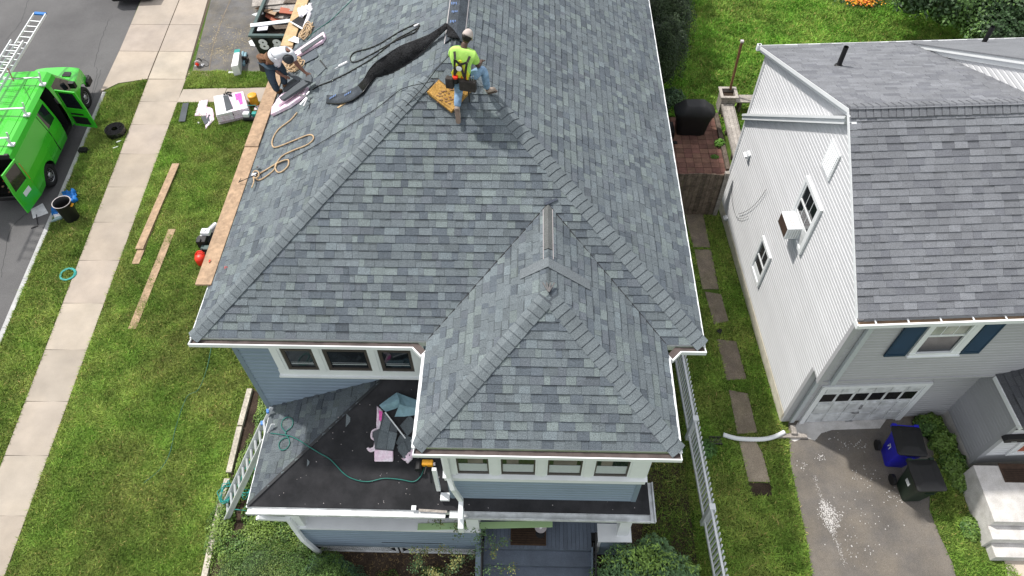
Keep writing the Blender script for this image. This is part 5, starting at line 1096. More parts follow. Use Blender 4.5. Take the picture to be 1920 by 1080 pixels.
def cloth(name, label, cat, pts, z, mt, amp=.05, n=9, solid=.004, base=None, group=None, parent=None, at=G):
    """crumpled sheet over a quad of picture corners"""
    a, b2, c3, d3 = pts; rows = []
    for i in range(n):
        v_ = i/(n-1); r = []
        for j in range(n):
            u_ = j/(n-1); q = [(1-u_)*(1-v_)*a[k]+u_*(1-v_)*b2[k]+u_*v_*c3[k]+(1-u_)*v_*d3[k] for k in (0, 1)]
            P = at(q[0], q[1], z) ; e_ = (0 if i in (0, n-1) or j in (0, n-1) else 1)
            h = abs(math.sin(u_*7+v_*4+a[0])*math.cos(v_*9-u_*3+a[1]))*amp*(.35+.65*e_)+random.uniform(0, amp*.3)
            r.append(P+np.array([random.uniform(-1, 1)*amp*.25, random.uniform(-1, 1)*amp*.25, h]))
        rows.append(r)
    m = MB(); m.sheet(rows)
    if parent is not None: return part(name, m, M[mt], parent, smooth=True, solid=solid)
    return solo(name, m, M[mt], label, cat, smooth=True, solid=solid, group=group)
cloth('tarp', 'crumpled blue plastic tarp behind the black trash can', 'tarp', ((118, 362), (143, 357), (146, 380), (112, 392)), .02, 'blue_plastic', .16)
cloth('tarp', 'folded dark blue tarp end on the kerb beside the black trash can', 'tarp', ((96, 392), (112, 385), (120, 400), (98, 405)), .02, 'blue_plastic', .1)
m = MB(); P = G(112, 412, .02); m.prism([P+(-.2, -.12, 0), P+(.05, .02, 0), P+(.16, .17, 0), P+(-.1, .06, 0)], (0, 0, .07)); solo('foam_block', m, M['styro'], 'pale grey-green foam block on the verge by the blue tarp', 'block', bevel=.01)
cloth('white_rag', 'white plastic wrap crumpled beside the foam block', 'wrap', ((100, 402), (120, 398), (118, 408), (102, 410)), .03, 'white_film', .05, 6)
m = MB()
for i in range(16): P = G(140+random.uniform(-9, 9), 429+random.uniform(-4, 4), .01); m.ell(P, (random.uniform(.02, .05), random.uniform(.02, .04), .02), 6, 4)
solo('work_gloves', m, M['wood_fresh'], 'pair of worn tan work gloves dropped on the grass below the trash can', 'gloves')
m = MB(); m.prism([G(*q, -.105) for q in ((58, 393), (80, 381), (91, 400), (62, 410))], (0, 0, .008)); solo('cardboard_sheet', m, M['white_dirty'], 'flat whitish sheet lying on the road under the open van door', 'sheet')
m = MB(); m.beam(G(68, 402, -.08), G(71, 422, -.1), .02, .01); m.beam(G(58, 428, -.1), G(71, 423, -.1), .03, .01); solo('strap_end', m, M['black'], 'black strap hanging from the open rear van door to the road', 'strap')
m = MB(); m.prism([G(*q, .075) for q in ((343, 194), (354, 193), (347, 228), (335, 228))], (0, 0, .012)); solo('shingle_strip', m, M['granule_face'], 'single dark shingle strip lying on the lawn by the walk', 'shingle')
# pallet of wrapped shingle bundles
sk = [G(*q, .42) for q in ((400, 180), (456, 171), (465, 202), (405, 216))]
for lay in range(5):
    z0 = .08+lay*.07
    for h_ in (0, 1):
        a, b2, c3, d3 = sk; mid0 = (np.array(a)+b2)/2; mid1 = (np.array(d3)+c3)/2
        q = (a, mid0, mid1, d3) if h_ == 0 else (mid0, b2, c3, mid1); off = np.array([random.uniform(-.015, .015), random.uniform(-.015, .015), 0])
        m = MB(); m.prism([np.array([p[0], p[1], z0])+off for p in q], (0, 0, .064)); lab = ('left' if h_ == 0 else 'right')+' pink-wrapped bundle in the '+('bottom layer', 'second layer from the ground', 'middle layer', 'second layer from the top', 'top layer')[lay]+' of the lawn stack'
        solo('shingle_bundle', m, M['pink' if (lay < 4 or h_) else 'white_film'], lab, 'bundle', group='pink-wrapped shingle bundles stacked on the lawn', bevel=.014)
pt = thing('pallet', 'wooden pallet under the stack of wrapped shingle bundles', 'pallet', (sk[0][0], sk[2][1], 0))
for k in range(4): u_ = k/3; A = np.array(sk[0])*(1-u_)+np.array(sk[3])*u_; B = np.array(sk[1])*(1-u_)+np.array(sk[2])*u_; A[2] = B[2] = .06; m = MB(); m.beam(A, B, .09, .03); part('board', m, M['wood_grey'], pt)
for k in range(3): u_ = k/2; A = np.array(sk[0])*(1-u_)+np.array(sk[1])*u_; B = np.array(sk[3])*(1-u_)+np.array(sk[2])*u_; A[2] = B[2] = .022; m = MB(); m.beam(A, B, .09, .04); part('skid', m, M['wood_grey'], pt)
m = MB(); m.prism([G(*q, .434) for q in ((418, 179), (428, 180), (437, 203), (424, 208))], (0, 0, .008)); solo('shingle_strip', m, M['granule_face'], 'grey shingle lying on top of the wrapped bundle stack', 'shingle')
m = MB(); [m.ell(G(424+random.uniform(-5, 10), 176+random.uniform(-3, 3), .47), (random.uniform(.03, .07), .03, .03), 6, 4) for _ in range(8)]; solo('nail_gun', m, M['black'], 'black and tan tool lying on the wrapped bundle stack', 'tool')
m = MB(); m.prism([G(*q, .436) for q in ((440, 176), (452, 174), (455, 194), (450, 196), (446, 186), (443, 188))], (0, 0, .003)); solo('printed_label', m, M['pink_print'], 'pink print on the wrapping of the bundle stack', 'print')
cloth('torn_wrapper', 'torn pale pink wrapper spread on the lawn left of the bundle stack', 'wrapper', ((374, 190), (390, 188), (387, 218), (365, 219)), .03, 'pink', .06)
cloth('torn_wrapper', 'torn pink wrapper trailing to a point on the lawn beside the bundle stack', 'wrapper', ((388, 200), (400, 205), (403, 225), (386, 242)), .03, 'pink', .06)
m = MB(); m.prism([G(*q, .06) for q in ((377, 220), (394, 215), (393, 230), (384, 234))], (0, 0, .02)); solo('shingle_strip', m, M['granule_face'], 'grey shingle half covered by a torn wrapper on the lawn', 'shingle')
cloth('white_scrap', 'small white scrap of film on the grass below the torn wrappers', 'scrap', ((369, 230), (377, 226), (378, 230), (371, 234)), .02, 'white_film', .03, 4)
wc = thing('water_cooler', 'orange drink cooler standing at the edge of the walk', 'cooler', G(478, 200, 0))
P = G(479, 197, 0); m = MB(); m.lathe(P, [(.13, 0), (.145, .03), (.155, .36), (.14, .38)], 20); part('body', m, M['orange'], wc, smooth=True); m = MB(); m.lathe(P+(0, 0, .38), [(.16, 0), (.16, .05), (.13, .07), (.03, .075)], 20); part('lid', m, M['orange'], wc, smooth=True); m = MB(); m.box(P+(-.03, -.19, .05), P+(.03, -.15, .1)); part('tap', m, M['black'], wc)
cloth('torn_wrapper', 'pink wrapper lying right of the orange cooler', 'wrapper', ((478, 200), (489, 196), (494, 206), (476, 208)), .03, 'pink', .05, 6)
cp = thing('air_compressor', 'small white and teal air compressor on the lawn near the bundle stack', 'compressor', G(472, 222, 0))
P = G(466, 226, 0); m = MB(); m.box(P+(-.11, -.08, .18), P+(.11, .1, .34)); part('fuel_tank', m, M['cooler'], cp, bevel=.03); m = MB(); m.cyl(P+(-.12, -.02, .12), P+(.42, -.02, .12), .1, n=16); part('air_tank', m, M['black'], cp)
m = MB(); m.box(P+(.2, -.05, .2), P+(.36, .1, .33)); part('pump', m, M['teal'], cp, bevel=.02); m = MB(); m.cyl(P+(0, .12, .12), P+(0, .16, .12), .13, n=16); m.cyl(P+(.3, .12, .1), P+(.3, .16, .1), .13, n=16); part('wheel', m, M['rubber'], cp); m = MB(); m.tube([P+(-.1, .1, .2), P+(-.05, .28, .42), P+(.3, .3, .42), P+(.42, .1, .2)], .012, 6); part('frame', m, M['teal'], cp)
# box and pipes on the driveway
bx = thing('gutter_carton', 'long silver-white carton standing on the old asphalt driveway', 'carton', G(440, 130, .02))
q0 = [G(*q, .45) for q in ((440, 93), (450, 92), (446, 122), (433, 125))]
m = MB(); m.prism([np.array([p[0], p[1], .03]) for p in q0], (0, 0, .42)); part('box', m, M['cooler'], bx, bevel=.006); m = MB(); m.prism([np.array([*(np.array(q0[k][:2])), .4515]) for k in (0, 1)]+[np.array([*(np.array(q0[1][:2])*.8+np.array(q0[2][:2])*.2), .4515]), np.array([*(np.array(q0[0][:2])*.8+np.array(q0[3][:2])*.2), .4515])], (0, 0, .002)); part('label', m, M['teal'], bx)
for a, b2, lab in ((G(456, 98, .06), G(448, 139, .06), 'nearer of two grey pipes lying beside the silver carton'), (G(461, 100, .06), G(457, 122, .06), 'shorter grey pipe lying right of the silver carton')):
    m = MB(); m.cyl(a, b2, .055, n=14); solo('pipe', m, M['stump'] if 0 else M['boot_grey'] if 0 else M['blue_film'], lab, 'pipe', smooth=False)
m = MB(); P = G(459, 115, .02); m.box(P+(-.13, -.16, 0), P+(.13, .14, .08)); m.box(P+(-.08, -.05, .08), P+(.1, .05, .2)); solo('tool_case', m, M['leather'], 'dark tool case lying beside the grey pipes', 'case', bevel=.02)
m = MB(); m.box(G(428, 138, .02), G(449, 137, .05)+(0, .1, 0)); solo('white_strip', m, M['white_dirty'], 'short white strip at the foot of the silver carton', 'strip')
sw_ = thing('circular_saw', 'red and grey circular saw with its cord on the asphalt driveway', 'saw', G(373, 122, .02)); P = G(373, 123, .02)
m = MB(); m.lathe(P+(0, 0, .12), [(.11, 0), (.12, .02), (.12, .05), (.10, .06)], 20, ax=(.2, -.98, 0)); part('blade_guard', m, M['stump'], sw_); m = MB(); m.lathe(P+(0, -.075, .12), [(.06, 0), (.07, .03), (.03, .07)], 14, ax=(.2, -.98, 0)); part('motor', m, M['red'], sw_); m = MB(); m.box(P+(-.15, -.06, 0), P+(.18, .1, .012)); part('base', m, M['steel'], sw_); m = MB(); m.tube(spline([P+(.0, .05, .24), P+(.08, .08, .25), P+(.14, .05, .14)], 5), .018, 6); part('handle', m, M['black'], sw_)
m = MB(); m.tube(spline([P+(.12, .05, .03), P+(.3, -.05, .01), P+(.35, .1, .01), P+(.1, .35, .01), P+(-.2, .25, .01), P+(-.3, -.05, .01), P+(-.3, -.2, .01)], 8), .008, 5); part('cord', m, M['black'], sw_)
m = MB(); q = [G(*k, .03) for k in ((466, 78), (474, 74), (480, 80), (478, 87), (470, 86))]; m.prism(q, (0, 0, .01)); solo('white_scrap', m, M['white'], 'white crumpled scrap on the driveway beside the dumpster', 'scrap')
# red gas can and engine below the plank
gc = thing('fuel_can', 'red plastic fuel can on the lawn under the end of the roof plank', 'fuel can', G(383, 492, 0)); P = G(381, 491, 0)
m = MB(); m.lathe(P, [(.17, 0), (.195, .02), (.2, .22), (.16, .3), (.06, .33)], 22, sx=1.0, sy=.85); part('body', m, M['red'], gc, smooth=True); m = MB(); m.tube(spline([P+(-.14, .02, .29), P+(-.04, .06, .4), P+(.09, .06, .4), P+(.15, .0, .28)], 5), .02, 8); part('handle', m, M['red'], gc, smooth=True); m = MB(); m.cyl(P+(.1, .04, .25), P+(.17, .1, .33), .025, n=10); part('spout', m, M['black'], gc)
en = thing('engine_compressor', 'petrol engine compressor with a white tank half hidden under the roof plank', 'compressor', G(400, 455, 0)); P = G(386, 466, 0)
m = MB(); m.cyl(P+(-.15, .1, .2), P+(.2, .75, .2), .13, n=18); part('air_tank', m, M['steel'], en, smooth=False); m = MB(); m.cyl(P+(.05, .05, .2), P+(.35, .65, .2), .14, n=18); part('air_tank', m, M['black'], en)
m = MB(); m.box(P+(-.05, .15, .38), P+(.22, .36, .52)); part('fuel_tank', m, M['cooler'], en, bevel=.03); m = MB(); m.cyl(P+(.07, .25, .52), P+(.07, .25, .55), .035, n=12); part('tank_cap', m, M['cooler'], en); m = MB(); m.box(P+(-.14, -.1, .1), P+(.14, .14, .42)); m.box(P+(-.1, -.14, .42), P+(.02, .0, .46)); part('engine', m, M['black'], en, bevel=.02)
m = MB(); m.cyl(P+(.02, -.3, .15), P+(.08, -.3, .15), .16, n=20); m.cyl(P+(.25, -.25, .15), P+(.3, -.25, .15), .16, n=20); part('wheel', m, M['rubber'], en); m = MB(); m.box(P+(.0, -.28, .1), P+(.25, -.1, .3)); part('pump', m, M['dumpster_rim'], en, bevel=.03)
# ---------------------------------------------------------------- planks on the eave
for (a, b2, lab, mt) in (((398, 535), (488, 271), 'long plank lying along the left eave, nearest the front corner', 'wood'), ((487, 277), (560, 62), 'second plank along the left eave, under the crouching roofer', 'wood'), ((551, 90), (598, -30), 'third plank along the left eave beside the dumpster', 'wood_fresh')):
    A = RL(*a); B = RL(*b2); off = np.array([-.10 if mt == 'wood' else -.02, 0, .0]); A = np.array([XL-.09, A[1]+.0, ZE+.05]); B = np.array([XL-.09, B[1], ZE+.05]); 
    if 'third' in lab: A[2] += .045; B[2] += .045
    if 'second' in lab: A[2] += .02; B[2] += .02
    m = MB(); m.beam(A, B, .30, .04); t_ = solo('plank', m, M[mt], lab, 'plank', bevel=.004)
for y in (8.4, 11.0, 13.6, 16.2):
    m = MB(); m.obox((XL-.26, y, ZE-.02), (.34, 0, 0), (0, .05, 0), (0, 0, .012)); m.obox((XL-.26, y, ZE-.25), (.02, 0, 0), (0, .05, 0), (0, 0, .25)); part('roof_bracket', m, M['steel'], house)
for q in ((397, 497), (424, 503)):
    P = RL(*q, h=.03); m = MB(); P[2] = max(P[2], ZE+.075 if q[0] < 400 else P[2]); cloth_ = [m.prism([P+(random.uniform(-.03, .03), random.uniform(-.04, .04), k*.006) for _ in range(3)], (.01, .0, .01)) for k in range(4)]; solo('red_ribbon', m, M['red'], 'red plastic scrap by the plank end' if q[0] < 400 else 'red plastic scrap on the shingles beside the plank', 'scrap')
# ---------------------------------------------------------------- ropes, hoses and the vent roll on the roof
def rope(name, label, cat, pts, r, mt, at, h=None, k=10, n=6, closed=False, extra=None):
    h = r+.016 if h is None else h
    P = [at(*q, h=h) if len(q) == 2 else at(q[0], q[1], h=h+q[2]) for q in pts]; m = MB(); m.tube(spline(P, k, closed), r, n); return solo(name, m, M[mt], label, cat, smooth=True)
rope('rope', 'black braided rope lying in a long double loop on the left slope', 'rope', ((586, 168), (600, 160), (625, 150), (660, 132), (700, 108), (740, 76), (765, 62), (783, 52), (786, 47), (780, 45), (768, 50), (748, 60), (712, 82), (690, 91), (665, 98), (657, 108), (660, 116), (675, 113), (705, 97), (735, 80), (760, 68), (777, 61), (785, 52)), .013, 'black_rope', RL)
m = MB(); m.cyl(RL(636, 124, .03), RL(652, 116, .03), .028, n=10); m.cyl(RL(777, 49, .03), RL(786, 45, .03), .022, n=8); m.cyl(RL(628, 129, .02), RL(637, 124, .03), .008, n=6); solo('rope_adjuster', m, M['cooler'], 'pale rope grab fitting at the end of the black rope loop', 'fitting')
rope('rope', 'tan rope snaking over the left slope and tied at the plank', 'rope', ((557, 211), (545, 225), (522, 243), (511, 262), (512, 275), (522, 275), (545, 266), (575, 254), (586, 254), (587, 262), (575, 272), (550, 282), (530, 292), (520, 304), (514, 318), (500, 330), (488, 337), (481, 336), (484, 328), (500, 318), (520, 306), (535, 300), (541, 301), (540, 311), (530, 321), (521, 323), (516, 315), (518, 306)), .016, 'tan_rope', RL)
rope('rope', 'tan rope knotted round the plank edge', 'rope', ((472, 352), (476, 340), (474, 328), (477, 321), (484, 322), (485, 330), (478, 334), (474, 326)), .014, 'tan_rope', RL, h=.09)
m = MB(); m.box(RL(477, 331, .06)-(.04, .04, 0), RL(477, 331, .06)+(.05, .04, .06)); m.cyl(RL(482, 314, .05), RL(484, 311, .12), .02); solo('rope_hook', m, M['steel'], 'metal hook where the tan rope meets the plank', 'hook')
rope('safety_line', 'thin black safety line running from the plank up over the left hip', 'cable', ((447, 342, .1), (478, 328, .08), (490, 322), (545, 298), (600, 268), (660, 232), (710, 200), (745, 172), (764, 163, .07), (790, 157, .25), (815, 152, .36)), .007, 'cable', RL, h=.03)
m = MB(); m.tube(spline([RL(445, 344, .0)+np.array([-.05, 0, .02]), np.array(RL(447, 342, .1)), RL(452, 334, .12)], 6), .007, 5); solo('safety_line_end', m, M['cable'], 'end of the safety line hanging over the plank edge', 'cable')
pts = [np.array(RF(760, 204, .05)), np.array(RL(752, 208, .06)), np.array(RF(790, 165, .05)), np.array(RF(815, 135, .08)), G(843, 103, 8.85)]
m = MB(); m.tube([RF(712, 253, .03), RF(735, 227, .03), RF(760, 200, .03), RF(790, 168, .08), G(818, 130, 8.78), G(843, 103, 9.0)], .008, 5); solo('lifeline', m, M['cable'], 'black lifeline rising from the left hip to the harness of the roofer on the ridge', 'cable')
rope('air_hose', 'thin green air hose crossing the upper left slope', 'hose', ((668, -8), (645, 14), (620, 38), (600, 52), (588, 61), (575, 75)), .009, 'hose', RL)
# coil of brown rope lying by the plank
m = MB(); P0 = RL(574, 62, .03)
for k in range(7):
    c3 = P0+np.array([random.uniform(-.06, .06), random.uniform(-.1, .1), .01*k]); pts = [c3+np.array([math.cos(a)*.16*random.uniform(.55, 1.15), math.sin(a)*.26*random.uniform(.6, 1.15), math.cos(a)*.15*SL+random.uniform(0, .05)]) for a in np.linspace(0, 2*math.pi, 12)[:-1]]; m.tube(spline(pts, 4, True), .014, 6, closed=True)
solo('rope_coil', m, M['tan_rope'], 'tangled coil of tan rope at the eave above the pink bundle', 'rope', smooth=True)
m = MB(); P0 = RL(552, 128, .04)
for k in range(10):
    c3 = P0+np.array([random.uniform(-.08, .12), random.uniform(-.14, .14), .012*k]); pts = [c3+np.array([math.cos(a)*random.uniform(.08, .2), math.sin(a)*.17*random.uniform(.7, 1.3), math.cos(a)*.1*SL+random.uniform(0, .04)]) for a in np.linspace(0, 2*math.pi, 12)[:-1]]; m.tube(spline(pts, 4, True), .013, 6, closed=True)
solo('rope_coil', m, M['tan_rope'], 'heap of tan rope under the head of the crouching roofer', 'rope', smooth=True)
# ridge vent roll
uL = unit((1, 0, SL)); nLu = unit(nL); yv = np.array([0, 1., 0])
rv = thing('ridge_vent', 'black ridge vent roll trailing from the ridge down the left slope, twisted over on itself', 'vent roll', RL(700, 170))
rows = []
def pr2(q0, q1, h0, h1): return [RL(*q0, h=h0), RL((q0[0]+q1[0])/2, (q0[1]+q1[1])/2, h=(h0+h1)/2), RL(*q1, h=h1)]
prs = [((613, 179), (612, 193), .02, .03), ((630, 179), (636, 194), .02, .05), ((650, 173), (660, 188), .03, .06), ((672, 160), (681, 172), .05, .07), ((683, 148), (690, 160), .10, .06), ((692, 132), (706, 145), .2, .03), ((705, 117), (735, 137), .27, .02), ((725, 103), (757, 124), .3, .02), ((750, 87), (775, 112), .28, .03), ((780, 75), (795, 96), .22, .05), ((805, 65), (812, 78), .17, .08), ((828, 50), (825, 66), .16, .1)]
rows = [pr2(*k) for k in prs]
m = MB(); m.sheet(rows[:4]); part('printed_face', m, M['vent_slate'], rv, smooth=True, solid=.018); m = MB(); m.sheet(rows[3:]); part('mat', m, M['vent_mesh'], rv, smooth=True, solid=.018)
for j in (0, 2):
    m = MB(); m.tube(spline([r[j] for r in rows], 4), .012, 5); part('edge_bead', m, M['black_gloss'], rv, smooth=True)
RZT = AP[2]
m = MB(); P0 = np.array([XM, 11.75, RZT]); 
rws = []
for y in (11.62, 11.9, 12.6, 14, 17): rws.append([np.array([XM-.17, y, RZT-.17*SL+.04]), np.array([XM-.03, y, RZT+.045]), np.array([XM+.03, y, RZT+.045]), np.array([XM+.17, y, RZT-.17*SL+.04])])
m.sheet(rws); part('printed_face', m, M['vent_slate'], rv, solid=.02); m = MB(); m.sheet([[r[0] for r in rws], [r[0]+(-.02, 0, -.02) for r in rws]]); m.sheet([[r[3] for r in rws], [r[3]+(.02, 0, -.02) for r in rws]]); part('edge_bead', m, M['stump'], rv, solid=.004)
m = MB(); a_ = spline([RL(828, 50, .16), RL(838, 44, .18), np.array([XM-.12, 11.6, RZT+.08])], 5); b_ = spline([RL(825, 66, .1), RL(845, 52, .12), np.array([XM+.12, 11.55, RZT+.06])], 5); m.sheet([[p, q] for p, q in zip(a_, b_)]); part('mat', m, M['vent_mesh'], rv, smooth=True, solid=.018)
for (x, y) in ((852, 6), (853, 22), (850, 40)): P = G(x, y, RZT+.062); m = MB(); [m.box(P+(-.06+k*.03, -.03+random.uniform(-.02, .02), 0), P+(-.045+k*.03, .04, .003)) for k in range(4)]; part('print', m, M['print'], rv)
for q in ((622, 184), (650, 178)): P = RL(*q, h=.062); m = MB(); [m.prism([P+(a*.04-.05, .0, (a*.04-.05)*SL), P+(a*.04-.03, .0, (a*.04-.03)*SL), P+(a*.04-.03, .06, (a*.04-.03)*SL), P+(a*.04-.05, .06, (a*.04-.05)*SL)], nLu*.004) for a in range(4)]; part('print', m, M['print'], rv)
for k in range(3, len(rows)-1):         # ribs of the open mesh on the turned-up underside
    for f_ in np.linspace(0, 1, 9)[:-1]:
        a_, b_ = rows[k][0]*(1-f_)+rows[k+1][0]*f_, rows[k][2]*(1-f_)+rows[k+1][2]*f_; c_m = (rows[k][1]*(1-f_)+rows[k+1][1]*f_)+nLu*.012
        m = MB(); m.tube([a_+nLu*.012, c_m, b_+nLu*.012], .003, 4); part('mesh_rib', m, M['black_gloss'], rv)
# bundles and scraps on the left slope
def lq(name, label, cat, qs, th, mt, h=.02, at=RL, bevel=0, n_=None, group=None, col=None):
    m = MB(); n_ = nLu if at is RL else unit(nF) if at is RF else n_; m.prism([at(*q, h=h) for q in qs], n_*th, c=col); return solo(name, m, M[mt], label, cat, bevel=bevel, group=group)
lq('shingle_bundle', 'opened pink-wrapped shingle bundle on the eave right of the rope coil', 'bundle', ((551, 104), (610, 63), (613, 72), (606, 82), (556, 111)), .07, 'pink', .02, bevel=.015)
lq('shingle_strip', 'dark shingle showing in the opened pink bundle right of the rope coil', 'shingle', ((563, 94), (605, 66), (608, 71), (566, 100)), .01, 'granule_face', .095)
lq('shingle_bundle', 'opened white and pink shingle bundle nearest the roofer on the eave', 'bundle', ((512, 219), (514, 205), (532, 180), (575, 164), (580, 166), (575, 182), (545, 203)), .08, 'pink', .02, bevel=.015)
lq('shingle_bundle', 'pink-wrapped shingle bundle pushed under the opened one on the eave', 'bundle', ((520, 191), (530, 180), (560, 170), (550, 182), (524, 200)), .05, 'pink', .11, bevel=.012)
lq('shingle_stack', 'stack of loose dark shingles in front of the kneeling roofer', 'shingle', ((526, 186), (583, 143), (587, 155), (534, 190)), .05, 'granule_face', .17)
lq('shingle_strip', 'dark shingle bent up at the end of the loose stack', 'shingle', ((572, 152), (584, 141), (587, 148), (586, 156)), .04, 'granule_face', .23)
lq('shingle_stack', 'second pile of loose dark shingles beside the boots of the kneeling roofer', 'shingle', ((532, 166), (560, 146), (565, 155), (536, 176)), .06, 'granule_face', .03)
lq('shingle_strip', 'grey shingle lying flat right of the kneeling roofer', 'shingle', ((583, 128), (600, 113), (612, 127), (596, 143)), .008, 'shingle', .02, col=(1, 1, 1))
lq('shingle_strip', 'narrow black strip of shingle right of the kneeling roofer', 'shingle', ((599, 114), (601, 112), (613, 127), (611, 128)), .006, 'cable', .034)
lq('shingle_strip', 'dark shingle sticking out under the pink bundle by the rope coil', 'shingle', ((560, 112), (592, 92), (597, 104), (594, 108), (566, 122)), .012, 'shingle', .03, col=(.8, .8, .85))
m = MB(); [m.beam(RL(*a, h=.13), RL(*b2, h=.14), .03, .012) for a, b2 in (((560, 177), (575, 181)), ((575, 183), (563, 196)), ((576, 184), (569, 199)))]; m.beam(RL(575, 178, .14), RL(580, 172, .13), .03, .03); solo('roof_tool', m, M['steel'], 'open steel snips lying on the white bundle', 'snips')
lq('shingle_slot', 'black slot where a shingle is missing on the left slope', 'gap', ((581, 185), (584, 184), (580, 204), (579, 204)), .003, 'cable', .016)
lq('wood_splinter', 'thin pale wood splinter below the vent roll', 'splinter', ((632, 202), (648, 192), (650, 193), (635, 203)), .01, 'wood_fresh', .015)
cloth('white_sheet', 'crumpled pale blue-white sheet hanging on the planks above the rope coil', 'sheet', ((557, 18), (585, 8), (588, 22), (563, 36)), 5.95, 'white_film', .09, at=lambda x, y, z: G(x, y, z))
m = MB(); m.cyl(G(581, 26, 6.02), G(571, 52, 6.0), .05, n=14); solo('pale_roll', m, M['white_film'], 'pale rolled sheet lying at the eave above the rope coil', 'roll')
m = MB(); m.prism([G(*q, 5.97) for q in ((546, 41), (560, 31), (574, 38), (570, 55), (545, 42))], (0, 0, .01)); solo('felt_scrap', m, M['underlay'], 'black felt scrap across the planks above the pink bundle', 'felt')
m = MB(); m.prism([G(*q, 5.985) for q in ((543, 41), (545, 40), (572, 55), (569, 57))], (0, 0, .008)); solo('white_strip', m, M['white'], 'white edge strip along the black felt scrap at the eave', 'strip'); m = MB(); m.prism([G(*q, 5.945) for q in ((540, 76), (552, 68), (561, 72), (560, 82))], (0, 0, .008)); solo('white_strip', m, M['white'], 'white scrap lying over the plank joint below the rope coil', 'strip')
# foam pad under the roofer on the ridge
lq('foam_pad', 'square brown foam pad under the knee of the roofer at the hip peak', 'foam pad', ((801, 176), (826, 150), (884, 172), (847, 213)), .09, 'foam', .02, at=RF, bevel=.012)
m = MB()
for i in range(24): P = RF(842+random.uniform(-24, 12), 178+random.uniform(-14, 16), .112); r = random.uniform(.01, .03); m.ell(P, (r*1.6, r, .004), 6, 3)
solo('foam_tears', m, M['leather_brown'], 'torn pits in the top of the brown foam pad', 'foam', kind='stuff')
lq('shingle_strip', 'grey cap shingle held beside the left hand of the roofer on the ridge', 'shingle', ((822, 148), (838, 128), (846, 132), (842, 160), (836, 160)), .01, 'cap', .12, at=RF)
# ---------------------------------------------------------------- things on the porch roof
nPu = unit((0, -PS, 1))
def pq_(name, label, cat, qs, th, mt, h=.01, bevel=0, col=None): m = MB(); m.prism([PFr(*q, h=h) for q in qs], nPu*th, c=col); return solo(name, m, M[mt], label, cat, bevel=bevel)
rows = []
def PFc(x, y, z): return PFr(x, y, z)
m = MB(); rr = [[PFr(*a, h=h1), PFr(*b2, h=h2), PFr(*c3, h=h3)] for a, b2, c3, h1, h2, h3 in (((711, 760), (716, 766), (723, 772), .04, .10, .04), ((727, 748), (732, 756), (742, 766), .05, .16, .05), ((744, 736), (748, 748), (754, 760), .06, .22, .12), ((749, 738), (749, 758), (740, 781), .06, .2, .05), ((762, 743), (762, 762), (757, 781), .05, .14, .05), ((776, 748), (774, 764), (773, 779), .05, .12, .05), ((792, 753), (790, 765), (788, 776), .05, .1, .04))]
m.sheet(rr); solo('release_film', m, M['blue_film'], 'pale blue release film folded on the black porch roof', 'film', smooth=False, solid=.006)
m = MB(); m.beam(PFr(722, 773, .14), PFr(760, 822, .05), .025, .012); solo('film_strip', m, M['white'], 'thin white strip lying diagonally on the porch roof shingles', 'strip')
pq_('shingle_bundle', 'opened bundle of dark shingles lying in its pink wrapper on the porch roof', 'bundle', ((720, 772), (746, 805), (738, 845), (705, 842), (700, 810), (713, 803)), .08, 'granule_face', .01)
m = MB()
for a, b2, c3, d3 in (((722, 776), (733, 790), (728, 812), (713, 806)), ((712, 806), (728, 813), (724, 842), (706, 840)), ((729, 808), (745, 812), (738, 843), (725, 842))): m.prism([PFr(*q, h=.092+random.uniform(0, .012)) for q in (a, b2, c3, d3)], nPu*.008, (random.uniform(.8, 1.2),)*3)
solo('loose_shingles', m, M['shingle'], 'loose grey shingles fanned over the opened porch bundle', 'shingle')
pq_('torn_wrapper', 'pink end flap of the opened shingle bundle on the porch roof', 'wrapper', ((703, 842), (738, 844), (738, 865), (703, 865)), .075, 'pink', .015, bevel=.02)
cloth('torn_wrapper', 'strip of pink wrapper with magenta print on the porch roof', 'wrapper', ((707, 762), (718, 770), (713, 803), (706, 806)), .03, 'pink', .03, 7, at=PFc)
pq_('wrapper_print', 'magenta print on the upright pink wrapper of the porch bundle', 'print', ((710, 769), (717, 772), (715, 790), (711, 788)), .002, 'pink_print', .085)
m = MB(); m.tube(spline([PFr(*q, h=.03) for q in ((712, 803), (699, 808), (697, 820), (703, 826), (702, 838), (694, 842), (689, 840), (695, 846), (704, 842))], 5), .022, 6); solo('torn_wrapper', m, M['pink'], 'twisted ragged edge of pink wrapper left of the opened porch bundle', 'wrapper')
for k, (qs, lab) in enumerate(((((750, 798), (768, 778), (784, 796), (764, 818)), 'upper loose shingle by the bay gutter on the porch roof'), (((742, 830), (752, 812), (775, 822), (756, 848)), 'middle loose shingle between bundle and bay gutter'), (((746, 845), (778, 812), (785, 820), (782, 838), (760, 862)), 'long loose shingle pointing at the bay corner on the porch roof'), (((744, 838), (758, 828), (770, 856), (757, 860)), 'lower loose shingle beside the pink flap on the porch roof'))):
    pq_('shingle_strip', lab, 'shingle', qs, .012, 'shingle', .012+.014*k, col=(.85, .85, .85))
cloth('torn_wrapper', 'pink wrapper scrap at the bay corner of the porch roof', 'wrapper', ((755, 861), (776, 840), (785, 846), (766, 871)), .04, 'pink', .06, 7, at=PFc)
ng = thing('nail_gun', 'black and orange nail gun on the porch roof at the end of the green hose', 'nail gun', PFr(795, 862))
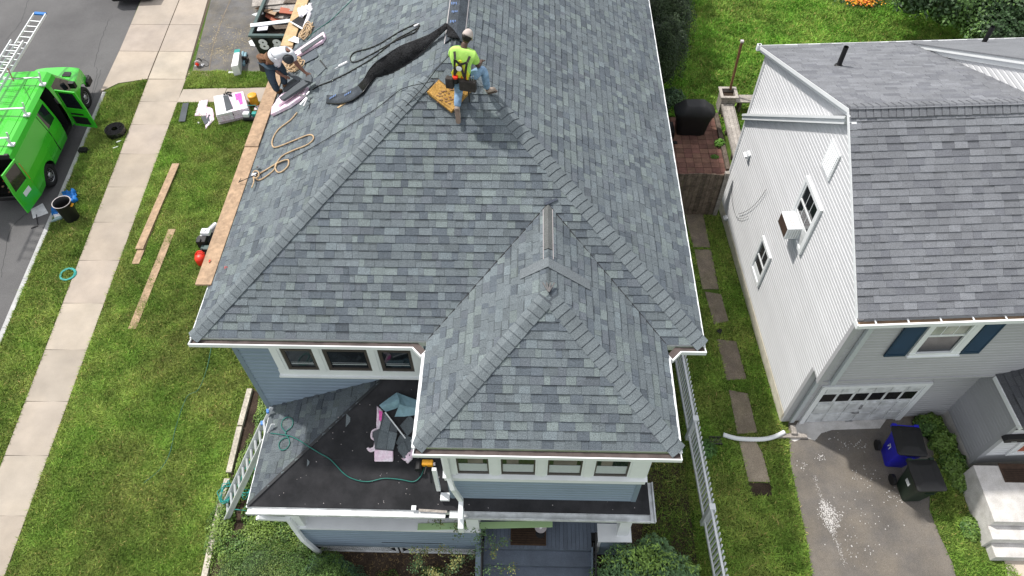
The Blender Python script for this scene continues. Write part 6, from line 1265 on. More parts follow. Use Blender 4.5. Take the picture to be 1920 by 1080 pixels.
P = PFr(797, 873, .07); m = MB(); m.cyl(P+(-.12, .07, -.0), P+(-.12, -.10, 0), .075, n=14); part('magazine', m, M['black'], ng); m = MB(); m.box(P+(-.06, -.02, -.03), P+(.16, .1, .08)); part('body', m, M['orange'], ng, bevel=.02); m = MB(); m.cyl(P+(.04, .02, .02), P+(.0, -.18, .0), .02, n=10); part('handle', m, M['black'], ng); m = MB(); m.cyl(P+(.14, .03, .02), P+(.2, .03, .02), .035, n=12); part('head', m, M['stump'], ng)
m = MB(); pts = [PLs(*q, h=.03) for q in ((507, 812), (530, 815), (545, 818))]+[PLs(*q, h=.03) for q in ((560, 825), (580, 838))]+[PFr(*q, h=.02) for q in ((600, 850), (620, 862), (645, 888), (665, 899), (690, 903), (720, 897), (750, 899), (775, 903), (788, 894), (794, 880), (796, 870))]; m.tube(spline(pts, 8), .011, 6); solo('air_hose', m, M['hose'], 'green air hose snaking across the black porch roof to the nail gun', 'hose', smooth=True)
m = MB(); pts = [PLs(*q, h=.03) for q in ((537, 812), (528, 800), (530, 788), (540, 782), (549, 788), (547, 800), (535, 811), (541, 822), (543, 832), (536, 842), (526, 843), (523, 832), (530, 823), (541, 820))]; m.tube(spline(pts, 6), .011, 6); solo('air_hose', m, M['hose'], 'two small loops of green hose on the shingled side of the porch roof', 'hose', smooth=True)
# extension ladder leaning on the porch eave
Tp = np.array(PLs(509, 764, .18)); Ft = G(424, 946, .02); dd = unit(Tp-Ft); wd = unit(np.array([.3, -.95, 0]))
el = ladder('ladder', 'aluminium extension ladder leaning on the left eave of the porch, green hose around its foot', Ft, Tp, wd, .40, .305, endcol=None)
nn = np.cross(dd, wd); nn = nn if nn[2] > 0 else -nn
for i in range(int(np.linalg.norm(Tp-Ft)/.305)):
    c3 = Ft+dd*(.305*(i+.5)); m = MB(); m.obox(c3+nn*.02, wd*.40, dd*.05, nn*.03); part('rung_tread', m, M['alu'], el)
m = MB(); m.beam(Ft+nn*.06, Ft+dd*(np.linalg.norm(Tp-Ft)-.5)+nn*.06, .06, .03, up=wd); part('fly_rail', m, M['alu'], el); m = MB(); m.beam(Ft+nn*.06+wd*.4, Ft+dd*(np.linalg.norm(Tp-Ft)-.5)+nn*.06+wd*.4, .06, .03, up=wd); part('fly_rail', m, M['alu'], el)
for k in (.1, .48): m = MB(); P = Tp-dd*k+nn*.05; m.beam(P-wd*.03, P+wd*.06, .05, .05); part('blue_tie', m, M['blue_plastic'], el)
for nm, c3, r in (('tangled green hose on the plants right of the ladder', G(468, 900, .15), .25), ('teal hose bundle hanging at the foot of the ladder', G(425, 928, .2), .16)):
    m = MB()
    for k in range(6):
        pts = [np.array(c3)+np.array([math.cos(a)*r*random.uniform(.5, 1.1), math.sin(a)*r*random.uniform(.9, 1.9), random.uniform(0, .15)]) for a in np.linspace(0, 6.28, 9)[:-1]]; m.tube(spline(pts, 5, True), .009, 5, closed=True)
    solo('hose_tangle', m, M['teal'], nm, 'hose', smooth=True)
m = MB(); m.tube(spline([G(458, 952, .1), G(475, 946, .25), G(490, 943, .3)], 5), .01, 5); m.tube(spline([G(440, 955, .1), G(470, 958, .2), G(488, 958, .3)], 5), .01, 5); solo('hose_length', m, M['teal'], 'two straight lengths of teal hose below the ladder foot', 'hose')
rope('thin_cord', 'thin green cord lying across the lawn below the plank', 'cord', ((398, 640), (388, 690), (372, 730), (350, 745), (330, 800), (318, 850), (300, 880), (270, 905)), .006, 'hose', lambda x, y, h=0: G(x, y, .03+h))
# ---------------------------------------------------------------- people
def skin_mesh(nodes, edges, sub=2, smooth=True):
    """continuous limb surface grown round a skeleton: nodes id -> (position, rx[, ry])"""
    ids = list(nodes); me = bpy.data.meshes.new('sk'); me.from_pydata([tuple(nodes[i][0]) for i in ids], [(ids.index(a), ids.index(b)) for a, b in edges], [])
    o = bpy.data.objects.new('sk', me); COL.objects.link(o); o.modifiers.new('s', 'SKIN'); sv_ = me.skin_vertices[0].data
    for k, i in enumerate(ids):
        r = nodes[i][1:]; sv_[k].radius = (r[0], r[-1]); sv_[k].use_root = (k == 0); sv_[k].use_loose = False
    s_ = o.modifiers.new('b', 'SUBSURF'); s_.levels = sub; s_.render_levels = sub
    bpy.context.view_layer.update(); dg = bpy.context.evaluated_depsgraph_get(); e = bpy.data.meshes.new_from_object(o.evaluated_get(dg)); bpy.data.objects.remove(o)
    b = MB(); b.add([tuple(v.co) for v in e.vertices], [tuple(p.vertices) for p in e.polygons]); b.smooth = smooth; bpy.data.meshes.remove(e); return b
def lerp(a, b, t): return np.asarray(a, float)*(1-t)+np.asarray(b, float)*t
def person(label, J, cols, extras, bulk=1.0, hs=1.0):
    """J: joints in world space; every figure is one body surface with clothes over it"""
    t = thing('person', label, 'person', tuple(lerp(J['footL'], J['footR'], .5)))
    n = {'pel': (J['pel'], .11, .09), 'ch': (lerp(J['pel'], J['chest'], .55), .10, .08), 'chest': (J['chest'], .09, .07), 'neck': (J['neck'], .055), 'skull': (lerp(J['neck'], J['head'], .5), .06)}
    e = [('pel', 'ch'), ('ch', 'chest'), ('chest', 'neck'), ('neck', 'skull')]
    for s in 'LR':
        n['sh'+s] = (J['sh'+s], .048); n['el'+s] = (J['el'+s], .042); n['wr'+s] = (J['wr'+s], .028); hd = unit(J['ha'+s]-J['wr'+s]); pm = J['wr'+s]+hd*.07; n['pa'+s] = (pm, .036, .02)
        e += [('chest', 'sh'+s), ('sh'+s, 'el'+s), ('el'+s, 'wr'+s), ('wr'+s, 'pa'+s)]
        sdv = unit(np.cross(hd, J.get('palmn', (0, 0, 1.)))); dn = -np.cross(sdv, hd)
        if dn[2] > 0: dn = -dn
        for k, off, L in ((0, -.033, .062), (1, -.011, .072), (2, .011, .068), (3, .032, .052)):
            a = pm+hd*.035+sdv*off; b_ = a+hd*L*.55+dn*.004; c_2 = b_+unit(hd*.5+dn*.7)*L*.5
            n[f'f{k}a'+s] = (a, .011); n[f'f{k}b'+s] = (b_, .0095); n[f'f{k}c'+s] = (c_2, .008); e += [('pa'+s, f'f{k}a'+s), (f'f{k}a'+s, f'f{k}b'+s), (f'f{k}b'+s, f'f{k}c'+s)]
        th = pm-hd*.02+sdv*.035; th2 = th+unit(hd*.6+sdv*.7)*.045; n['t1'+s] = (th, .013); n['t2'+s] = (th2, .011); n['t3'+s] = (th2+unit(hd+dn*.5)*.03, .009); e += [('pa'+s, 't1'+s), ('t1'+s, 't2'+s), ('t2'+s, 't3'+s)]
        n['hip'+s] = (J['hip'+s], .085); n['kn'+s] = (J['kn'+s], .058); n['an'+s] = (J['an'+s], .038); n['ft'+s] = (J['foot'+s], .035, .03); e += [('pel', 'hip'+s), ('hip'+s, 'kn'+s), ('kn'+s, 'an'+s), ('an'+s, 'ft'+s)]
    n = {k: (v_[0],)+tuple(r*(bulk if k[0] != 'f' else 1) for r in v_[1:]) for k, v_ in n.items()}
    body = skin_mesh(n, e, 2)
    hd_ = np.asarray(J['head'], float); upv = unit(hd_-np.asarray(J['neck'])); fw = unit(np.asarray(J['face'])-upv*(np.asarray(J['face'])@upv)); sd2 = np.cross(fw, upv); R = np.stack([sd2, fw, upv], 1)*hs
    body.ell(hd_, (.076, .097, .115), 18, 12, R); body.ell(hd_+R@np.array([0, .1, -.015]), (.014, .02, .024), 8, 6, R)     # skull, nose
    for s in (-1, 1): body.ell(hd_+R@np.array([s*.078, -.005, -.01]), (.01, .02, .03), 8, 6, R)
    body.ell(hd_+R@np.array([0, .075, -.075]), (.04, .03, .035), 8, 6, R)
    bo = part('body', body, M[cols['skin']], t, smooth=True)
    f = MB()
    for s in (-1, 1): f.ell(hd_+R@np.array([s*.032, .086, .012]), (.012, .008, .007), 8, 5, R)
    f.ell(hd_+R@np.array([0, .094, -.055]), (.022, .006, .006), 8, 5, R); part('face_features', f, M['hair'], t, smooth=True)
    hr = MB(); hr.ell(hd_+R@np.array([0, -.02, .012]), (.083, .09, .112), 18, 10, R); part('hair', hr, M['hair'], t, smooth=True)
    # shirt
    up2 = unit(J['chest']-J['pel']); ns = {'a': (lerp(J['pel'], J['chest'], .02), .16, .13), 'b': (lerp(J['pel'], J['chest'], .5), .155, .122), 'c': (lerp(J['pel'], J['chest'], .95), .18, .145), 'k': (lerp(J['chest'], J['neck'], .8), .084)}
    es = [('a', 'b'), ('b', 'c'), ('c', 'k')]
    for s in 'LR': ns['s'+s] = (J['sh'+s], .092); ns['e'+s] = (lerp(J['sh'+s], J['el'+s], .72), .072); es += [('c', 's'+s), ('s'+s, 'e'+s)]
    ns = {k: (v_[0],)+tuple(r*bulk for r in v_[1:]) for k, v_ in ns.items()}; part('shirt', skin_mesh(ns, es, 2), M[cols['shirt']], t, smooth=True)
    npn = {'p': (J['pel'], .16, .13)}; ep = []
    for s in 'LR': npn['h'+s] = (J['hip'+s], .108); npn['m'+s] = (lerp(J['hip'+s], J['kn'+s], .5), .098); npn['k'+s] = (J['kn'+s], .078); npn['c'+s] = (lerp(J['kn'+s], J['an'+s], .45), .072); npn['a'+s] = (lerp(J['kn'+s], J['an'+s], .93), .062); ep += [('p', 'h'+s), ('h'+s, 'm'+s), ('m'+s, 'k'+s), ('k'+s, 'c'+s), ('c'+s, 'a'+s)]
    npn = {k: (v_[0],)+tuple(r*bulk for r in v_[1:]) for k, v_ in npn.items()}; part('trousers', skin_mesh(npn, ep, 2), M[cols['jeans']], t, smooth=True)
    for s in 'LR':
        a = np.asarray(J['an'+s]); f_ = np.asarray(J['foot'+s]); d = unit(f_-a); toe = a+unit(f_-a)*.2
        b_ = skin_mesh({'a': (a+unit(J['kn'+s]-a)*.05, .055), 'b': (a, .056), 'c': (lerp(a, f_, .6), .052, .045), 'd': (f_, .045, .036)}, [('a', 'b'), ('b', 'c'), ('c', 'd')], 2); o = part('boot', b_, M[cols['boot']], t, smooth=True)
        so = MB(); sn = np.asarray(J['sole'+s], float); q = unit(np.cross(d, sn)); o0 = lerp(a, f_, -.05)+sn*.045
        L_ = (f_-a)*1.25; out_ = [o0+L_*u_+q*w__ for u_, w__ in ((0, .03), (.15, .042), (.4, .034), (.75, .048), (.95, .036), (1.02, 0), (.95, -.036), (.75, -.048), (.4, -.034), (.15, -.042), (0, -.03))]; so.prism(out_, sn*.016); part('sole', so, M['sole'], o)
    c_3 = MB(); rows = []
    for th in np.linspace(0, math.pi*.52, 7): rows.append([hd_+R@np.array([math.sin(th)*math.cos(p)*.09, -.005+math.sin(th)*math.sin(p)*.106, .012+math.cos(th)*.118]) for p in np.linspace(0, 2*math.pi, 19)])
    c_3.sheet(rows); cp3 = part('cap', c_3, M[cols['cap']], t, smooth=True, solid=.006)
    br = MB(); br.sheet([[hd_+R@np.array([x*.075, .085+k*.085*(1-.35*x*x), .022-k*.03-.012*x*x]) for x in (-1, -.5, 0, .5, 1)] for k in (0, .5, 1)]); part('cap_peak', br, M[cols['cap']], cp3, smooth=True, solid=.006)
    extras(t, J, R, hd_)
    return t
# roofer kneeling on the ridge, seen from behind
J = {}
J['footL'] = RF(860, 226, .07); J['anL'] = RF(857, 204, .11); J['knL'] = RF(860, 172, .17); J['hipL'] = G(860, 147, 8.62)
J['footR'] = RF(929, 166, .06); J['anR'] = RF(914, 170, .12); J['knR'] = G(907, 128, 8.78); J['hipR'] = G(878, 148, 8.62)
J['pel'] = G(868, 146, 8.68); J['chest'] = G(866, 106, 9.08); J['neck'] = G(870, 86, 9.22); J['head'] = G(876, 69, 9.33)
J['shL'] = G(849, 97, 9.12); J['shR'] = G(887, 103, 9.1)
J['elL'] = J['shL']+np.array([-.04, .16, -.22]); J['wrL'] = J['elL']+np.array([.06, .22, -.08]); J['haL'] = J['wrL']+np.array([.03, .14, -.05])
J['elR'] = J['shR']+np.array([.07, .05, -.27]); J['wrR'] = J['elR']+np.array([.04, .22, -.06]); J['haR'] = J['wrR']+np.array([-.02, .14, -.05])
J['face'] = np.array([.25, .9, -.3]); J['soleL'] = unit((0, -.95, .4)); J['soleR'] = (.0, 0, -1)
def ex1(t, J, R, hd):
    m = MB(); m.ell(hd+R@np.array([-.02, -.1, -.02]), (.035, .02, .035), 10, 6, R); part('cap_opening', m, M['hair'], t, smooth=True)
    up = unit(J['chest']-J['pel']); sd = unit(J['shR']-J['shL']); bk = np.cross(up, sd); bk = bk if bk[1] < 0 else -bk
    O = J['pel']; H_ = np.linalg.norm(J['chest']-J['pel'])
    def B(x, u, o=.13): return O+sd*x+up*u*H_+bk*o
    m = MB(); m.prism([B(-.15, .0, .105), B(.13, .0, .105), B(.15, .4, .11), B(.02, 1.02, .118), B(-.02, 1.02, .118), B(-.17, .35, .11)], bk*.02); v_ = part('safety_vest', m, M['hi_vis'], t, bevel=.01)
    for a, b_ in (((-.11, .1), (-.085, 1.05)), ((.06, .1), (.12, .98)), ((-.11, .12), (.07, .12)), ((-.085, 1.02), (.0, .85)), ((.12, .98), (.0, .85)), ((-.0, .88), (.06, .3)), ((-.10, .35), (.0, .85))):
        m = MB(); m.beam(B(*a, .15), B(*b_, .158), .038, .01, up=bk); part('harness_strap', m, M['leather'], t)
    for a, b_ in (((-.085, 1.03), (-.11, 1.25)), ((.12, .96), (.15, 1.14))): m = MB(); m.beam(B(*a, .13), B(*b_, .05), .04, .012, up=bk); part('harness_strap', m, M['leather'], t)
    m = MB(); m.lathe(B(-.02, .66, .15), [(.045, 0), (.05, .01), (.03, .018)], 14, ax=tuple(bk)); part('harness_ring', m, M['cooler'], t)
    m = MB(); m.lathe(J['pel']-up*.02, [(.165, 0), (.17, .02), (.17, .07), (.165, .09)], 22, ax=tuple(up), sx=1, sy=.82); part('tool_belt', m, M['leather'], t)
    for x, w_, d_, h_ in ((-.2, .14, .12, .2), (.07, .2, .12, .2), (.2, .12, .12, .2)):
        m = MB(); m.obox(B(x-w_/2, -.35, .07), sd*w_, bk*d_, up*h_); o = part('tool_pouch', m, M['leather'], t, bevel=.02)
        if x > 0: m = MB(); [m.cyl(B(x+k*.03-.04, .0, .12), B(x+k*.04-.06, .3+.05*k, .15), .008, n=6) for k in range(3)]; part('tool', m, M['red'] if x < .1 else M['steel'], o)
    m = MB(); m.cyl(B(-.09, -.05, .14), B(-.09, .2, .16), .045, n=12); part('tape_holder', m, M['black'], t); m = MB(); m.cyl(B(-.09, .2, .16), B(-.09, .28, .165), .046, n=12); part('red_cap', m, M['red'], t)
    m = MB(); m.beam(B(.13, -.35, .16), B(.14, -.85, .18), .025, .02); part('hammer_handle', m, M['black'], t)
    m = MB(); m.beam(B(-.14, .12, .14), B(.13, .05, .14), .05, .012, up=bk); part('reflective_band', m, M['cooler'], t)
person('roofer in a lime shirt and yellow harness kneeling at the hip peak', J, dict(skin='skin_dark', shirt='tee_lime', jeans='jeans', boot='boot_grey', cap='cap_beige'), ex1)
# roofer bending over at the eave
J = {}
J['footL'] = G(529, 168, 5.95); J['anL'] = G(521, 172, 5.98); J['knL'] = G(509, 148, 6.38); J['hipL'] = G(504, 118, 6.72)
J['footR'] = G(540, 162, 6.07); J['anR'] = G(533, 161, 6.10); J['knR'] = G(531, 132, 6.42); J['hipR'] = G(512, 112, 6.75)
J['pel'] = G(506, 110, 6.8); J['chest'] = G(527, 94, 6.98); J['neck'] = G(537, 96, 6.94); J['head'] = G(540, 106, 6.86)
J['shL'] = G(520, 107, 6.86); J['shR'] = G(543, 97, 6.94)
J['elR'] = G(557, 121, 6.62); J['wrR'] = G(572, 136, 6.44); J['haR'] = G(581, 140, 6.42)
J['elL'] = G(518, 133, 6.5); J['wrL'] = G(530, 142, 6.38); J['haL'] = G(540, 145, 6.33)
J['face'] = np.array([.5, -.35, -.8]); J['soleL'] = (0, 0, -1); J['soleR'] = (0, 0, -1)
def ex2(t, J, R, hd):
    P = G(492, 113, 6.75)
    for k in range(5): m = MB(); c3 = P+np.array([k*.012, 0, .06-.045*k]); m.lathe(c3, [(.095, 0), (.105, .02), (.095, .04)], 16, sx=1, sy=1.1, ax=(.3, 0, 1)); part('nail_pouch', m, M['leather_brown'], t)
    m = MB(); m.cyl(P+(0, -.05, -.2), P+(.02, -.05, -.02), .1, n=14); part('tool_pouch', m, M['leather'], t)
    m = MB(); m.beam(P+(.05, -.08, -.15), P+(.2, -.2, -.5), .02, .02); part('hammer_handle', m, M['black'], t)
    m = MB(); m.ell(hd+R@np.array([0, .075, .075]), (.035, .012, .008), 10, 5, R); part('cap_mark', m, M['cooler'], t)
    m = MB(); m.lathe(J['pel'], [(.165, -.03), (.17, .04)], 20, ax=tuple(unit(J['chest']-J['pel'])), sy=.85); part('tool_belt', m, M['leather_brown'], t)
person('roofer in a white T-shirt and dark cap bending over shingles at the left eave', J, dict(skin='skin', shirt='tee_white', jeans='jeans_dark', boot='boot', cap='cap_dark'), ex2, bulk=1.22, hs=1.25)
m = MB(); m.prism([G(*q, 6.33) for q in ((536, 139), (543, 135), (566, 148), (560, 153))], (0, 0, .012)); solo('shingle_strip', m, M['granule_face'], 'dark shingle strip in the left hand of the bending roofer', 'shingle')
# ---------------------------------------------------------------- plants
def leaves(N, fn, size, cfn, asp=.55, droop=.5):
    """N rhombic leaves; fn(N) gives positions and outward normals"""
    P, nrm = fn(N); a = rng.normal(size=(N, 3)); nrm = nrm+rng.normal(size=(N, 3))*droop; nrm /= np.linalg.norm(nrm, axis=1)[:, None]
    d = np.cross(nrm, a); d /= np.linalg.norm(d, axis=1)[:, None]; s = np.cross(nrm, d); L = size*rng.uniform(.6, 1.25, (N, 1))
    v = np.stack([P-d*L/2, P+s*L*asp/2+nrm*L*.06, P+d*L/2-nrm*L*.1, P-s*L*asp/2+nrm*L*.06], 1).reshape(-1, 3); c = cfn(N, P); return v, np.repeat(c, 4, 0)
def quads(name, v, c, m, kind=None, loc=(0, 0, 0), parent=None, tri=False):
    k = 3 if tri else 4; n = len(v)//k; me = bpy.data.meshes.new(name); me.vertices.add(len(v)); me.vertices.foreach_set('co', (v-np.asarray(loc)).astype(np.float32).ravel())
    me.loops.add(n*k); me.loops.foreach_set('vertex_index', np.arange(n*k, dtype=np.int32)); me.polygons.add(n); me.polygons.foreach_set('loop_start', np.arange(0, n*k, k, dtype=np.int32)); me.polygons.foreach_set('loop_total', np.full(n, k, np.int32))
    a = me.color_attributes.new('col', 'FLOAT_COLOR', 'POINT'); a.data.foreach_set('color', np.concatenate([c, np.ones((len(c), 1))], 1).astype(np.float32).ravel())
    me.materials.append(m); me.update(); o = bpy.data.objects.new(name, me); COL.objects.link(o)
    if parent is not None: o.parent = parent
    else: o.location = loc
    if kind: o['kind'] = kind
    return o
def blobs(cs, fill=.35):
    cs = np.array([(*c[0], *c[1]) for c in cs], float); wts = cs[:, 3]*cs[:, 4]+cs[:, 4]*cs[:, 5]; wts /= wts.sum()
    def fn(N):
        k = rng.choice(len(cs), N, p=wts); d = rng.normal(size=(N, 3)); d /= np.linalg.norm(d, axis=1)[:, None]; d[:, 2] = np.where(d[:, 2] < -.3, -d[:, 2], d[:, 2])
        r = 1-fill*rng.random(N)**1.6; r *= 1+.16*np.sin(d[:, 0]*7+k)*np.cos(d[:, 1]*8+k*2); P = cs[k, :3]+d*cs[k, 3:6]*r[:, None]; P[:, 2] = np.maximum(P[:, 2], .02); return P, d+np.array([0, 0, .5])
    return fn
def greens(base, var=.25, alt=None, pa=.3, sc=1.6):
    base = np.array(base); alt = np.array(alt if alt is not None else base*1.5)
    def f(N, P):
        k = (np.sin(P[:, 0]*sc*2.1+1)+np.sin(P[:, 1]*sc*2.7+2)+np.sin(P[:, 2]*5)+rng.normal(size=N)*.9) > (1.2-2*pa); c = np.where(k[:, None], alt, base); return c*rng.uniform(1-var, 1+var, (N, 1))
    return f
def shrub(name, label, cat, cs, N, size, col, asp=.5, trunk=None, parts_n=0, group=None):
    base = (cs[0][0][0], cs[0][0][1], 0); t = thing(name, label, cat, base, 0, group); v, c = leaves(N, blobs(cs), size, col, asp)
    core = MB()  # solid dark green core filling the inside of the leaves
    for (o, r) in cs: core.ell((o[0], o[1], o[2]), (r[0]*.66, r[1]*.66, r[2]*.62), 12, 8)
    if parts_n:
        cen = v.reshape(-1, 4, 3).mean(1); sc = scr(cen); q = scr(v).reshape(-1, 4, 2); ar = np.abs(np.cross(q[:, 1]-q[:, 0], q[:, 2]-q[:, 0]))+np.abs(np.cross(q[:, 2]-q[:, 0], q[:, 3]-q[:, 0])); vis = (sc[:, 0] > 0) & (sc[:, 0] < 1920) & (sc[:, 1] > 0) & (sc[:, 1] < 1080)
        top = np.argsort(-(ar*vis*(cen[:, 2] > np.median(cen[:, 2]))))[:parts_n]; keep = np.ones(N, bool); keep[top] = False
        for i in top: b = MB(); b.add(v[4*i:4*i+4], [(0, 1, 2, 3)], tuple(c[4*i])); part('leaf', b, M['leaf'], t)
        kk = np.repeat(keep, 4); v = v[kk]; c = c[kk]
    o = quads('foliage', v, c, M['leaf'], 'stuff', base, t); part('inner_core', core, M['foliage_core'], t, smooth=True)
    if trunk: m = MB(); m.cyl(*trunk[:2], trunk[2], trunk[3], n=9); part('trunk', m, M['bark'], t)
    return t
def at(x, y, z=0): return tuple(G(x, y, z))
R0 = G(1210, 1010, .8)
shrub('rhododendron', 'large glossy rhododendron bush beside the porch steps', 'shrub', [((1.75, 4.1, .7), (.45, .5, .6)), ((3.2, 4.3, .8), (.5, .5, .55)), ((2.2, 4.45, .95), (.62, .5, .55)), ((2.85, 4.3, .9), (.62, .6, .6)), ((2.45, 3.85, 1.0), (.8, .6, .65)), ((2.75, 4.85, .8), (.42, .35, .5)), ((1.95, 4.0, .75), (.55, .5, .6)), ((3.1, 3.7, .85), (.55, .6, .6))], 12000, .085, greens((.12, .22, .09), .3, (.24, .38, .08), .3, 2.5), .38, parts_n=300)
shrub('hedge', 'clipped mixed green hedge at the lower left corner of the porch', 'hedge', [((-5.0, 4.5, .3), (.7, .5, .4)), ((-4.8, 4.95, .2), (.3, .3, .3)), ((-4.9, 4.1, .35), (.75, .6, .45)), ((-6.3, 4.2, .2), (.5, .8, .3)), ((-5.6, 4.45, .3), (.8, .7, .45)), ((-4.35, 4.75, .15), (.3, .25, .25)), ((-5.9, 3.9, .3), (.6, .6, .4)), ((-5.0, 3.6, .35), (.9, .6, .4))], 26000, .03, greens((.07, .14, .026), .35, (.13, .19, .04), .4, 2.2), .6)
shrub('shrub', 'rounded bright green shrub at the bottom edge left of the porch steps', 'shrub', [((-4.15, 4.3, .35), (.62, .5, .5)), ((-3.75, 4.1, .3), (.5, .5, .42)), ((-3.9, 3.7, .35), (.7, .5, .4))], 19000, .032, greens((.09, .17, .03), .35, (.05, .11, .05), .4, 2.5), .6)
shrub('garden_plants', 'leafy green plants between the timber edging and the leaning ladder', 'plants', [((-6.3, 8.0, .03), (.4, 1.2, .13)), ((-6.0, 10.2, .02), (.2, .5, .1)), ((-6.5, 8.6, .02), (.3, .9, .14)), ((-6.2, 9.6, .02), (.25, .6, .12)), ((-5.75, 7.0, .02), (.35, 1.2, .15)), ((-6.9, 5.6, .02), (.3, 1.1, .14)), ((-6.55, 6.9, .05), (.35, .9, .22)), ((-5.9, 5.9, .05), (.55, .9, .25)), ((-6.1, 7.9, .05), (.3, .7, .2)), ((-6.0, 4.9, .1), (.8, .6, .3)), ((-5.4, 5.2, .05), (.5, .5, .2)), ((-5.9, 9.2, .0), (.2, .9, .2))], 42000, .05, greens((.08, .16, .03), .4, (.17, .26, .05), .35, 3), .6)
shrub('ground_cover', 'low green weeds in the mulch in front of the lattice', 'plants', [((-2.9, 4.1, .05), (.4, .5, .2)), ((-1.95, 4.45, .03), (.35, .25, .12)), ((-2.35, 3.9, .02), (.5, .4, .12)), ((-1.3, 4.1, .02), (.35, .4, .12))], 5000, .035, greens((.07, .14, .02), .4, (.12, .2, .04)), .6)
# straggly climber by the steps
cl = thing('climbing_shrub', 'straggly thin-stemmed shrub reaching up over the porch rail beside the steps', 'shrub', (-1.3, 4.3, 0)); st_ = MB(); tips = []
for i in range(46):
    P = np.array([-1.5+random.uniform(-.5, .35), 4.35+random.uniform(-.15, .2), 0.]); d = np.array([random.uniform(-.7, .7), random.uniform(-.15, .2), 1.]); pts = [P]
    L = random.uniform(.5, 1.1) if i > 9 else random.uniform(1.4, 1.9)
    for k in range(7): d = d+np.array([random.uniform(-.5, .5), random.uniform(-.25, .25), random.uniform(-.25, .1)]); P = P+unit(d)*L/7; pts.append(P); tips.append((P.copy(), i <= 9))
    st_.tube(pts, [.007*(1-k/9) for k in range(8)], 4)
part('stem', st_, M['bark'], cl, kind='stuff')
tp = np.array([p for p, f in tips if f and p[2] > .7]+[tuple(G(*q, 1.62)) for q in ((815, 970), (822, 978), (870, 985), (885, 990), (860, 1000), (855, 985), (895, 1010), (920, 1010), (930, 1025), (925, 1040), (905, 1000), (945, 1015))]); Nn = 2600; k = rng.choice(len(tp), Nn); Pp = tp[k]+rng.normal(size=(Nn, 3))*.055
v, c = leaves(Nn, lambda n: (Pp, np.tile([0, 0, 1.], (n, 1))), .042, greens((.10, .18, .07), .3, (.2, .2, .06), .2), .6); quads('foliage', v, c, M['leaf'], 'stuff', (-1.3, 4.3, 0), cl)
# weeds along the entry wall, little patio weeds
shrub('weeds', 'leafy weeds growing along the wall between the driveway and the entry steps', 'plants', [(at(1740, 800, .1), (.35, .3, .35)), (at(1765, 830, .1), (.3, .35, .35)), (at(1785, 870, .1), (.3, .35, .3)), (at(1800, 900, .08), (.25, .3, .22)), (at(1822, 990, .05), (.25, .3, .12)), (at(1835, 930, .05), (.1, .3, .18))], 9000, .07, greens((.06, .13, .025), .35, (.13, .22, .04), .3, 3), .6)
shrub('weed', 'small bright green weed at the right edge of the brick patio', 'plants', [(at(1349, 269, .08), (.17, .17, .14))], 500, .06, greens((.1, .22, .03), .3), .6)
shrub('weed', 'small weed tuft between the pavers in front of the bench', 'plants', [(at(1340, 294, .03), (.14, .1, .06))], 200, .05, greens((.09, .2, .03), .3), .6)
shrub('weeds', 'tuft of weeds at the fence post by the dark splash block', 'plants', [((4.35, 7.55, .08), (.3, .25, .16)), ((3.7, 7.6, .05), (.2, .2, .1))], 1600, .05, greens((.06, .14, .03), .3), .6)
shrub('evergreen_hedge', 'tall dark evergreen hedge behind the right eave of the blue house', 'hedge', [((4.5, 21.3, 1.3), (.85, .8, 1.6)), ((4.7, 22.6, 1.5), (.95, .9, 1.9)), ((4.8, 24.0, 1.6), (1.0, .9, 2.0)), ((4.9, 25.5, 1.6), (1.0, 1, 2.0)), ((5.0, 27.2, 1.6), (1.0, 1, 2.0))], 70000, .07, greens((.022, .042, .016), .35, (.04, .07, .022), .3, 2), .4)
shrub('shrub', 'dark broad-leaved shrub between the house eave and the covered grill', 'shrub', [((4.3, 20.0, .5), (.5, .5, .5)), ((4.9, 20.4, .4), (.45, .35, .35)), ((3.9, 19.5, .5), (.4, .4, .4))], 7000, .08, greens((.035, .075, .035), .35, (.08, .15, .06), .3, 3), .4)
tr = [((16.0, 23.6, 1.6), (1.1, .9, 1.0)), ((17.2, 23.5, 1.8), (1.2, 1.0, 1.2)), ((18.3, 23.9, 1.9), (1.2, 1.1, 1.3)), ((15.0, 24.0, 1.9), (1.2, 1.0, 1.3)), ((14.0, 24.6, 1.8), (1.0, .9, 1.1)), ((16.2, 22.6, 1.4), (1.0, .8, .9)), ((16.3, 25.0, 2.4), (1.6, 1.3, 1.4)), ((18.2, 25.4, 2.6), (1.8, 1.5, 1.5)), ((14.4, 25.9, 2.2), (1.2, 1.1, 1.1)), ((16.5, 26.8, 3.0), (2.2, 1.8, 1.5))]
shrub('tree', 'dense dark green broad-leaved tree behind the pale house roof', 'tree', tr, 46000, .13, greens((.035, .075, .025), .4, (.10, .19, .045), .3, 1.2), .6, trunk=((17.0, 26.0, 0), (17.0, 26.0, 2.0), .2, .14))
fp = thing('flower_clump', 'clump of orange and yellow flowers at the top edge of the back lawn', 'flowers', at(1620, 0)); c0 = G(1622, 2, .2)
v, c = leaves(260, lambda n: (c0+rng.normal(size=(n, 3))*np.array([.28, .12, .06]), np.tile([0, 0, 1.], (n, 1))), .1, lambda n, P: np.where(rng.random((n, 1)) < .5, np.array([[.85, .45, .03]]), np.array([[.8, .22, .03]])), .9); quads('blossoms', v, c, M['leaf'], 'stuff', at(1620, 0), fp)
v, c = leaves(900, lambda n: (c0+np.array([0, .25, -.08])+rng.normal(size=(n, 3))*np.array([.5, .25, .06]), np.tile([0, 0, 1.], (n, 1))), .1, greens((.03, .07, .02), .3), .5); quads('foliage', v, c, M['leaf'], 'stuff', at(1620, 0), fp)
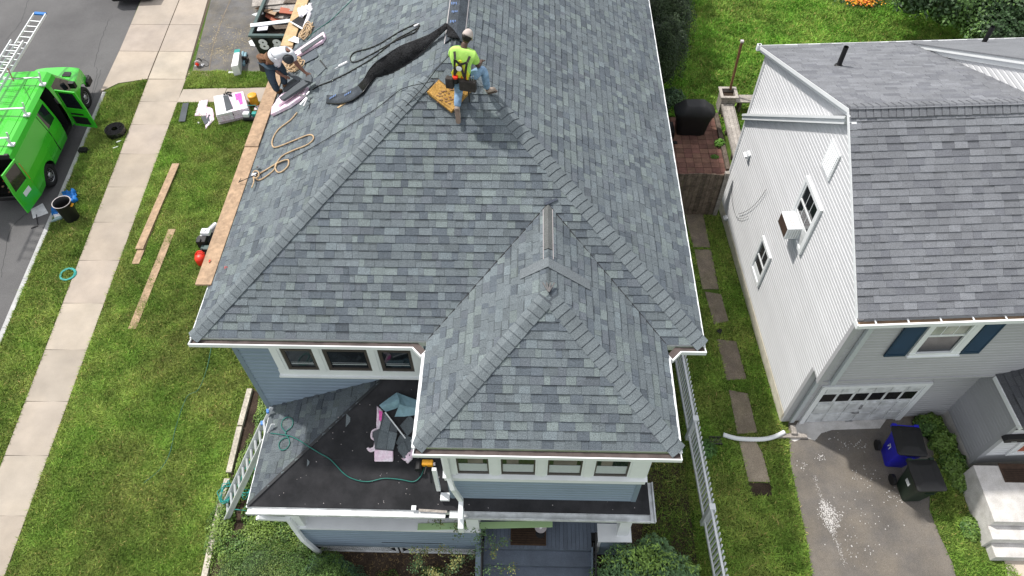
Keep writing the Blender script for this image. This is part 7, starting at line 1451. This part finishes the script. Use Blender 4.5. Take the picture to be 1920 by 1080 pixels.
# straw and wood chips on the driveway edge, mulch debris
def scatter(name, N, fn, Lr, wr_, col, z, m='straw'):
    P = fn(N); a = rng.uniform(0, 2*math.pi, N); L = rng.uniform(*Lr, (N, 1)); W = rng.uniform(*wr_, (N, 1)); d = np.stack([np.cos(a), np.sin(a), rng.uniform(-.1, .25, N)], 1); s = np.stack([-np.sin(a), np.cos(a), np.zeros(N)], 1); P = P.copy(); P[:, 2] = z+rng.uniform(0, .012, N)
    v = np.stack([P-d*L/2-s*W/2, P-d*L/2+s*W/2, P+d*L/2+s*W/2, P+d*L/2-s*W/2], 1).reshape(-1, 3); c = np.repeat(np.ones((N, 3))*rng.uniform(.6, 1.3, (N, 1))*np.array(col), 4, 0); o = quads(name, v, c, M[m]); o['kind'] = 'stuff'; return o
def gauss_px(lst):
    C = np.array([G(*q[:2]) for q in lst]); sg = np.array([[q[2], q[3]] for q in lst]); wt = np.array([q[4] for q in lst], float); wt /= wt.sum()
    def f(N): k = rng.choice(len(C), N, p=wt); P = C[k].copy(); P[:, :2] += rng.normal(size=(N, 2))*sg[k]; return P
    return f
scatter('wood_chips', 1500, gauss_px([(400, 139, .6, .10, 8), (440, 140, .4, .08, 5), (375, 141, .25, .08, 5), (410, 95, .5, .4, 3), (430, 105, .3, .3, 2), (440, 60, .6, .35, 3), (405, 60, .08, .9, 1.2), (450, 85, .3, .3, 1)]), (.02, .09), (.004, .014), (1.1, 1.15, 1.2), .016)
scatter('garden_debris', 2600, lambda N: np.stack([rng.uniform(-4.4, 3.5, N), rng.uniform(3.4, 5.0, N), np.zeros(N)], 1), (.02, .08), (.006, .02), (.35, .3, .25), .008)
scatter('garden_debris', 1400, lambda N: np.stack([rng.uniform(2.4, 3.8, N), rng.uniform(3.6, 9, N), np.zeros(N)], 1), (.02, .06), (.006, .02), (.3, .3, .2), .008)
# ---------------------------------------------------------------- grass: blades over every lawn in view
def grass(N, box, keep, h=(.035, .075), w_=.012, name='grass', tone=(1, 1, 1), tone2=(1.3, 1.2, 1.1)):
    x = rng.uniform(box[0], box[1], N); y = rng.uniform(box[2], box[3], N); k = keep(x, y)
    P = np.stack([x, y, np.zeros(N)], 1)[k]; s = scr(P); k2 = (s[:, 0] > -60) & (s[:, 0] < 1980) & (s[:, 1] > -60) & (s[:, 1] < 1140); P = P[k2]; N = len(P)
    a = rng.uniform(0, 2*math.pi, N); H_ = rng.uniform(*h, N); cl_ = .5+.5*np.sin(P[:, 0]*5.3+np.sin(P[:, 1]*3.1)*2)*np.sin(P[:, 1]*4.7+np.sin(P[:, 0]*2.3)*2); H_ *= .7+.6*cl_
    W = w_*rng.uniform(.7, 1.3, N); d = np.stack([np.cos(a), np.sin(a)], 1); ln = rng.normal(size=(N, 2))*(H_*.75)[:, None]
    b0 = P.copy(); b0[:, :2] -= d*W[:, None]; b1 = P.copy(); b1[:, :2] += d*W[:, None]; tp_ = P.copy(); tp_[:, :2] += ln; tp_[:, 2] = H_
    v = np.stack([b0, b1, tp_], 1).reshape(-1, 3); k = rng.random((N, 1)) < .22; big = (np.sin(P[:, 0]*1.1+2)+np.sin(P[:, 1]*.9+P[:, 0]*.6)+rng.normal(size=N)*.6)[:, None]*.12
    c = np.where(k, np.array(tone2), np.array(tone))*rng.uniform(.6, 1.4, (N, 1))*(1+big)*(.82+.36*cl_[:, None]); dry = rng.random((N, 1)) < .025; c = np.where(dry, np.array([2.6, 1.5, 2.6]), c)
    o = quads(name, v, np.repeat(c, 3, 0), M['grass'], tri=True); o['kind'] = 'stuff'; return o
def near_curb(x, y, a, b): return (x > -14.22-(y-10.6)*.095+.0) & (x < swl(y)-.0)
arcp = gp((190, 176), (205, 165), (235, 155), (278, 148), (275, 150), (200, 400), (100, 400))
verge = lambda x, y: near_curb(x, y, 0, 0) & (y < 21.7) & ~((y > 20.6) & (x < -14.0) & (y > 20.95+(x+15.3)*.62))
grass(330000, (-15.6, -11.5, 3, 21.8), verge)
edg = [(-7.6, 3.0), (-7.3, 3.5)] ; E_ = gp((470, 732), (384, 1090))
def lawnL(x, y):
    xe = -5.6+np.where(y > 9, 0, -(9-y)*.38); xe = np.interp(y, [2.8, E_[1][1], E_[0][1], E_[0][1]+.5], [E_[1][0]-.1, E_[1][0]-.05, E_[0][0]-.07, -5.55])
    return (x > swr(y)+.02) & (x < xe) & (y < 20.42) & (y > 2.9)
grass(900000, (-12.6, -5.4, 2.9, 20.45), lawnL)
grass(60000, (-12.5, -5.8, 21.25, 22.22), lambda x, y: (x > -12.46) & (y > 21.22+(x+12.5)*.04))
drv = [(p[0], p[1]) for p in ND_poly]; pths = [gp(*q) for q in (((1283, 403), (1318, 402), (1332, 465), (1300, 465)), ((1301, 468), (1333, 468), (1350, 560), (1318, 560)), ((1321, 547), (1352, 552), (1366, 603), (1338, 610)), ((1343, 636), (1380, 640), (1400, 712), (1362, 714)), ((1366, 731), (1402, 738), (1420, 812), (1382, 815)), ((1385, 828), (1416, 826), (1430, 850), (1444, 905), (1403, 904)), ((1404, 905), (1445, 906), (1447, 930), (1408, 930)))]
def lawnR(x, y):
    s_ = (x-NB[0])*ND[0]+(y-NB[1])*ND[1]; t_ = (x-NB[0])*NE[0]+(y-NB[1])*NE[1]; k = (x > 3.9) & ~((t_ > -.04) & (s_ < 7.2)) & (y < 15.3) & ~inpoly(x, y, drv) & ~((s_ > 7) & (t_ > 0.1) & (x < 8.5))
    k &= ~((x > 10.2) & (y > 5.0)) & ~(x > 11.2) & ~((x > 10.75) & (y < 5.2))
    for q in pths: k &= ~inpoly(x, y, q)
    return k
grass(330000, (3.9, 11.5, 3.0, 15.4), lawnR, tone=(.95, 1, .9))
grass(30000, (2.1, 3.9, 3.4, 11), lambda x, y: (x > 2.7), tone=(.7, .75, .7), tone2=(1.1, .9, .9))
grass(520000, (3.5, 26, 17.5, 29), lambda x, y: ~((x < 6.55) & (y < 19.95)) & ~((x > 5.8) & (y < 19.0)), h=(.05, .1), w_=.02, tone=(.85, 1.15, .8))
